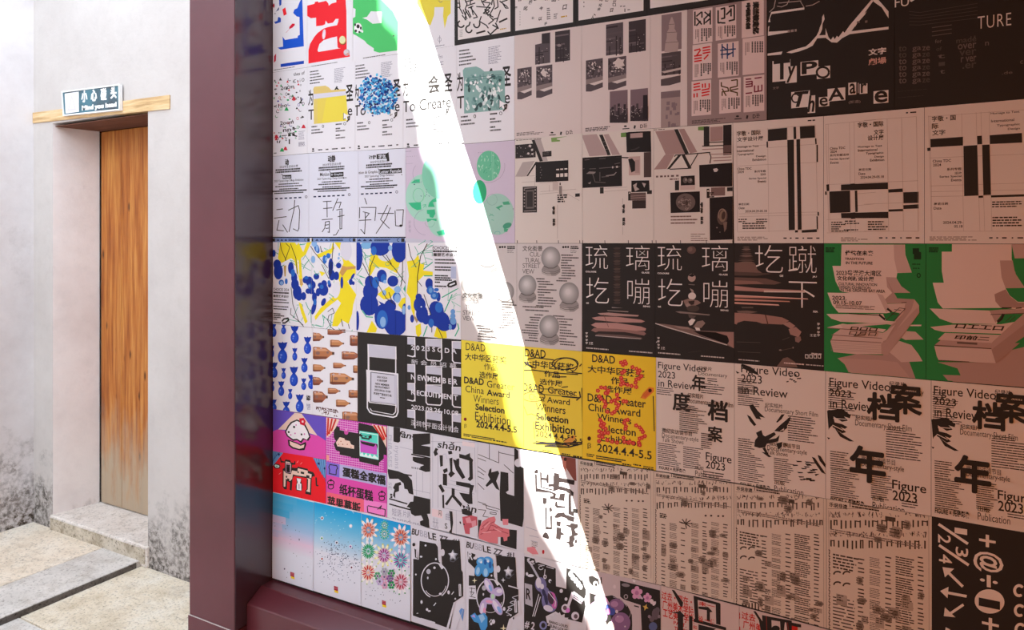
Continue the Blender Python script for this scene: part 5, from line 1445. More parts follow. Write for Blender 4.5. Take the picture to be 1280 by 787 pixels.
p.small(46, 74, 92, 3, 9, '#1c3d27', 0.7, 14, 0.1, 0.1)
p.t('传统在未来', 142, 88, 282, 114, K, 0.03).t('TRADITION', 142, 124, 236, 136, K, 0.03).t('IN THE FUTURE', 146, 143, 278, 157, K, 0.03)
p.t('2023粤港澳大湾区', 98, 184, 322, 212, K, 0.02).t('文化创新设计展', 102, 214, 286, 240, K, 0.03).t('CULTURAL INNOVATION', 110, 246, 300, 260, K, 0.02).t('DESIGN EXHIBITION', 112, 262, 268, 276, K, 0.02).t('IN THE GREATER BAY AREA', 120, 276, 340, 291, K, 0.02)
p.t('2023.', 78, 312, 150, 332, K, 0.02).t('09.15-10.07', 84, 334, 226, 354, K, 0.02).small(96, 356, 312, 3, 7, '#7d6660', 0.5, 30, 0.2, 0.1)
p.poly([(476, 78), (508, 78), (508, 95), (518, 98), (518, 133), (482, 133), (482, 108), (476, 105)], '#1f3a29').small(474, 154, 515, 1, 8, '#1c3d27', 0.6, 10, 0.0).small(478, 174, 510, 1, 8, '#1c3d27', 0.6, 10, 0.0).ring(506, 212, 8, 10, 5, '#1c3d27', n=10)
p.build()
p = Poster('poster', 'green poster of curling pages with a blank top leaf at the picture edge', [(1157.5, 304.4), (1290, 304.8), (1290, 484.8), (1157.5, 474.2)], GN, G)
p.z('c7')
p.polys([[(165, 640), (230, 640), (262, 670), (278, 705), (190, 702), (215, 730), (700, 780), (700, 540), (440, 600), (440, 640)], [(190, 702), (280, 705), (560, 690), (640, 780), (240, 735)]], PP3)
p.poly([(185, 95), (235, 95), (235, 58), (530, 58), (530, 130), (545, 190), (590, 260), (700, 300), (700, 390), (475, 372), (190, 375), (165, 345), (140, 248), (195, 248), (185, 190)], PP1)
p.poly([(530, 58), (700, 58), (700, 130), (545, 128)], '#c2a59c').poly([(472, 138), (535, 138), (545, 190), (580, 250), (600, 275), (500, 275), (480, 220)], '#b99b92').poly([(535, 128), (700, 126), (700, 280), (590, 265), (550, 205)], GN).poly([(500, 275), (700, 272), (700, 345), (560, 342), (520, 310)], GN)
p.poly([(445, 305), (500, 280), (520, 312), (560, 345), (700, 348), (700, 372), (475, 370), (450, 340)], '#a98a82')
p.poly([(125, 375), (420, 385), (460, 440), (455, 452), (240, 448), (175, 425)], '#dac3ba').poly([(420, 385), (480, 380), (700, 375), (700, 400), (540, 402), (480, 405), (450, 445)], PP3)
p.ln([(490, 402), (480, 425), (460, 442)], 13, K).lns([[(480, 372), (530, 372)], [(550, 374), (580, 372)]], 5, K).lns([[(500, 440), (530, 412)], [(520, 440), (548, 414)], [(425, 405), (600, 398)]], 3, '#4a3f3c')
p.poly([(128, 466), (235, 455), (480, 452), (550, 440), (520, 490), (480, 500), (190, 490), (150, 480)], '#d6beb5')
p.poly([(165, 528), (200, 495), (470, 505), (505, 495), (470, 540), (430, 545), (180, 530)], '#cfb5ac')
p.poly([(150, 555), (180, 530), (430, 545), (500, 480), (590, 400), (700, 390), (700, 540), (590, 500), (440, 590), (430, 575)], '#b5978e')
p.poly([(148, 560), (430, 575), (455, 645), (170, 630), (160, 610)], '#d0b7ae').lns([[(150, 556), (430, 573)]], 5, '#6d544d').lns([[(168, 630), (320, 638)]], 4, '#5d4842')
p.t('口工工口', 248, 450, 495, 472, '#3a312f', 0.03, 0.2).t('印前二', 246, 504, 420, 526, '#3a312f', 0.03, 0.2).r(260, 538, 360, 548, '#6d5a54')
p.poly([(430, 578), (590, 455), (600, 520), (452, 646)], '#a8887f').poly([(545, 545), (590, 515), (700, 520), (700, 545)], GN)
p.z('c6').small(554, 74, 602, 3, 9, '#1c3d27', 0.7, 14, 0.1, 0.1)
p.build()
# ------------------------------------------------------------------ fifth row
p = Poster('poster', 'white poster of blue glossy bomb shapes hanging in rows', [(341, 404.5), (391, 409.4), (391, 518), (341, 511)], W, 'blue bomb and brown bottle posters')
p.z('c8')
def bomb(p, x, y, s, h):
    p.poly([(x - s * .52, y), (x - s * .1, y + h * .03), (x, y - h * .03), (x + s * .1, y + h * .03), (x + s * .52, y), (x + s * .36, y + h * .22), (x + s * .16, y + h * .34), (x + s * .36, y + h * .48), (x - s * .36, y + h * .48), (x - s * .16, y + h * .34), (x - s * .36, y + h * .22)], '#1d3fae')
    p.el(x, y + h * .68, s * .5, h * .32, '#2348bd', 22).el(x - s * .06, y + h * .66, s * .36, h * .24, '#2d58cf', 16)
    p.els([(x - s * .14, y + h * .60, s * .12, h * .05), (x - s * .2, y + h * .72, s * .06, h * .05)], '#7d9ae8', 10)
    p.ln([(x - s * .3, y + h * .06), (x + s * .3, y + h * .06)], h * .03, '#142c80')
for x, y, s, h in ((110, 165, 72, 162), (202, 42, 62, 132), (300, 125, 56, 130), (203, 210, 38, 96), (276, 285, 48, 110), (196, 352, 62, 148), (118, 362, 34, 82), (100, 462, 46, 112), (168, 520, 32, 78), (240, 562, 60, 136), (271, 440, 38, 88), (328, 412, 48, 110), (48, 318, 48, 118), (118, 20, 38, 86), (44, 16, 40, 110), (36, 462, 24, 76), (44, 600, 42, 90), (138, 616, 54, 110), (34, 190, 24, 90)):
    bomb(p, x, y, s, h)
p.t('污染', 290, 566, 322, 606, K, 0.08, rot=90).t('塑料', 292, 630, 322, 676, '#5a6496', 0.0, rot=90)
p.lns([[(108, 100), (108, 160)], [(205, 180), (205, 210)]], 1.5, '#c3c6d8')
p.build()
p = Poster('poster', 'white poster of brown plastic bottles lying on their sides', [(391, 409.4), (447, 414.8), (447, 526.3), (391, 518)], W, 'blue bomb and brown bottle posters')
p.z('c8')
def bottle(p, x, y, l, h, seed):
    a, b, c = ('#b87a54', '#a4644a', '#c48a5c')[seed % 3], '#7d4a38', '#d8a27c'
    p.poly([(x, y + h * .05), (x + l * .12, y), (x + l * .62, y + h * .08), (x + l * .85, y + h * .38), (x + l, y + h * .42), (x + l, y + h * .62), (x + l * .85, y + h * .66), (x + l * .62, y + h * .98), (x + l * .12, y + h), (x, y + h * .92)], a)
    p.poly([(x + l * .05, y + h * .12), (x + l * .6, y + h * .18), (x + l * .72, y + h * .34), (x + l * .05, y + h * .34)], c)
    p.poly([(x, y + h * .74), (x + l * .7, y + h * .78), (x + l * .62, y + h * .98), (x + l * .12, y + h), (x, y + h * .92)], b)
    p.r(x + l * .9, y + h * .42, x + l, y + h * .62, '#4d3a34').lns([[(x + l * .1, y + h * .05), (x + l * .1, y + h * .95)], [(x + l * .02, y + h * .08), (x + l * .02, y + h * .92)]], h * .05, '#6a4234')
    if h > 60:
        p.els([(x + l * .25, y + h * .5, l * .1, h * .14), (x + l * .7, y + h * .45, l * .06, h * .1)], '#8d6a62', 10).els([(x + l * .15, y + h * .15, l * .06, h * .08), (x + l * .4, y + h * .12, l * .05, h * .06)], '#c9b4b4', 8)
for i, (x, y, l, h) in enumerate(((332, 92, 92, 66), (450, 66, 136, 44), (470, 146, 106, 56), (334, 200, 168, 96), (558, 234, 150, 64), (338, 332, 96, 56), (492, 320, 98, 44), (338, 428, 78, 64), (468, 396, 184, 92), (452, 512, 96, 46), (340, 534, 112, 90), (514, 600, 110, 56), (610, 526, 120, 62), (620, 112, 110, 82), (644, 340, 80, 60), (562, 690, 170, 92))):
    bottle(p, x, y, l, h, i)
p.t('塑料污染', 362, 650, 534, 706, '#5a3028', 0.03)
p.build()

G = 'black and grey recruitment posters with tablet outlines'
GY = '#c9cad8'
p = Poster('poster', 'black poster with a large white and grey tablet drawing', [(447, 414.8), (507.5, 419), (507.5, 535.5), (447, 526.3)], K, G)
p.z('d1')
p.poly([(108, 110), (312, 128), (314, 218), (122, 200), (122, 292), (112, 290)], W).poly([(118, 114), (306, 130), (306, 214), (120, 198)], GY)
p.lns([[(114, 112), (114, 300)], [(308, 130), (308, 316)]], 8, W)
p.lns([[(106, 292), (108, 560), (125, 590), (150, 602), (290, 626), (312, 618), (324, 590), (322, 320)]], 9, W).lns([[(122, 300), (124, 555), (138, 580), (290, 608), (308, 590), (310, 560)]], 5, W)
p.poly([(100, 290), (325, 318), (324, 330), (130, 312), (130, 520), (108, 518)], W)
p.poly([(128, 305), (318, 328), (316, 560), (308, 558), (306, 536), (126, 514)], GY).poly([(140, 316), (296, 334), (296, 526), (138, 504)], '#d5d6e2')
p.lns([[(134, 308), (300, 328)], [(134, 308), (132, 510)]], 5, '#5a5a66')
p.poly([(112, 515), (310, 540), (310, 560), (300, 600), (150, 580), (120, 555)], K).lns([[(120, 520), (310, 542)], [(310, 536), (306, 590), (290, 606)]], 6, W)
for s, x0, y, x1, h in (('2023 SGDA', 176, 334, 250, 13), ('新会员招募', 178, 356, 248, 16), ('NEW MEMBER', 164, 382, 264, 14), ('RECRUITMENT', 162, 402, 266, 14), ('2023.08.26-10.08', 158, 424, 272, 14), ('深圳市平面设计协会', 152, 448, 280, 18)):
    p.t(s, x0, y, x1, y + h, K, 0.03)
p.small(198, 484, 236, 1, 14, K, 0.4, 12, 0.0)
p.build()
p = Poster('poster', 'black poster lettered NEW MEMBER RECRUITMENT over grey tablet outlines', [(507.5, 419), (576.5, 424.5), (576.5, 547), (507.5, 535.5)], K, G)
p.z('d1')
for x, w in ((388, 55), (516, 116), (702, 90)):
    for y, a, b in ((62, 50, 140), (252, 54, 0), (384, 50, 130), (572, 54, 0)):
        yy = y + (x - 388) * .09
        p.r(x, yy, x + w, yy + a, GY)
        p.ln([(x + w - 3, yy), (x + w - 1, yy + (b or 132))], 8, W)
        if x > 400:
            p.ln([(x + 3, yy), (x + 5, yy + (b or 132))], 8, W)
        p.ln([(x, yy + 2), (x + w, yy + 4)], 6, W)
        if b:
            e = yy + b
            if x > 400:
                p.ln([(x + 5, e - 6), (x + 16, e + 10), (x + w - 12, e + 16), (x + w - 1, e + 2)], 8, W)
            else:
                p.ln([(x, e - 12), (x + w - 14, e - 2), (x + w - 1, e - 14)], 8, W)
for s, x0, y, x1, h, bb in (('2 0 2 3 S G D A', 414, 116, 736, 34, 0.02), ('新 会 员 招 募', 416, 216, 736, 34, 0.0), ('N EWMEM B E R', 414, 322, 742, 38, 0.02), ('R ECRUITMEN T', 416, 430, 744, 36, 0.02), ('2023.08.26-10.08', 416, 536, 748, 32, 0.01), ('深圳市平面设计协会', 414, 642, 750, 42, 0.0)):
    p.t(s, x0, y, x1, y + h, '#e3e3ea', bb)
p.build()

G = 'yellow award exhibition posters'
YW_ = '#f2e14c'
def dad(label, q, paper):
    return Poster('poster', label, q, paper, G)
def dad_foot(p, x0, y0, x1):
    p.small(x0, y0, x0 + (x1 - x0) * .35, 2, 11, K, 0.6, 14, 0.3, 0.1).small(x0 + (x1 - x0) * .18, y0 + 12, x1 - (x1 - x0) * .1, 1, 10, K, 0.7, 16, 0.0, 0.05).small(x0 + (x1 - x0) * .65, y0 + 22, x1, 1, 10, K, 0.7, 12, 0.0, 0.3)
p = dad('yellow poster of uneven hand-cut lettering, half lost in the sun streak', [(576.5, 424.5), (654.5, 432.3), (654.5, 560.5), (576.5, 547)], YW_)
p.z('d2')
p.t('D&AD', 68, 44, 206, 96, K, 0.0).t('大中华区获奖', 62, 116, 354, 166, K, 0.02).t('作品', 196, 188, 292, 234, K, 0.0).t('选作展', 164, 246, 300, 296, K, 0.02)
p.t('D&AD', 56, 282, 196, 330, K, 0.03).t('Greater', 218, 310, 412, 358, K, 0.0).t('China', 66, 344, 196, 392, K, 0.0).t('Award', 216, 372, 378, 416, K, 0.02).t('Winners', 122, 410, 300, 462, K, -0.005).t('Selection', 136, 472, 342, 518, K, 0.03).t('Exhibition', 134, 530, 384, 592, K, 0.0).t('2024.4.4-5.5', 142, 592, 430, 640, K, 0.03)
p.el(64, 584, 10, 12, '#8a1f24').t('β', 58, 616, 74, 646, K)
p.small(52, 684, 112, 2, 11, K, 0.6, 14, 0.3, 0.1).small(108, 694, 282, 2, 11, K, 0.6, 14, 0.3, 0.05).small(260, 728, 358, 1, 12, K, 0.7, 14, 0.0, 0.3)
p.build()
def dad_mid(p):
    p.t('D&AD', 482, 84, 630, 142, K, 0.015).t('大中华区获奖', 476, 160, 830, 214, K, 0.02).t('作品', 620, 238, 730, 284, K, 0.04).t('选作展', 588, 296, 750, 342, K, 0.02)
    p.t('D&AD', 468, 326, 618, 384, K, 0.015).t('Greater', 646, 352, 850, 400, K, 0.01).t('China', 512, 400, 622, 446, K, 0.0).t('Award', 640, 424, 800, 466, K, 0.01).t('Winners', 560, 468, 770, 522, K, 0.01).t('Selection', 562, 536, 790, 586, K, 0.03).t('Exhibition', 556, 596, 840, 656, K, 0.02).t('2024.4.4-5.5', 560, 660, 850, 704, K, 0.01)
p = dad('yellow poster whose lettering is struck through and circled with black scrawls', [(654.5, 432.3), (728, 439), (728, 572.5), (654.5, 560.5)], '#f2d84a')
p.z('d2')
dad_mid(p)
p.lns([[(500, 160), (560, 150), (690, 165)], [(470, 238), (540, 236), (700, 258), (860, 268)], [(480, 190), (540, 222)], [(460, 170), (560, 225)]], 7, K)
p.ring(545, 425, 80, 34, 6, K, 0, 380, 24).lns([[(540, 330), (600, 370), (740, 372), (850, 420)], [(560, 402), (650, 412), (870, 430)], [(470, 480), (500, 552), (530, 545), (600, 575)], [(545, 600), (552, 720)]], 5, K)
p.lns([[(540, 752), (700, 748), (860, 768)], [(560, 740), (720, 756), (860, 752)], [(620, 770), (860, 760)]], 7, K)
p.z('d3')
p.ring(82, 118, 80, 36, 6, K, 0, 380, 26).ring(88, 130, 70, 46, 5, K, 150, 420, 22).lns([[(90, 170), (190, 180)], [(170, 135), (184, 120)], [(100, 260), (60, 265)], [(0, 200), (90, 200)]], 6, K).lns([[(170, 290), (176, 325), (150, 345)], [(60, 320), (160, 330)]], 8, K)
p.poly([(75, 600), (105, 572), (140, 558), (146, 576), (110, 625), (72, 625)], '#e09a4a').el(126, 570, 7, 8, '#4a1f1a').lns([[(70, 598), (110, 570)], [(100, 628), (145, 590)]], 5, K)
p.ln([(186, 268), (190, 475)], 7, K).t('5', 170, 580, 188, 606, K, 0.04)
p.z('e1').lns([[(370, 20), (470, 22), (640, 12)], [(420, 34), (560, 40), (640, 20)], [(480, 8), (560, 30)]], 8, K)
p.z('d3').small(-60, 648, 10, 2, 11, K, 0.6, 14, 0.2, 0.1).small(60, 670, 112, 1, 11, K, 0.7, 14, 0.0, 0.3).small(130, 684, 198, 1, 11, K, 0.7, 14, 0.0, 0.3)
p.build()
p = dad('yellow poster with red bead flowers scattered over plain black lettering', [(728, 439), (820, 446.4), (820, 588), (728, 572.5)], '#f2cf38')
p.z('d3')
for s, x0, y0, x1, y1, b in (('D&AD', 246, 60, 388, 108, 0.015), ('大中华区获奖', 218, 126, 572, 172, 0.02), ('作品', 362, 198, 472, 244, 0.02), ('选作展', 324, 250, 494, 296, 0.02), ('D&AD Greater', 218, 300, 578, 350, 0.012), ('China Award', 222, 362, 544, 408, 0.012), ('Winners', 278, 424, 488, 466, 0.012), ('Selection', 288, 490, 516, 536, 0.012), ('Exhibition', 300, 552, 550, 596, 0.012), ('2024.4.4-5.5', 278, 610, 614, 660, 0.012)):
    p.t(s, x0, y0, x1, y1, K, b)
RB = '#d9453c'
pts = [(425, 112), (448, 105), (455, 118), (438, 125), (432, 175), (445, 165), (425, 205), (430, 225), (440, 240), (425, 248), (495, 140), (520, 150), (540, 160), (530, 175), (550, 195), (535, 210), (520, 215), (515, 235), (490, 255), (518, 262), (465, 248), (302, 265), (325, 268), (345, 285), (340, 300), (330, 300), (282, 285), (290, 320), (300, 335), (322, 350), (365, 352), (385, 345), (405, 335), (400, 310), (395, 365), (410, 375), (400, 395), (330, 370), (325, 385), (340, 415), (370, 425), (385, 415), (440, 350), (455, 352), (295, 465), (305, 480), (320, 490), (300, 500), (315, 510), (330, 520), (290, 535), (305, 545), (325, 545), (345, 545), (290, 565), (310, 570), (290, 595), (340, 590), (370, 600), (400, 605), (445, 485), (455, 505), (452, 520), (440, 575), (445, 600), (470, 605), (500, 610), (518, 500), (540, 512), (550, 525), (560, 540), (572, 565), (555, 575), (540, 580), (535, 605), (540, 620), (480, 600), (465, 465), (450, 470)]
for i, (x, y) in enumerate(pts):
    a, b = on_board(430 + x / 4.92, 442 + y / 4.92)
    p.els([(x + 8 * math.cos(k * 1.2566), y + 8 * math.sin(k * 1.2566), 6.5, 6.5) for k in range(5)], RB, 7).el(x, y, 4, 4, '#f08a6a', 7)
p.poly([(545, 330), (560, 300), (598, 262), (628, 268), (628, 290), (575, 338)], '#e8883a').poly([(560, 318), (598, 280), (612, 292), (574, 330)], '#e06f3c').el(604, 284, 11, 12, '#4a1f1a').ln([(545, 330), (600, 270)], 2, '#b9602a')
p.ln([(624, 318), (630, 535)], 6, K).el(228, 580, 11, 13, '#4a1f1a').t('β', 218, 606, 240, 644, K)
p.small(212, 672, 262, 2, 11, K, 0.6, 14, 0.2, 0.1).small(270, 684, 460, 2, 12, K, 0.6, 16, 0.2, 0.05).small(432, 732, 488, 1, 12, K, 0.7, 12, 0.0, 0.3).small(500, 736, 550, 1, 12, K, 0.7, 12, 0.0, 0.3).small(562, 748, 632, 2, 10, K, 0.6, 12, 0.1, 0.2)
p.build()

# ------------------------------------------------------------------ figure video posters
G = 'pale film review posters with thick black brush characters'
FP = '#e3d9d0'
def paras(p, lst, c='#4a423f'):
    for x0, y0, x1, n, dy in lst:
        p.small(x0, y0, x1, n, dy, c, 0.4, 26, 0.35, 0.06)
def fig_head(p, x, y, k, gap):
    for i, (s, w) in enumerate((('Figure Video', 262), ('2023', 98), ('in Review', 208))):
        p.t(s, x, y + i * gap, x + w * k, y + i * gap + 40 * k, K, 0.004)
p = Poster('poster', 'film review poster with four spaced brush characters and Figure 2023 bottom right', [(820, 446.4), (918, 453.6), (918, 603), (820, 588)], FP, G)
p.z('d4')
p.t('Figure Video', 54, 50, 316, 98, K, 0.006).t('2023', 54, 100, 148, 136, K, 0.006).t('in Review', 56, 146, 262, 186, K, 0.006)
p.t('纪录片', 276, 74, 350, 96, K, 0.01).t('Documentary', 276, 104, 434, 130, K, 0.0)
paras(p, [(48, 190, 150, 4, 11), (325, 140, 385, 2, 12), (290, 168, 425, 5, 12), (330, 152, 352, 3, 10)])
p.t('年', 240, 120, 316, 208, K, 0.05).t('度', 134, 214, 232, 316, K, 0.05).t('档', 326, 256, 438, 372, K, 0.06).t('案', 326, 400, 408, 486, K, 0.05)
p.t('纪实短片', 216, 220, 304, 246, K, 0.01).t('Documentary Short Film', 214, 248, 466, 284, K, 0.0)
paras(p, [(200, 288, 280, 3, 10), (172, 306, 324, 12, 11), (150, 282, 262, 3, 9), (290, 440, 362, 8, 11), (52, 494, 180, 12, 10.5), (192, 514, 312, 11, 11), (300, 648, 460, 3, 14)])
p.t('微纪实访谈节目', 76, 412, 240, 438, K, 0.01).t('Documentary-style', 76, 440, 276, 470, K, 0.0).t('Talk Shows', 76, 464, 194, 488, K, 0.0)
p.t('Figure', 316, 546, 458, 602, K, 0.01).t('2023', 316, 592, 422, 634, K, 0.01).t('出版', 258, 620, 306, 640, K, 0.01).t('Publication', 258, 646, 390, 676, K, 0.0)
p.t('FIGURE × 先锋影像', 60, 618, 206, 640, K, 0.03)
p.build()
p = Poster('poster', 'film review poster with shattered black brush strokes and a cropped heading', [(918, 453.6), (1032, 463.5), (1032, 623), (918, 603)], FP, G)
p.z('d4')
p.t('Figure Video', 508, 66, 830, 122, K, 0.006).t('2023', 508, 118, 622, 162, K, 0.006).t('in Review', 512, 180, 764, 226, K, 0.006)
paras(p, [(488, 140, 600, 8, 11), (490, 190, 570, 5, 10), (490, 238, 640, 5, 11)])
p.polys([[(508, 60), (560, 78), (600, 112), (606, 126), (560, 108), (520, 88)], [(478, 100), (500, 112), (486, 116)]], K)
rr = random.Random(3)
for i in range(10):
    x, y = 755 + rr.uniform(0, 70), 118 + rr.uniform(0, 48)
    p.poly([(x, y), (x + 12, y - 3), (x + 14, y + 3), (x + 3, y + 6)], K)
p.t('纪实短片', 640, 274, 736, 298, K, 0.01).t('Documentary Short Film', 638, 296, 930, 330, K, 0.0)
p.polys([[(552, 288), (575, 285), (600, 320), (640, 358), (610, 352), (620, 368), (590, 362), (560, 310)], [(540, 340), (560, 352), (592, 396), (580, 404), (556, 376)], [(700, 382), (730, 340), (748, 338), (730, 366), (708, 384)], [(690, 430), (720, 400), (780, 350), (778, 366), (740, 418), (720, 430), (750, 426), (735, 436)],
         [(590, 440), (620, 425), (628, 452), (640, 460), (690, 436), (700, 450), (660, 478), (700, 470), (720, 452), (712, 488), (650, 500), (640, 520), (610, 524), (580, 515), (585, 480), (600, 462)], [(640, 520), (660, 560), (676, 572), (660, 574), (620, 545), (640, 548), (625, 525)], [(700, 500), (735, 490), (730, 520), (712, 530)]], K)
p.t('微纪实访谈节目', 662, 484, 830, 510, K, 0.01).t('Documentary-style', 652, 508, 870, 540, K, 0.0).t('Talk Shows', 650, 532, 764, 556, K, 0.0)
paras(p, [(765, 345, 930, 11, 13), (492, 468, 590, 8, 12), (492, 562, 640, 13, 11), (688, 576, 800, 12, 11)])
p.t('出版', 692, 698, 748, 722, K, 0.01).t('Publication', 690, 728, 850, 758, K, 0.0).t('FIGURE × 先锋影像', 504, 706, 668, 732, K, 0.03)
for i in range(22):
    x, y = 770 + rr.uniform(0, 130), 590 + rr.uniform(0, 110)
    p.poly([(x, y), (x + 30, y + 2), (x + 34, y + 7), (x + 8, y + 8)], K)
p.z('d5')
p.polys([[(145, 500), (160, 505), (205, 570), (218, 592), (195, 580), (160, 530)], [(175, 490), (190, 496), (222, 548), (215, 556), (185, 520)], [(0, 330), (30, 295), (36, 300), (16, 340), (18, 350), (0, 362)], [(160, 590), (185, 588), (165, 600)]], K)
p.t('微', -4, 425, 20, 445, K)
p.small(100, 700, 195, 3, 14, '#4a423f', 0.4, 26, 0.3, 0.06)
p.build()
def figure_big(p, q, dx=0.0, dy=0.0, k=1.0):
    X = lambda x: (x - 225) * k + 225 + dx
    Y = lambda y: (y - 85) * k + 85 + dy
    T = lambda s, x0, y0, x1, y1, b=0.0: p.t(s, X(x0), Y(y0), X(x1), Y(y1), K, b)
    PA = lambda l: paras(p, [(X(a), Y(b), X(c), n, d * k) for a, b, c, n, d in l])
    PO = lambda l: p.polys([[(X(x), Y(y)) for x, y in g] for g in l], K)
    PA([(228, 120, 300, 4, 11), (228, 155, 380, 4, 11), (228, 200, 320, 3, 10), (228, 234, 385, 4, 11)])
    T('Figure Video', 234, 88, 552, 146, 0.008); T('2023', 234, 146, 348, 184, 0.008); T('in Review', 238, 196, 470, 244, 0.008)
    T('纪录片', 545, 106, 628, 130, 0.01); T('Documentary', 545, 138, 724, 172, 0.0)
    T('档', 428, 160, 600, 306, 0.07); T('案', 545, 112, 716, 272, 0.06); T('年', 338, 434, 528, 622, 0.07)
    PO([[(222, 260), (300, 250), (345, 285), (340, 300), (310, 290), (330, 312), (300, 318), (255, 290), (262, 325), (235, 350), (230, 360)], [(250, 318), (300, 330), (328, 345), (315, 355), (290, 345), (322, 372), (300, 378), (262, 352), (250, 345)], [(262, 352), (310, 388), (362, 420), (340, 420), (290, 395)], [(222, 398), (238, 402), (230, 410)]])
    p.lns([[(X(255), Y(300)), (X(320), Y(305))], [(X(250), Y(335)), (X(305), Y(362))]], 4 * k, FP)
    T('纪实短片', 370, 282, 470, 306, 0.01); T('Documentary Short Film', 368, 306, 662, 346, 0.0)
    PA([(530, 342, 650, 2, 12), (528, 365, 720, 11, 13), (238, 468, 340, 8, 12), (240, 560, 390, 14, 11), (450, 576, 560, 13, 11), (610, 725, 705, 3, 13)])
    T('微纪实访谈节目', 400, 492, 576, 522, 0.0); T('Documentary-style', 400, 520, 622, 556, 0.0)
    T('年', 338, 434, 528, 622, 0.07)
    T('Figure', 560, 618, 738, 680, 0.012); T('2023', 562, 672, 690, 724, 0.012); T('出版', 458, 700, 520, 726, 0.01); T('Publication', 458, 732, 624, 770, 0.0); T('FIGURE × 先锋影像', 240, 704, 416, 738, 0.03)
p = Poster('poster', 'film review poster with big brush characters 档案 and 年, complete within the picture', [(1032, 463.5), (1164, 475), (1164, 645), (1032, 623)], FP, G)
p.z('d5')
figure_big(p, None)
p.build()
p = Poster('poster', 'film review poster with big brush characters, cut by the picture edge', [(1164, 475), (1300, 486.5), (1300, 669), (1164, 645)], FP, G)
p.z('d5')
figure_big(p, None, 540, 42, 1.02)
p.build()
# ------------------------------------------------------------------ sixth row, left
VI, MG, CR = '#6c58c4', '#e052ae', '#efd2c2'
G = 'pixel drawing posters of sweets and a cow'
p = Poster('poster', 'pixel drawing poster of an iced cupcake above a black and white cow on red', [(341, 511), (407.5, 520.9), (407.5, 629.3), (341, 614.5)], MG, G)
p.z('d7')
p.poly([(25, 30), (390, 85), (390, 250), (300, 200), (200, 40), (60, 165), (25, 185)], VI).poly([(175, 55), (220, 60), (325, 205), (210, 170), (65, 165)], CR)
p.poly([(25, 180), (60, 165), (330, 205), (390, 245), (390, 362), (25, 302)], MG)
p.poly([(150, 115), (190, 98), (240, 120), (265, 170), (280, 215), (265, 240), (235, 230), (220, 255), (190, 235), (165, 240), (125, 210), (110, 180), (130, 140)], K)
p.poly([(158, 122), (190, 108), (232, 128), (258, 175), (270, 212), (255, 232), (230, 220), (215, 240), (190, 225), (165, 228), (132, 205), (120, 180), (138, 145)], '#f4f1f4')
p.poly([(130, 230), (160, 240), (190, 250), (215, 262), (248, 245), (252, 262), (240, 300), (210, 302), (160, 290), (135, 270)], K).poly([(142, 240), (165, 250), (190, 258), (215, 272), (240, 262), (235, 285), (205, 292), (165, 280), (145, 265)], CR)
p.polys([[(165, 140), (178, 142), (178, 156), (165, 154)], [(215, 190), (226, 192), (226, 204), (215, 202)], [(130, 175), (142, 176), (142, 188), (130, 187)]], K).els([(185, 135, 5, 5), (178, 190, 5, 6), (240, 195, 5, 6), (150, 200, 5, 5)], '#d977b8', 6)
p.poly([(205, 92), (235, 88), (248, 110), (240, 140), (212, 130)], '#d8203a').poly([(222, 106), (234, 106), (234, 120), (222, 118)], '#f4d8dc')
p.poly([(25, 304), (385, 362), (385, 655), (25, 575)], RED)
p.poly([(25, 304), (100, 318), (35, 400), (25, 410)], '#6d9fd0').poly([(295, 350), (385, 364), (385, 500), (350, 450)], '#6d9fd0')
p.lns([[(30 + i * 12, 306 + i * 2), (25 + i * 6, 400 - i * 14)] for i in range(5)] + [[(300 + i * 16, 352 + i * 2), (330 + i * 12, 420 + i * 22)] for i in range(6)], 3, '#2f5c98')
p.v(340, 560, 11.243)
p.poly([(110, 135), (125, 130), (135, 175), (175, 185), (190, 155), (255, 165), (270, 200), (310, 205), (315, 180), (330, 180), (330, 230), (285, 232), (280, 270), (355, 275), (365, 255), (505, 290), (510, 315), (580, 335), (605, 375), (600, 400), (575, 395), (560, 425), (552, 660), (470, 640), (472, 590), (490, 575), (490, 420), (350, 395), (310, 390), (290, 430), (278, 595), (250, 585), (252, 480), (215, 460), (208, 580), (175, 575), (150, 540), (150, 290), (180, 270), (180, 200), (125, 200)], K)
p.polys([[(192, 185), (250, 195), (270, 225), (265, 350), (195, 335)], [(165, 310), (200, 350), (265, 365), (285, 310), (360, 325), (365, 280), (505, 315), (505, 350), (560, 365), (555, 420), (490, 400), (350, 380), (295, 365), (285, 430), (255, 460), (215, 440), (195, 425), (190, 540), (165, 540)], [(490, 415), (545, 430), (535, 620), (485, 605), (490, 590), (505, 580), (510, 440)]], CR)
p.polys([[(200, 200), (262, 215), (262, 345), (200, 332)], [(360, 320), (380, 325), (380, 350), (360, 345)], [(405, 325), (455, 335), (455, 365), (405, 355)], [(485, 375), (530, 385), (528, 410), (485, 400)], [(195, 385), (215, 388), (215, 415), (195, 412)], [(215, 420), (245, 430), (245, 455), (215, 445)]], K)
p.r(196, 208, 258, 222, '#d8a8c4').r(196, 240, 204, 330, '#b08ca8').r(252, 240, 260, 345, '#b08ca8').lns([[(200, 335), (258, 348)]], 6, '#b08ca8').r(205, 262, 245, 330, '#1c1815')
p.poly([(345, 415), (415, 425), (410, 470), (425, 500), (430, 560), (415, 605), (345, 590), (335, 540), (350, 480)], K).poly([(350, 420), (410, 428), (405, 462), (395, 490), (415, 500), (415, 595), (350, 580), (352, 500), (365, 480)], '#f4f1f4').r(372, 500, 392, 570, '#c9b8c8')
p.lns([[(622, 410), (628, 520), (655, 530)]], 20, K).lns([[(350, 205), (375, 175)], [(400, 225), (425, 198)], [(98, 365), (128, 340)]], 5, '#f4a8ac')
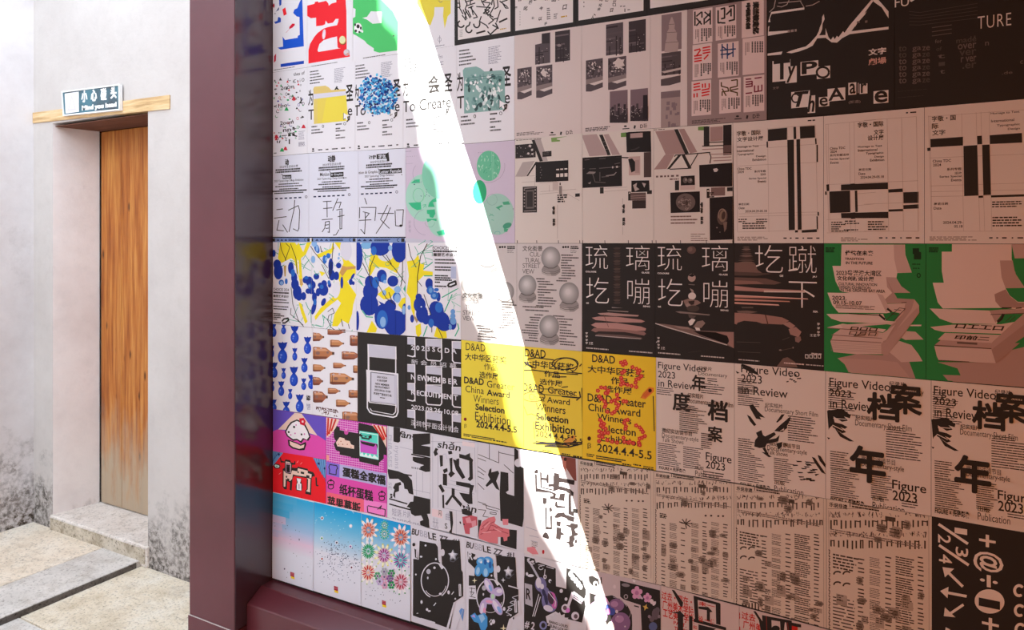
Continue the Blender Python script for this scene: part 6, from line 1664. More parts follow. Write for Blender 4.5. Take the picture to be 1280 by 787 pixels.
p.poly([(22, 240), (45, 215), (105, 225), (122, 250), (105, 285), (50, 285), (25, 265)], K).poly([(35, 242), (52, 228), (98, 238), (108, 255), (95, 272), (55, 272)], '#d5efe6').el(70, 252, 12, 10, '#6ac0a0')
p.z('d7')
p.els([(72, 328, 7, 9), (335, 388, 7, 9), (372, 420, 6, 9)], '#1d2f66', 6)
p.build()
p = Poster('poster', 'pink pixel game poster with striped curtains and rows of cake lettering', [(407.5, 520.9), (484, 531.8), (484, 646.6), (407.5, 629.3)], '#cf49b4', G)
p.z('d7')
p.lns([[(380, 110 + i * 15), (778, 168 + i * 15)] for i in range(-1, 20)], 3.0, '#f0c4e8').lns([[(386 + i * 15, 80), (386 + i * 15, 440)] for i in range(27)], 2.6, '#e69fd8')
p.poly([(432, 160), (448, 140), (470, 150), (470, 168), (590, 190), (594, 120), (780, 160), (780, 340), (730, 380), (728, 405), (600, 375), (596, 355), (545, 350), (545, 345), (470, 330), (470, 310), (445, 300), (430, 260), (445, 240), (430, 215)], K)
p.poly([(445, 250), (470, 215), (500, 222), (505, 235), (535, 240), (545, 262), (565, 270), (565, 292), (520, 285), (455, 275)], CR).els([(510, 232, 4, 4), (478, 242, 4, 4), (520, 262, 4, 4), (490, 262, 4, 4), (545, 280, 4, 4), (462, 262, 4, 4)], '#b0523c', 6)
p.el(513, 182, 14, 17, '#d158a8').el(513, 168, 6, 8, '#e9a0cf')
p.poly([(600, 172), (725, 192), (727, 365), (602, 340)], '#5fe0cb').poly([(602, 232), (715, 258), (715, 330), (602, 312)], '#d05ecb')
p.lns([[(602, 180), (722, 200), (724, 360), (604, 336), (602, 180)]], 4, '#e9fffb')
p.poly([(605, 240), (720, 262), (722, 300), (708, 260), (695, 278), (682, 254), (668, 272), (655, 248), (642, 266), (630, 244), (616, 258)], K).poly([(604, 330), (618, 312), (630, 336), (644, 318), (656, 340), (670, 324), (684, 346), (698, 330), (720, 350), (720, 356), (604, 334)], '#e9fffb')
p.poly([(600, 195), (612, 188), (612, 198), (665, 206), (670, 198), (682, 205), (680, 224), (668, 222), (668, 232), (615, 224), (612, 212), (600, 208)], K).poly([(620, 202), (660, 208), (660, 222), (620, 214)], '#5fe0cb').r(634, 208, 648, 214, K)
def curtain(p, pts, lines):
    p.poly(pts, '#f0d4c4').lns(lines, 11, '#d2362c')
curtain(p, [(383, 85), (470, 98), (440, 160), (400, 210), (384, 215)], [[(395, 88), (390, 205)], [(420, 92), (400, 195)], [(445, 96), (415, 175)]])
curtain(p, [(680, 130), (778, 146), (778, 285), (750, 230), (715, 175)], [[(695, 134), (760, 235)], [(722, 138), (768, 230)], [(748, 142), (776, 215)]])
p.r(382, 330, 400, 365, '#f0a090').r(760, 330, 778, 440, '#c94aae')
p.poly([(383, 375), (475, 395), (470, 485), (383, 462)], '#8672d8').poly([(470, 394), (780, 455), (780, 545), (468, 485)], '#b9b6e0')
p.poly([(383, 462), (780, 545), (780, 650), (383, 575)], '#e052ae').poly([(383, 575), (630, 624), (630, 715), (383, 655)], '#f06a80').poly([(630, 624), (780, 650), (780, 750), (630, 715)], '#f48ad0')
p.lns([[(398, 412), (405, 395), (450, 402), (456, 420), (448, 430), (446, 462), (402, 454), (404, 428), (398, 412)]], 6, K)
p.t('蛋糕全家福', 488, 408, 772, 474, K, 0.09).t('纸杯蛋糕', 468, 518, 690, 590, K, 0.055).t('苹果慕斯', 390, 598, 608, 672, K, 0.055)
for cx, cy in ((412, 522), (748, 598)):
    p.ring(cx, cy - 8, 22, 16, 6, K, n=12).ring(cx, cy + 18, 18, 16, 6, K, n=12).ring(cx, cy - 24, 6, 6, 5, K, n=8)
p.lns([[(655, 665), (770, 690), (768, 735), (655, 708), (652, 668)], [(720, 690), (745, 665), (735, 690)]], 6, K)
p.build()

# ------------------------------------------------------------------ broken character posters
G = 'white posters of broken black Chinese characters'
WB = '#dcdde6'
RULE = '#a9abbc'
p = Poster('poster', 'white poster of large broken black type headed fàng', [(484, 531.8), (538, 541), (538, 660.5), (484, 646.6)], WB, G)
p.z('d8')
p.lns([[(55, 60), (50, 350)], [(130, 200), (215, 220)], [(215, 480), (330, 505)], [(240, 360), (240, 520)], [(280, 365), (280, 500)]], 2.5, RULE)
p.t('PHRASES', 55, 120, 78, 330, '#b4b6c6', 0.0, rot=90).t('nyuans', 88, 190, 118, 340, '#b4b6c6', 0.0, rot=90).t('SE', 55, 430, 76, 480, '#b4b6c6', rot=90).t('短语', 78, 600, 140, 650, '#a4a6b8').t('片语', 150, 615, 200, 660, '#a4a6b8').t('zuyanduan', 80, 650, 260, 700, '#a4a6b8')
p.polys([[(88, 60), (132, 70), (132, 165), (120, 172), (88, 165)], [(215, 115), (330, 110), (330, 180), (270, 190), (330, 200), (330, 265), (215, 245)], [(215, 265), (330, 275), (330, 362), (300, 365), (262, 350), (265, 330), (290, 320), (230, 300), (215, 290)],
         [(50, 345), (120, 360), (180, 385), (210, 420), (220, 515), (190, 505), (180, 480), (160, 475), (155, 440), (120, 410), (60, 410), (52, 375)], [(100, 440), (135, 430), (140, 450), (125, 455), (125, 490), (100, 500), (100, 540), (85, 520), (95, 480), (85, 470)],
         [(222, 520), (335, 545), (335, 585), (355, 592), (335, 610), (330, 640), (310, 640), (322, 680), (325, 735), (265, 715), (262, 690), (285, 680), (270, 650), (230, 655), (205, 640), (195, 600), (175, 595), (200, 560), (218, 560)]], K)
p.lns([[(60, 540), (180, 575)], [(60, 575), (205, 615)], [(205, 248), (330, 275)], [(50, 360), (130, 375), (210, 390)]], 9, K)
p.lns([[(210 + 12 * i, 330 + 2 * i), (212 + 12 * i, 342 + 2 * i)] for i in range(5)], 5, K)
p.t('fàng', 122, 92, 246, 148, K, 0.02, 0.25).t('s', 66, 505, 82, 535, K, 0.03)
p.build()
p = Poster('poster', 'white poster of the broken black characters 闪灵 headed shǎn', [(538, 541), (597, 552), (597, 675.5), (538, 660.5)], WB, G)
p.z('d8')
p.lns([[(335, 165), (640, 170)], [(345, 130), (345, 600)], [(620, 160), (630, 500)], [(380, 170), (380, 600)], [(410, 460), (620, 510)], [(410, 600), (620, 640)], [(500, 620), (500, 780)]], 2.2, RULE)
p.t('shǎn', 376, 152, 530, 204, K, 0.015, 0.15).r(540, 162, 622, 190, '#ecdfe2')
p.polys([[(350, 235), (365, 205), (382, 215), (372, 228), (380, 248), (360, 262)], [(390, 255), (412, 255), (412, 325), (395, 330)], [(412, 350), (440, 338), (445, 360), (420, 375)], [(412, 375), (440, 378), (440, 455), (412, 450)], [(382, 455), (400, 445), (425, 490), (408, 502)], [(408, 515), (420, 515), (422, 605), (410, 600)],
         [(445, 228), (470, 225), (475, 245), (450, 250)], [(455, 275), (475, 270), (475, 360), (492, 375), (465, 402), (448, 380), (462, 360)], [(478, 280), (500, 288), (560, 400), (540, 412), (498, 350)], [(520, 245), (560, 255), (590, 240), (592, 265), (612, 285), (608, 300), (610, 410), (590, 425), (575, 412), (588, 395), (585, 290), (520, 270)], [(500, 280), (520, 275), (520, 345), (505, 340)],
         [(498, 425), (590, 440), (600, 450), (618, 452), (605, 500), (608, 575), (580, 575), (550, 550), (520, 500), (585, 510), (588, 470), (500, 450)], [(470, 470), (490, 475), (490, 520), (540, 575), (530, 595), (475, 530), (440, 585), (425, 575), (470, 515)], [(540, 580), (560, 590), (550, 610)]], K)
p.lns([[(412, 250), (430, 245), (440, 280)], [(460, 420), (500, 430)], [(440, 440), (520, 460)]], 5, '#c9cbd8')
p.t('àn', 560, 575, 634, 620, K, 0.015, 0.15).r(340, 605, 410, 655, '#ecd6da').t('闪', 384, 612, 402, 652, K).t('S', 424, 700, 442, 736, K, 0.01).t('光光', 345, 660, 382, 730, '#a9abbc').t('曲', 430, 630, 460, 680, '#a9abbc')
p.polys([[(455, 620), (475, 625), (480, 700), (470, 770), (452, 760), (465, 740)], [(535, 610), (560, 605), (605, 630), (605, 660), (540, 640)]], K)
p.poly([(540, 660), (600, 650), (638, 660), (640, 780), (560, 770), (545, 700)], '#c9606c').polys([[(560, 670), (590, 660), (605, 700), (570, 700)], [(600, 690), (630, 680), (632, 720), (605, 725)]], '#e09aa4').polys([[(590, 735), (640, 715), (640, 790), (590, 785)]], WB)
p.lns([[(525, 690), (530, 705)], [(548, 705), (555, 712)]], 8, K)
p.build()
p = Poster('poster', 'white poster of a black character 双 with clasped pink hands below', [(597, 552), (655, 562), (655, 691), (597, 675.5)], WB, G)
p.z('e1')
p.lns([[(100, 20), (100, 110)], [(155, 60), (155, 130)], [(35, 80), (155, 130)], [(155, 70), (250, 90)], [(185, 140), (240, 190)], [(30, 100), (80, 120)], [(30, 150), (80, 185)], [(30, 175), (70, 200)], [(25, 205), (70, 225)], [(25, 240), (70, 285)], [(60, 370), (160, 400)], [(35, 355), (80, 370), (85, 395), (150, 410)], [(105, 415), (140, 420), (140, 430), (105, 425), (105, 415)], [(35, 400), (80, 405), (62, 440), (95, 445)]], 3.5, '#3a3838')
p.poly([(165, 180), (210, 188), (212, 290), (196, 300), (205, 310), (245, 322), (245, 40), (268, 60), (270, 145), (300, 160), (300, 450), (292, 502), (165, 465), (160, 310)], K).poly([(100, 170), (112, 160), (112, 185), (150, 175), (158, 190), (140, 235), (160, 290), (140, 280), (118, 245), (85, 270), (78, 260), (105, 225), (92, 200)], K)
p.els([(268, 130, 22, 24)], WB, 14).poly([(165, 510), (260, 520), (258, 632), (165, 605)], K).poly([(35, 460), (55, 462), (45, 520), (40, 535), (35, 580)], K)
p.poly([(45, 500), (60, 470), (95, 448), (130, 440), (138, 460), (130, 480), (170, 505), (215, 515), (218, 555), (205, 560), (205, 580), (185, 585), (180, 560), (150, 560), (150, 600), (110, 595), (40, 570), (38, 545)], '#dd7f86')
p.lns([[(50, 520), (90, 490), (130, 470)], [(48, 545), (100, 520), (150, 520), (210, 540)], [(90, 525), (110, 490), (140, 500)], [(120, 520), (150, 500), (180, 515)], [(60, 500), (95, 470)]], 5, '#b4525c').lns([[(60, 535), (110, 530)], [(70, 505), (105, 475)], [(130, 510), (170, 530)]], 6, '#eba7ab')
p.poly([(175, 455), (210, 455), (210, 490), (180, 490)], '#e58d96').lns([[(35, 585), (145, 600)]], 4, '#9c9eae')
p.build()
p = Poster('poster', 'white poster of maze-like black characters inside the sun streak', [(655, 562), (722.5, 573), (722.5, 709), (655, 691)], '#e3dfe2', G)
p.v(650, 560, 5.625)
BR = '#38302f'
p.polys([[(98, 165), (115, 145), (128, 155), (125, 175), (105, 178)], [(105, 180), (118, 185), (120, 280), (210, 300), (255, 318), (250, 345), (275, 350), (280, 320), (318, 315), (312, 372), (278, 365), (212, 355), (210, 338), (232, 335), (232, 322), (205, 312), (108, 306)],
         [(140, 165), (152, 170), (152, 205), (185, 208), (188, 182), (202, 182), (202, 245), (188, 245), (185, 225), (152, 222), (152, 270), (185, 278), (240, 290), (255, 280), (262, 262), (300, 270), (350, 285), (378, 310), (376, 335), (360, 335), (362, 440), (382, 450), (378, 480), (340, 462), (340, 340), (345, 318), (320, 300), (270, 290), (245, 300), (190, 288), (142, 276)],
         [(238, 170), (275, 178), (278, 205), (385, 225), (382, 258), (300, 238), (278, 238), (275, 265), (255, 290), (235, 290), (232, 268), (198, 270), (198, 252), (235, 248), (235, 195), (240, 185)],
         [(158, 345), (188, 350), (186, 385), (175, 395), (160, 388)], [(248, 378), (262, 372), (265, 402), (320, 408), (318, 420), (260, 420), (245, 405)], [(205, 418), (222, 415), (228, 440), (210, 450)],
         [(175, 418), (190, 415), (188, 550), (215, 555), (212, 475), (226, 472), (226, 572), (180, 572)], [(242, 480), (262, 455), (310, 450), (320, 465), (385, 485), (378, 520), (340, 508), (325, 492), (290, 482), (270, 490), (246, 490)], [(255, 512), (288, 515), (285, 550), (258, 545)],
         [(258, 555), (292, 560), (290, 590), (318, 605), (290, 612), (285, 645), (252, 635)], [(310, 535), (350, 540), (360, 525), (412, 535), (405, 560), (385, 570), (395, 595), (412, 598), (405, 612), (382, 620), (388, 640), (375, 660), (382, 690), (350, 700), (342, 670), (320, 660), (345, 655), (345, 622), (365, 610), (358, 560), (335, 550)],
         [(160, 610), (175, 590), (192, 595), (208, 628), (200, 640), (160, 625)], [(385, 648), (402, 640), (402, 665), (388, 668)]], BR)
p.r(372, 422, 405, 452, K).lns([[(395, 485), (408, 495)], [(205, 138), (250, 145)], [(322, 708), (322, 735)], [(322, 760), (332, 768)], [(350, 765), (358, 762)]], 6, BR).t('ná', 180, 80, 262, 112, '#cfc2c2', 0.0, 0.2)
p.z('e1')
p.poly([(505, 75), (600, 100), (605, 235), (590, 230), (540, 150)], '#8d5248').poly([(525, 92), (545, 95), (545, 180), (525, 150)], '#c98070').el(540, 108, 9, 11, '#4a3430')
p.lns([[(310, 500), (380, 525)], [(330, 550), (385, 562)], [(340, 580), (380, 590)]], 3, '#a9abbc').poly([(318, 620), (360, 615), (385, 660), (350, 660), (318, 640)], '#e58d96').els([(412, 646, 7, 13)], '#c02028', 8).small(345, 585, 380, 4, 9, '#777', 0.4, 8)
p.build()

# ------------------------------------------------------------------ newspaper posters
G = 'beige newspaper posters of tiny Chinese columns with ink blots'
NP, NI, NB = '#dccfc0', '#4a4038', '#80726a'
def news(label, q, x0, y0, sc, seed, kind):
    """Columns of headlines, rows of vertical type and grey blots; x0, y0 is the sheet's top left in photo pixels."""
    p = Poster('poster', label, q, NP, G)
    p.v(x0, y0, sc)
    rr = random.Random(seed)
    s = 0.155 if kind == 'a' else 0.165
    def yy(x, y): return y
    p.t('乐说非遗', 10, 8, 80, 26, K, 0.03).ln([(90, 10), (90, 28)], 3, K).small(97, 12, 205, 2, 10, NI, 0.6, 9, 0.1, 0.1)
    p.ln([(208, 26), (395, 26)], 2, NI).small(215, 8, 390, 2, 10, NB, 0.7, 18, 0.1, 0.05).ln([(5, 34), (395, 34)], 1.5, NB)
    for r_, y in enumerate((50, 126)):
        for i in range(70):
            x = 12 + rr.uniform(0, 374)
            p.lns([[(x, y + rr.uniform(-6, 14)), (x + rr.uniform(-7, 7), y + rr.uniform(-4, 20))]], rr.uniform(1.5, 4.5), (NI, NB)[i % 2])
        x = 14
        while x < 376:
            h = rr.uniform(20, 34)
            yb = y + 26 + rr.uniform(0, 5)
            p.r(x, yb, x + 6, yb + h, NI)
            if rr.random() < .45:
                w = rr.uniform(14, 26)
                p.r(x, yb, x + w, yb + 4, NI).r(x + w - 5, yb, x + w, yb + h, NI)
                x += w
            x += rr.uniform(11, 20)
    for x0_, y0_, w_ in ((218, 12, 44), (312, 12, 52), (225, 62, 40)):
        p.r(x0_, y0_, x0_ + w_, y0_ + 16, '#5f554c').small(x0_, y0_ + 2, x0_ + w_, 3, 6, NI, 0.6, 8)
    p.small(14, 110, 390, 2, 8, NB, 0.5, 10, 0.1)
    for i in range(46):
        p.ln([(8 + (i % 2) * 4, 190 + i * 11), (13 - (i % 2) * 4, 198 + i * 11)], 4, NI)
    if kind == 'a':
        cols = ((38, 22, 0), (80, 38, 1), (136, 30, 2), (190, 38, 1), (246, 24, 0), (290, 42, 1), (350, 26, 0))
        for i in range(7):
            a = math.radians(-160 + i * 40)
            p.ln([(160, 262), (160 + 34 * math.cos(a), 262 + 26 * math.sin(a))], 5, NI)
        p.small(30, 208, 70, 3, 9, NI, 0.6, 9).els([(38, 222, 5, 5), (54, 226, 5, 5), (262, 222, 6, 5), (290, 222, 6, 5), (326, 224, 6, 5), (350, 224, 6, 5)], NI, 7)
        start = 250
    else:
        cols = ((120, 26, 0), (165, 42, 1), (225, 26, 0), (265, 72, 3), (350, 26, 0))
        p.small(24, 206, 130, 5, 12, NI, 0.5, 14)
        for x, y in ((42, 285), (78, 285), (42, 325), (78, 330)):
            p.ring(x, y, 14, 10, 6, NI, 170, 330, 8)
        p.small(24, 370, 110, 11, 13, NI, 0.35, 30, 0.1)
        for i in range(6):
            p.r(34 + i * 14, 520, 40 + i * 14, 520 + rr.uniform(30, 80), NI)
        start = 210
    for cx, w, t_ in cols:
        y = start + rr.uniform(0, 14)
        while y < 640:
            if t_ == 0:
                p.r(cx, y, cx + w * rr.uniform(.7, 1), y + 5, NI); y += rr.uniform(12, 22)
            elif t_ == 1:
                n = rr.randint(3, 6)
                p.small(cx, y, cx + w, n, 6.5, NI if rr.random() < .5 else NB, 0.45, 10, 0.15, 0.1); y += n * 6.5 + rr.uniform(4, 10)
            elif t_ == 2:
                p.r(cx, y, cx + w * rr.uniform(.5, .9), y + 5, NI); y += rr.uniform(24, 44)
            else:
                p.small(cx, y, cx + w, 4, 9, NI, 0.5, 16, 0.25, 0.1); y += rr.uniform(34, 44)
    for i in range(16):                      # grey panels among the columns
        x, y = rr.choice((40, 84, 136, 190, 246, 292, 350)), rr.uniform(330, 620)
        p.r(x - 3, y, x + rr.uniform(22, 40), y + rr.uniform(14, 40), ('#b3a497', '#a39487')[i % 2]).small(x, y + 4, x + 26, 3, 8, NI, 0.45, 9, 0.3)
    for i in range(17):                      # blots of ink soaked into the print
        x, y = rr.uniform(90, 380), rr.uniform(60, 170) if i < 4 else rr.uniform(300, 640)
        w, h = rr.uniform(12, 26), rr.uniform(9, 26)
        p.poly([(x - w, y - h * .2), (x - w * .5, y - h), (x + w * .6, y - h * .8), (x + w, y + h * .1), (x + w * .5, y + h), (x - w * .6, y + h * .7)], ('#a39487', '#8d7f74')[i % 2])
        p.els([(x + w * .1, y, w * .5, h * .5)], '#75685e', 8)
        p.small(x - w, y - h * .7, x + w, 3, h * .5, NI, 0.3, 12, 0.3)
    p.lns([[(8, 40), (12, 640)], [(392, 36), (394, 640)]], 1.2, NB)
    p.build()
news('newspaper poster of tiny columns, nearest the sun streak', [(722.5, 573.3), (817, 588.3), (817, 729), (722.5, 709)], 722.5, 573.8, 4.3, 1, 'a')
news('newspaper poster of tiny columns, second of the four from the sun streak', [(817, 588.3), (917.5, 604), (917.5, 753.5), (817, 729)], 817, 588.8, 4.02, 2, 'a')
news('newspaper poster of wide columns, third of the four from the sun streak', [(917.5, 604), (1033, 623.2), (1033, 785), (917.5, 753.5)], 917.5, 604.6, 3.5, 3, 'b')
news('newspaper poster of wide columns beside the black poster of symbols', [(1033, 623.2), (1165, 645.3), (1165, 821), (1033, 785)], 1033, 624, 3.06, 4, 'b')
p = Poster('poster', 'black poster of sideways white symbols, fractions, arrows and ringed digits', [(1165, 645.3), (1300, 668), (1300, 862), (1165, 821)], K)
p.z('e4')
SY = '#eee3da'
p.t('1/3/', 162, 140, 352, 385, SY, 0.03, rot=90)
p.fill(K)
p.lns([[(165, 122), (350, 246)], [(168, 254), (355, 380)]], 17, SY)
p.t('1', 266, 142, 345, 178, SY, 0.05, rot=90).t('3', 272, 262, 352, 320, SY, 0.045, rot=90).t('2', 162, 182, 242, 236, SY, 0.045, rot=90).t('4', 168, 306, 250, 362, SY, 0.045, rot=90)
p.lns([[(318, 515), (215, 415)]], 17, SY).poly([(190, 392), (263, 402), (205, 456)], SY)
p.lns([[(342, 576), (215, 552)]], 17, SY).poly([(175, 542), (228, 516), (222, 588)], SY)
p.lns([[(322, 628), (230, 690)]], 17, SY).poly([(198, 700), (205, 645), (272, 708)], SY).poly([(210, 770), (240, 785), (205, 800)], SY)
p.t('+', 420, 180, 525, 258, SY, 0.05).t('@', 384, 282, 574, 410, SY, 0.02, rot=90).t('÷', 425, 432, 538, 508, SY, 0.04, rot=90)
p.el(486, 608, 94, 76, SY, 36, 8).t('1', 418, 582, 552, 634, K, 0.05, rot=90).t('+', 438, 700, 545, 780, SY, 0.05)
p.ring(672, 540, 28, 32, 18, SY, 60, 320).ring(676, 665, 28, 32, 18, SY, 60, 320).ring(680, 785, 28, 34, 18, SY, 60, 320)
p.build()

# ------------------------------------------------------------------ bottom row
def base(x):
    return 721.6 + 0.3165 * (x - 341)
G = 'pale blue posters of firework daisies along the bottom edge'
SK = ('#2fb0e2', '#e2e6f0')
def daisy(p, cx, cy, r, petals, core, tip, mid):
    n = 12
    n = 11
    for rad, col, ln_, ww in ((.80, petals, .25, .125), (.52, mid, .20, .06), (.46, core, .25, .055)):
        p.els([(cx + r * rad * .82 * math.cos(a), cy + r * rad * math.sin(a), r * ln_, r * ww, math.degrees(math.atan2(math.sin(a), .82 * math.cos(a)))) for a in (2 * math.pi * (i + .5 * (col == mid)) / n for i in range(n))], col, 9)
    p.els([(cx + r * .86 * math.cos(2 * math.pi * i / n), cy + r * 1.04 * math.sin(2 * math.pi * i / n), r * .07, r * .07) for i in range(n)], tip, 7)
    p.els([(cx, cy, r * .12, r * .14)], mid, 8)
def flowers(label, x0, x1, top, body):
    p = Poster('poster', label, [(x0, top(x0)), (x1, top(x1)), (x1, base(x1)), (x0, base(x0))], '#dfe3ee', G)
    p.z('e5')
    body(p)
    return p
ftop = lambda x: 614.5 + 0.222 * (x - 341) + 0.00002 * (x - 341) ** 2
seal = lambda p, x, y: p.r(x, y, x + 22, y + 24, '#a3243f').r(x + 3, y + 24, x + 24, y + 36, '#f0d22e').lns([[(x + 2, y + 8), (x + 20, y + 10)], [(x + 2, y + 16), (x + 20, y + 18)]], 2, '#d98a8a')
def fb1(p):
    p.band(24, 22, 258, 200, 22, '#37aee0', '#b4c8e6').band(24, 205, 258, 60, 8, '#b4c8e6', '#e3cbe0').band(24, 260, 258, 70, 10, '#e3cbe0', '#dfe1ec').r(24, 328, 258, 600, '#dfe3ee')
    for i in range(6):
        p.band(24, 22 + i * 40, 60 + 20 * (5 - i), 40, 3, '#4ab2e0' if i < 3 else '#c5c8e6', '#55b4e0' if i < 3 else '#d2c8e4')
    rr = random.Random(2)
    p.els([(rr.uniform(30, 250), rr.uniform(180, 500), 2, 2.5) for _ in range(22)], '#566', 6)
    p.els([(178, 284, 3, 5), (112, 205, 2, 3), (96, 446, 4, 5)], '#446', 6)
    seal(p, 128, 462)
flowers('pale blue poster of plain sky fading to pink in the bottom left corner', 341, 392.5, ftop, fb1).build()
def fb2(p):
    p.band(256, 75, 520, 270, 30, '#1fa6e0', '#dfe3ee').r(256, 344, 520, 700, '#dfe3ee')
    rr = random.Random(9)
    p.els([(rr.uniform(262, 500), rr.uniform(120, 260), 3, 3) for _ in range(22)], '#9fd8ee', 6)
    L = []
    while len(L) < 230:
        x, y = rr.gauss(400, 75), rr.gauss(385, 65)
        if 262 < x < 512 and 240 < y < 540 and y > 250 + (x - 262) * .05:
            L.append((x, y, rr.uniform(1.6, 3.6), rr.uniform(1.6, 3.6)))
    p.els(L[:110], '#4a5a74', 6).els(L[110:170], '#8a96ac', 6).els(L[170:], '#2f4468', 6)
    for x, y, c in ((302, 164, '#6a3030'), (302, 276, '#3a9a5a'), (385, 300, '#3a2a50'), (462, 208, '#fff'), (462, 322, '#7a4aa0'), (303, 390, '#a8482a'), (468, 438, '#6a2038')):
        p.el(x, y, 9, 11, '#e9eef6', 10).el(x, y, 5, 6, c, 8)
    seal(p, 370, 540)
flowers('pale blue poster of scattered dark specks between plain sky and daisies', 392.5, 452, ftop, fb2).build()
def fb3(p):
    p.band(440, 120, 820, 220, 26, '#1a9fe0', '#dfe3ee').r(440, 340, 820, 800, '#dfe3ee')
    rr = random.Random(19)
    L = [(rr.uniform(520, 760), rr.uniform(540, 640), 2.2, 2.6) for _ in range(26)] + [(rr.gauss(480, 25), rr.gauss(430, 60), 2.4, 2.8) for _ in range(60)]
    p.els(L, '#4a5a74', 6)
    for a in ((560, 230, 62, '#f4f4f6', '#d8602f', '#f0e29a', '#e9b0a0'), (648, 205, 26, '#49c0a0', '#2a9a80', '#a5e0c8', '#e8f0e8'), (648, 252, 32, '#3fb8a0', '#2a9a80', '#d8e48a', '#e8f4ee'), (740, 270, 66, '#f6f2f6', '#c8502f', '#d8c8ee', '#e8a890'), (560, 348, 62, '#eef0f4', '#1f9a5a', '#f4f0c0', '#58b890'), (648, 370, 60, '#f0f2c8', '#a0328a', '#e6e85a', '#d8a8d0'), (740, 398, 64, '#efe8f4', '#8a3a9a', '#c0a8e0', '#5ac8c8'), (560, 466, 62, '#f6f6f0', '#c82a3a', '#b8d8a0', '#f0c8a8'), (742, 518, 66, '#f0f0f4', '#b02a50', '#3a9a5a', '#e8b8c8')):
        daisy(p, *a)
    for x, y, c in ((612, 485, '#5aa87a'), (650, 490, '#d8a0c0'), (690, 470, '#3a9a5a'), (652, 535, '#e0a8c8'), (682, 500, '#8a5a9a'), (625, 515, '#c8b8e0'), (650, 460, '#b0b8c0'), (690, 535, '#2a9a5a')):
        p.els([(x + 14 * math.cos(k * 1.047), y + 16 * math.sin(k * 1.047), 7, 8) for k in range(6)], c, 7).el(x, y, 6, 7, '#7a6a90', 7)
    p.ln([(482, 566), (512, 534)], 2, '#aab')
    seal(p, 636, 620)
flowers('pale blue poster crowded with nine firework daisies', 452, 513.5, ftop, fb3).build()

G = 'black and white balloon zine posters along the bottom edge'
WZ = '#dddee8'
def zine(label, q, paper=WZ):
    return Poster('poster', label, q, paper, G)
def zine_head(p, x, y, k=1.0):
    p.t('BU', x, y, x + 52 * k, y + 42 * k, K, 0.05, 0.2).t('BB', x + 56 * k, y + 12 * k, x + 108 * k, y + 54 * k, '#b3b5c4', 0.01).t('LE', x + 110 * k, y + 26 * k, x + 168 * k, y + 70 * k, K, 0.05, -0.1).t('ZZ', x + 180 * k, y + 44 * k, x + 246 * k, y + 86 * k, '#55545c', 0.03, 0.2).t('#1', x + 274 * k, y + 66 * k, x + 322 * k, y + 106 * k, '#55545c', 0.03)
def star(p, cx, cy, r, c, n=5, inner=.5, rot=-90):
    pts = []
    for i in range(2 * n):
        a = math.radians(rot + 180 * i / n)
        q = r if i % 2 == 0 else r * inner
        pts.append((cx + q * math.cos(a) * .85, cy + q * math.sin(a)))
    p.poly(pts, c)
def zine_panels(p, dx, dy):
    P = lambda l: [(x + dx, y + dy) for x, y in l]
    p.poly(P([(105, 185), (225, 210), (235, 330), (255, 345), (245, 175), (375, 190), (385, 385), (395, 400), (398, 560), (340, 600), (310, 780), (60, 690), (62, 310), (100, 315)]), K)
    p.lns([P([(105, 185), (215, 205), (232, 230), (235, 320)]), P([(238, 170), (240, 330)])], 8, WZ)
    rr = random.Random(7)
    for x, y in ((145, 220), (115, 295), (205, 370), (165, 395), (160, 438), (80, 415), (118, 600), (215, 312), (300, 535), (155, 650), (170, 660), (245, 545), (345, 578), (258, 265)):
        p.el(x + dx, y + dy, rr.uniform(5, 11), rr.uniform(6, 14), WZ, 9)
    p.el(165 + dx, 395 + dy, 15, 17, '#b9bac6', 12).el(260 + dx, 268 + dy, 14, 24, WZ, 12)
    p.ring(208 + dx, 455 + dy, 92, 118, 7, WZ, -250, 60, 40).ring(208 + dx, 455 + dy, 80, 105, 4, WZ, 20, 140, 20)
    p.ln(P([(240, 340), (262, 375)]), 20, WZ).ln(P([(200, 625), (215, 605)]), 6, WZ)
    p.polys([P([(112, 705), (210, 735), (208, 745), (112, 715)]), P([(335, 600), (345, 605), (300, 780), (285, 775)])], WZ)
    p.ln(P([(320, 550), (335, 530)]), 6, WZ).lns([P([(375, 480), (378, 560)])], 16, WZ).lns([P([(375, 485), (378, 555)])], 4, '#888')
    star(p, 330 + dx, 288 + dy, 42, '#8a8d9a'); star(p, 327 + dx, 284 + dy, 34, '#c9ccd8'); star(p, 324 + dx, 280 + dy, 20, '#e9ebf2')
    p.ln(P([(310, 325), (335, 330), (365, 300)]), 6, '#55565f')
gx = lambda a: 653.8 + .2325 * (a - 513.5)
p = zine('black and white zine poster with a thin drawn hoop and a silver star', [(513.5, 654), (582, 669.5), (582, base(582)), (513.5, base(513.5))])
p.z('e6')
zine_head(p, 50, 104)
zine_panels(p, 0, 0)
p.els([(66, 214, 10, 12), (208, 460, 5, 4)], K, 10).poly([(70, 240), (92, 255), (96, 310), (75, 300)], K).r(82, 250, 92, 300, WZ)
p.poly([(370, 660), (385, 640), (405, 650), (400, 690), (395, 730), (385, 700)], '#6c9ad8').lns([[(398, 650), (352, 780)]], 3, '#c9ccd8').polys([[(90, 672), (100, 675), (82, 680)]], WZ)
p.build()
p = zine('zine poster with blue balloon animals and a pearly balloon dog in a hoop', [(582, 669.5), (655, 690.5), (655, base(655)), (582, base(582))])
p.z('e6')
zine_head(p, 416, 192)
zine_panels(p, 372, 110)
p.poly([(425, 260), (480, 280), (470, 310), (490, 330), (480, 380), (430, 330)], K).t('R', 430, 260, 462, 310, WZ, 0.03).els([(478, 304, 14, 10), (440, 360, 14, 8)], WZ, 10)
BLm, BLl, BLd = '#4f9fe0', '#9fd0f4', '#2f6ab8'
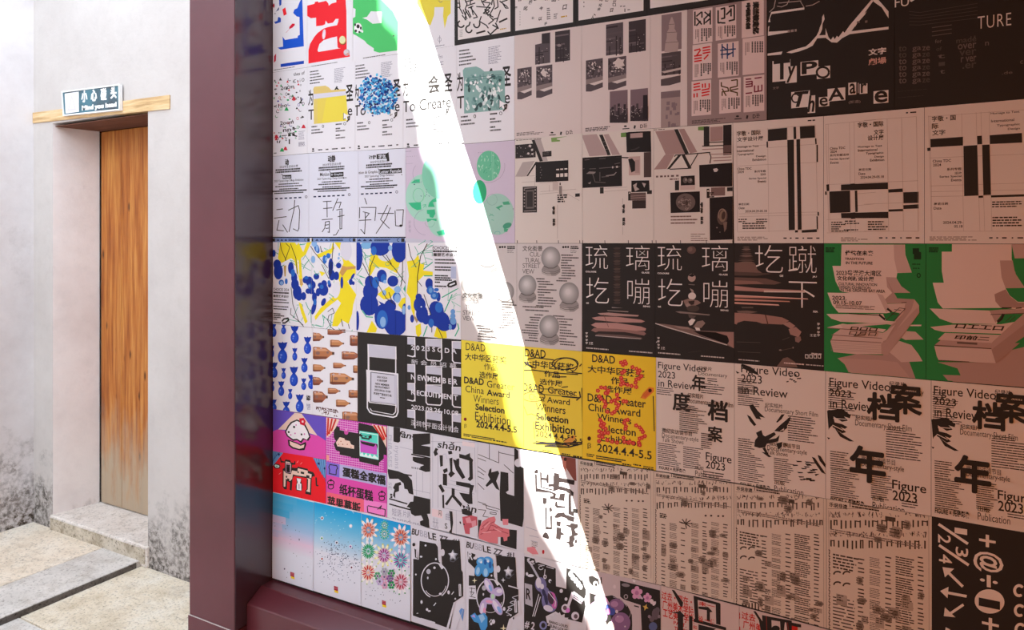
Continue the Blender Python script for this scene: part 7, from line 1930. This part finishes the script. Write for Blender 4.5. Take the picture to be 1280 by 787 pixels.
p.els([(520, 330, 34, 34), (560, 330, 38, 36), (500, 385, 26, 42, 10), (545, 385, 28, 48, -8), (575, 370, 24, 36, -20)], BLm, 18).els([(512, 322, 16, 14), (556, 318, 18, 12), (496, 390, 12, 26, 10), (548, 400, 14, 28)], BLl, 14).els([(545, 330, 10, 20), (578, 350, 10, 24)], BLd, 12).els([(518, 332, 7, 8), (565, 326, 7, 8)], '#eaf4fc', 9)
p.els([(570, 490, 26, 56, -25), (632, 530, 34, 30), (596, 560, 18, 26), (570, 592, 38, 22, 10), (530, 630, 24, 50, 12), (625, 630, 28, 62, -28), (545, 600, 20, 16)], '#c3b6e0', 20).els([(562, 485, 14, 40, -25), (640, 525, 20, 14), (525, 640, 12, 36, 10), (618, 625, 14, 44, -28)], '#e6e0f4', 14).els([(596, 562, 12, 18)], '#b8e0c0', 12).els([(572, 596, 24, 10, 10), (540, 655, 10, 20)], '#e9a8cc', 12).els([(580, 505, 10, 24, -20), (640, 650, 12, 26, -28)], '#8fb4ea', 12)
p.poly([(445, 690), (475, 670), (490, 690), (540, 670), (560, 700), (560, 760), (545, 790), (520, 800), (500, 740), (470, 730)], BLm).poly([(500, 690), (530, 680), (545, 710), (520, 740)], BLl).poly([(450, 695), (472, 680), (480, 705)], '#b9a8e8')
p.poly([(430, 490), (480, 488), (488, 580), (432, 578)], WZ).lns([[(438, 505), (478, 510)], [(440, 530), (470, 535), (450, 560)], [(440, 560), (480, 570)], [(455, 500), (450, 550)]], 4, K)
p.lns([[(690 + 18 * math.sin(t * .7) + t * 1.6, 690 - t * 3.6) for t in range(0, 40, 2)]], 5, '#c5c6d2')
star(p, 473, 455, 20, '#f2ecc8', 4, .3); star(p, 666, 452, 18, WZ, 4, .3); star(p, 668, 775, 28, '#f2ecc8', 4, .25)
p.lns([[(700, 490), (785, 515)]], 8, WZ).lns([[(770, 590), (775, 680)]], 16, WZ).lns([[(720, 720), (700, 790)], [(740, 730), (775, 760)], [(765, 720), (740, 770)], [(745, 760), (770, 790)]], 8, WZ).els([(600, 730, 12, 16), (585, 745, 8, 10), (752, 748, 9, 9)], WZ, 9).els([(735, 708, 5, 8)], '#444', 8)
p.build()
p = zine('zine poster with a lilac balloon violin, a music note and a speech burst', [(655, 690.5), (733, 710), (733, base(733)), (655, base(655))], '#dcdbe2')
p.z('e7')
p.poly([(98, 158), (180, 178), (190, 210), (210, 205), (350, 255), (352, 395), (435, 420), (436, 252), (470, 262), (560, 330), (580, 400), (600, 440), (580, 500), (590, 560), (560, 690), (440, 660), (350, 600), (270, 640), (280, 690), (390, 760), (90, 760), (92, 380), (100, 300)], K)
p.poly([(100, 372), (160, 388), (165, 562), (105, 540)], '#b9b9c4').t('R', 112, 412, 150, 500, K, 0.04)
p.lns([[(125, 190), (150, 220), (212, 330)]], 16, '#b9bcc9').lns([[(120, 185), (145, 175)], [(130, 205), (160, 200)], [(150, 225), (180, 215)]], 8, '#d5d7e0').els([(130, 185, 10, 12), (165, 200, 12, 10), (148, 215, 8, 8)], '#d5d7e0', 10)
p.els([(230, 385, 46, 60, -10), (262, 440, 34, 40, -10), (300, 520, 62, 88, -12)], '#7a78a8', 26).els([(212, 370, 22, 44, 0), (240, 400, 16, 22)], '#dcdcea', 16).els([(320, 480, 28, 36, -10), (335, 530, 22, 50, -10)], '#c86ab0', 18).els([(255, 450, 14, 30, -15), (272, 500, 14, 50, -10)], '#3d3c58', 14).els([(290, 575, 40, 24, 20)], '#d8d4e4', 16).els([(310, 495, 24, 50, -12)], '#4d3c4a', 14)
p.lns([[(215, 460), (165, 640)], [(228, 480), (180, 640)], [(290, 440), (350, 520), (345, 560)], [(258, 330), (265, 262)], [(210, 225), (260, 232)], [(275, 240), (335, 258)]], 6, WZ).ring(232, 250, 18, 14, 5, WZ, 0, 300, 10).els([(265, 322, 14, 18), (305, 355, 12, 16), (395, 435, 14, 16), (434, 500, 12, 14), (150, 312, 26, 12), (120, 298, 10, 14)], WZ, 10).els([(265, 322, 6, 8), (310, 360, 6, 8)], K, 8)
p.els([(470, 300, 18, 24), (488, 328, 18, 24), (512, 352, 18, 24), (532, 380, 18, 26), (552, 402, 14, 22)], WZ, 12).lns([[(470, 270), (510, 290), (560, 350)]], 10, WZ)
p.lns([[(490, 445), (450, 560)], [(490, 445), (575, 510)], [(480, 475), (560, 530)]], 22, '#e0dce8').els([(430, 575, 34, 36), (508, 635, 32, 34)], '#e0dce8', 18).els([(448, 590, 18, 20)], '#e08ad8', 14).els([(425, 570, 16, 18), (512, 638, 16, 18)], '#6a5a62', 14).lns([[(490, 480), (570, 535)]], 7, '#5a4a52')
pts = []
for i in range(26):
    a = 2 * math.pi * i / 26
    q = 1.0 if i % 2 == 0 else .72
    pts.append((372 + 92 * q * math.cos(a), 690 + 88 * q * math.sin(a)))
p.poly(pts, '#d5d4dc').t('BANG LOUD', 300, 668, 448, 690, K, 0.04).t('FUN LOUD', 302, 700, 450, 724, K, 0.04)
p.ring(250, 712, 24, 28, 14, '#8a90c0', n=18).t('# 2', 100, 665, 180, 735, WZ, 0.05, 0.2).poly([(120, 120), (150, 85), (200, 120), (215, 160), (160, 150)], '#e58d96')
p.r(592, 300, 612, 720, '#dcdbe2').poly([(355, 230), (432, 250), (435, 415), (355, 398)], '#dcdbe2')
p.build()
p = zine('zine poster with a lilac balloon knot and pink daisies on black', [(733, 710), (826, 731.5), (826, base(826)), (733, base(733))], '#cdbfc2')
p.z('e7')
p.poly([(612, 320), (640, 312), (690, 340), (700, 380), (672, 405), (640, 390), (615, 360)], K).els([(668, 378, 20, 22)], '#dcd6d8', 14).els([(672, 385, 10, 12)], K, 10).lns([[(712, 325), (716, 380)]], 9, K)
p.poly([(620, 450), (680, 470), (640, 560), (622, 560)], K)
p.poly([(730, 480), (800, 470), (860, 500), (930, 560), (965, 640), (960, 760), (780, 760), (700, 560)], K).ring(860, 600, 90, 95, 4, '#a99ea6', -60, 80, 18).lns([[(810, 485), (870, 500), (920, 560)]], 5, '#a99ea6')
p.els([(720, 520, 70, 38, 35), (680, 600, 70, 84), (700, 640, 62, 60)], '#d8b4dc', 26).els([(838, 548, 60, 50, 15), (870, 690, 78, 84)], '#8d6a90', 26).els([(820, 540, 30, 24), (860, 660, 36, 30)], '#b48ab0', 18).els([(775, 575, 20, 36, -30), (800, 600, 26, 30)], '#4a5aa8', 16).els([(740, 500, 30, 18, 40)], '#e8a8d0', 14).els([(838, 600, 12, 14), (846, 640, 5, 6), (905, 720, 7, 7)], '#d8c8d0', 10).els([(700, 690, 50, 40), (790, 730, 30, 50)], '#e8d0c8', 18).els([(770, 600, 16, 24)], '#e87ac0', 12)
p.poly([(865, 352), (1186, 430), (1192, 760), (1040, 760), (1030, 560), (890, 500), (866, 480)], K).els([(910, 388, 34, 14, 8)], '#8d8488', 14)
for cx, cy, r in ((1000, 450, 46), (1085, 490, 34)):
    p.els([(cx + r * .6 * math.cos(k * 1.257 - .3), cy + r * .75 * math.sin(k * 1.257 - .3), r * .42, r * .45) for k in range(5)], '#d9a0c4', 12).els([(cx, cy, r * .35, r * .4)], '#b87aa4', 12)
p.els([(1120, 520, 16, 22, -20), (1140, 535, 12, 20, 30)], '#e0d4d8', 10).els([(1030, 485, 24, 10, 35)], '#c9b4c4', 10).ring(912, 480, 14, 16, 7, '#a9a0a6', n=12)
star(p, 1070, 565, 30, '#d8b45a', 4, .4, -70)
p.els([(1150, 620, 30, 46), (1120, 660, 20, 24), (1165, 590, 20, 26)], '#6a5e66', 14).els([(1130, 720, 34, 36)], '#5f6a94', 14).els([(1100, 640, 12, 14), (1180, 640, 12, 14)], '#8d7f88', 10)
p.r(975, 545, 1015, 556, K).els([(820, 402, 12, 16)], '#dccfd2', 10).poly([(965, 345), (990, 350), (985, 368), (968, 362)], '#e9e0e2')
p.poly([(900, 505), (1030, 548), (1040, 760), (965, 760), (960, 620)], '#cdbfc2').r(978, 548, 1018, 558, K)
p.build()

G = 'pale posters of red lettering overprinted with heavy black characters'
RP = '#d8c6c2'
def redtext(label, q, body):
    p = Poster('poster', label, q, RP, G)
    p.z('e8')
    body(p)
    p.build()
RC = '#c8352c'
def rt1(p):
    p.r(165, 275, 180, 300, RP)
    p.t('过去・现在・', 172, 305, 415, 372, RC, 0.02).t('广州美术学院', 178, 372, 430, 450, RC, 0.02).t('工艺美术学院', 182, 440, 432, 515, RC, 0.02).t('PAST,', 268, 545, 370, 580, RC, 0.02).t('THE COLL', 275, 590, 420, 630, RC, 0.02)
    p.poly([(252, 296), (275, 302), (345, 400), (340, 432), (325, 435)], K)
    p.polys([[(240, 478), (300, 490), (302, 640), (345, 640), (345, 515), (362, 512), (318, 465), (300, 475)], [(392, 505), (420, 512), (420, 700), (392, 700)]], K)
    p.polys([[(428, 345), (460, 355), (470, 560), (440, 545)], [(430, 345), (640, 405), (640, 425), (435, 372)], [(606, 400), (645, 410), (645, 580), (610, 572)], [(468, 432), (545, 436), (582, 475), (560, 478), (560, 555), (535, 548), (535, 462), (468, 450)], [(430, 528), (690, 600), (690, 625), (430, 555)], [(468, 575), (610, 610), (560, 640), (468, 640)]], K)
    p.t('未一', 468, 386, 600, 420, RC, 0.03).t('设 一 体', 470, 505, 600, 550, RC, 0.02).t('和', 425, 580, 455, 610, RC)
redtext('red lettered poster with a heavy black boxed character beside the balloon zine', [(826, 731.5), (924, 757), (924, 840), (826, 806)], rt1)
def rt2(p):
    p.t('06—28', 652, 440, 800, 500, RC, 0.02).t('2024.11', 658, 556, 800, 610, RC, 0.02)
    p.t('过去・', 812, 468, 960, 530, RC, 0.02).t('广州美', 822, 535, 975, 606, RC, 0.02)
    p.poly([(905, 468), (925, 470), (985, 560), (1000, 640), (965, 620), (950, 540)], K)
    p.polys([[(975, 500), (1050, 515), (1055, 640), (985, 640)], [(1050, 515), (1215, 545), (1215, 640), (1180, 640), (1170, 560), (1050, 540)], [(1120, 540), (1160, 550), (1150, 640), (1125, 640)], [(1215, 560), (1290, 575), (1290, 600), (1215, 590)]], K)
    p.lns([[(1010, 510), (1015, 640)], [(1180, 560), (1190, 640)]], 6, '#8d3a34').r(1215, 585, 1262, 640, RC)
    p.el(1085, 610, 34, 26, K)
redtext('red lettered poster numbered 06—28 at the bottom edge of the picture', [(924, 757), (1040, 788), (1040, 880), (924, 840)], rt2)
bpy.data.objects.remove(_fo)
bpy.data.curves.remove(_fc)
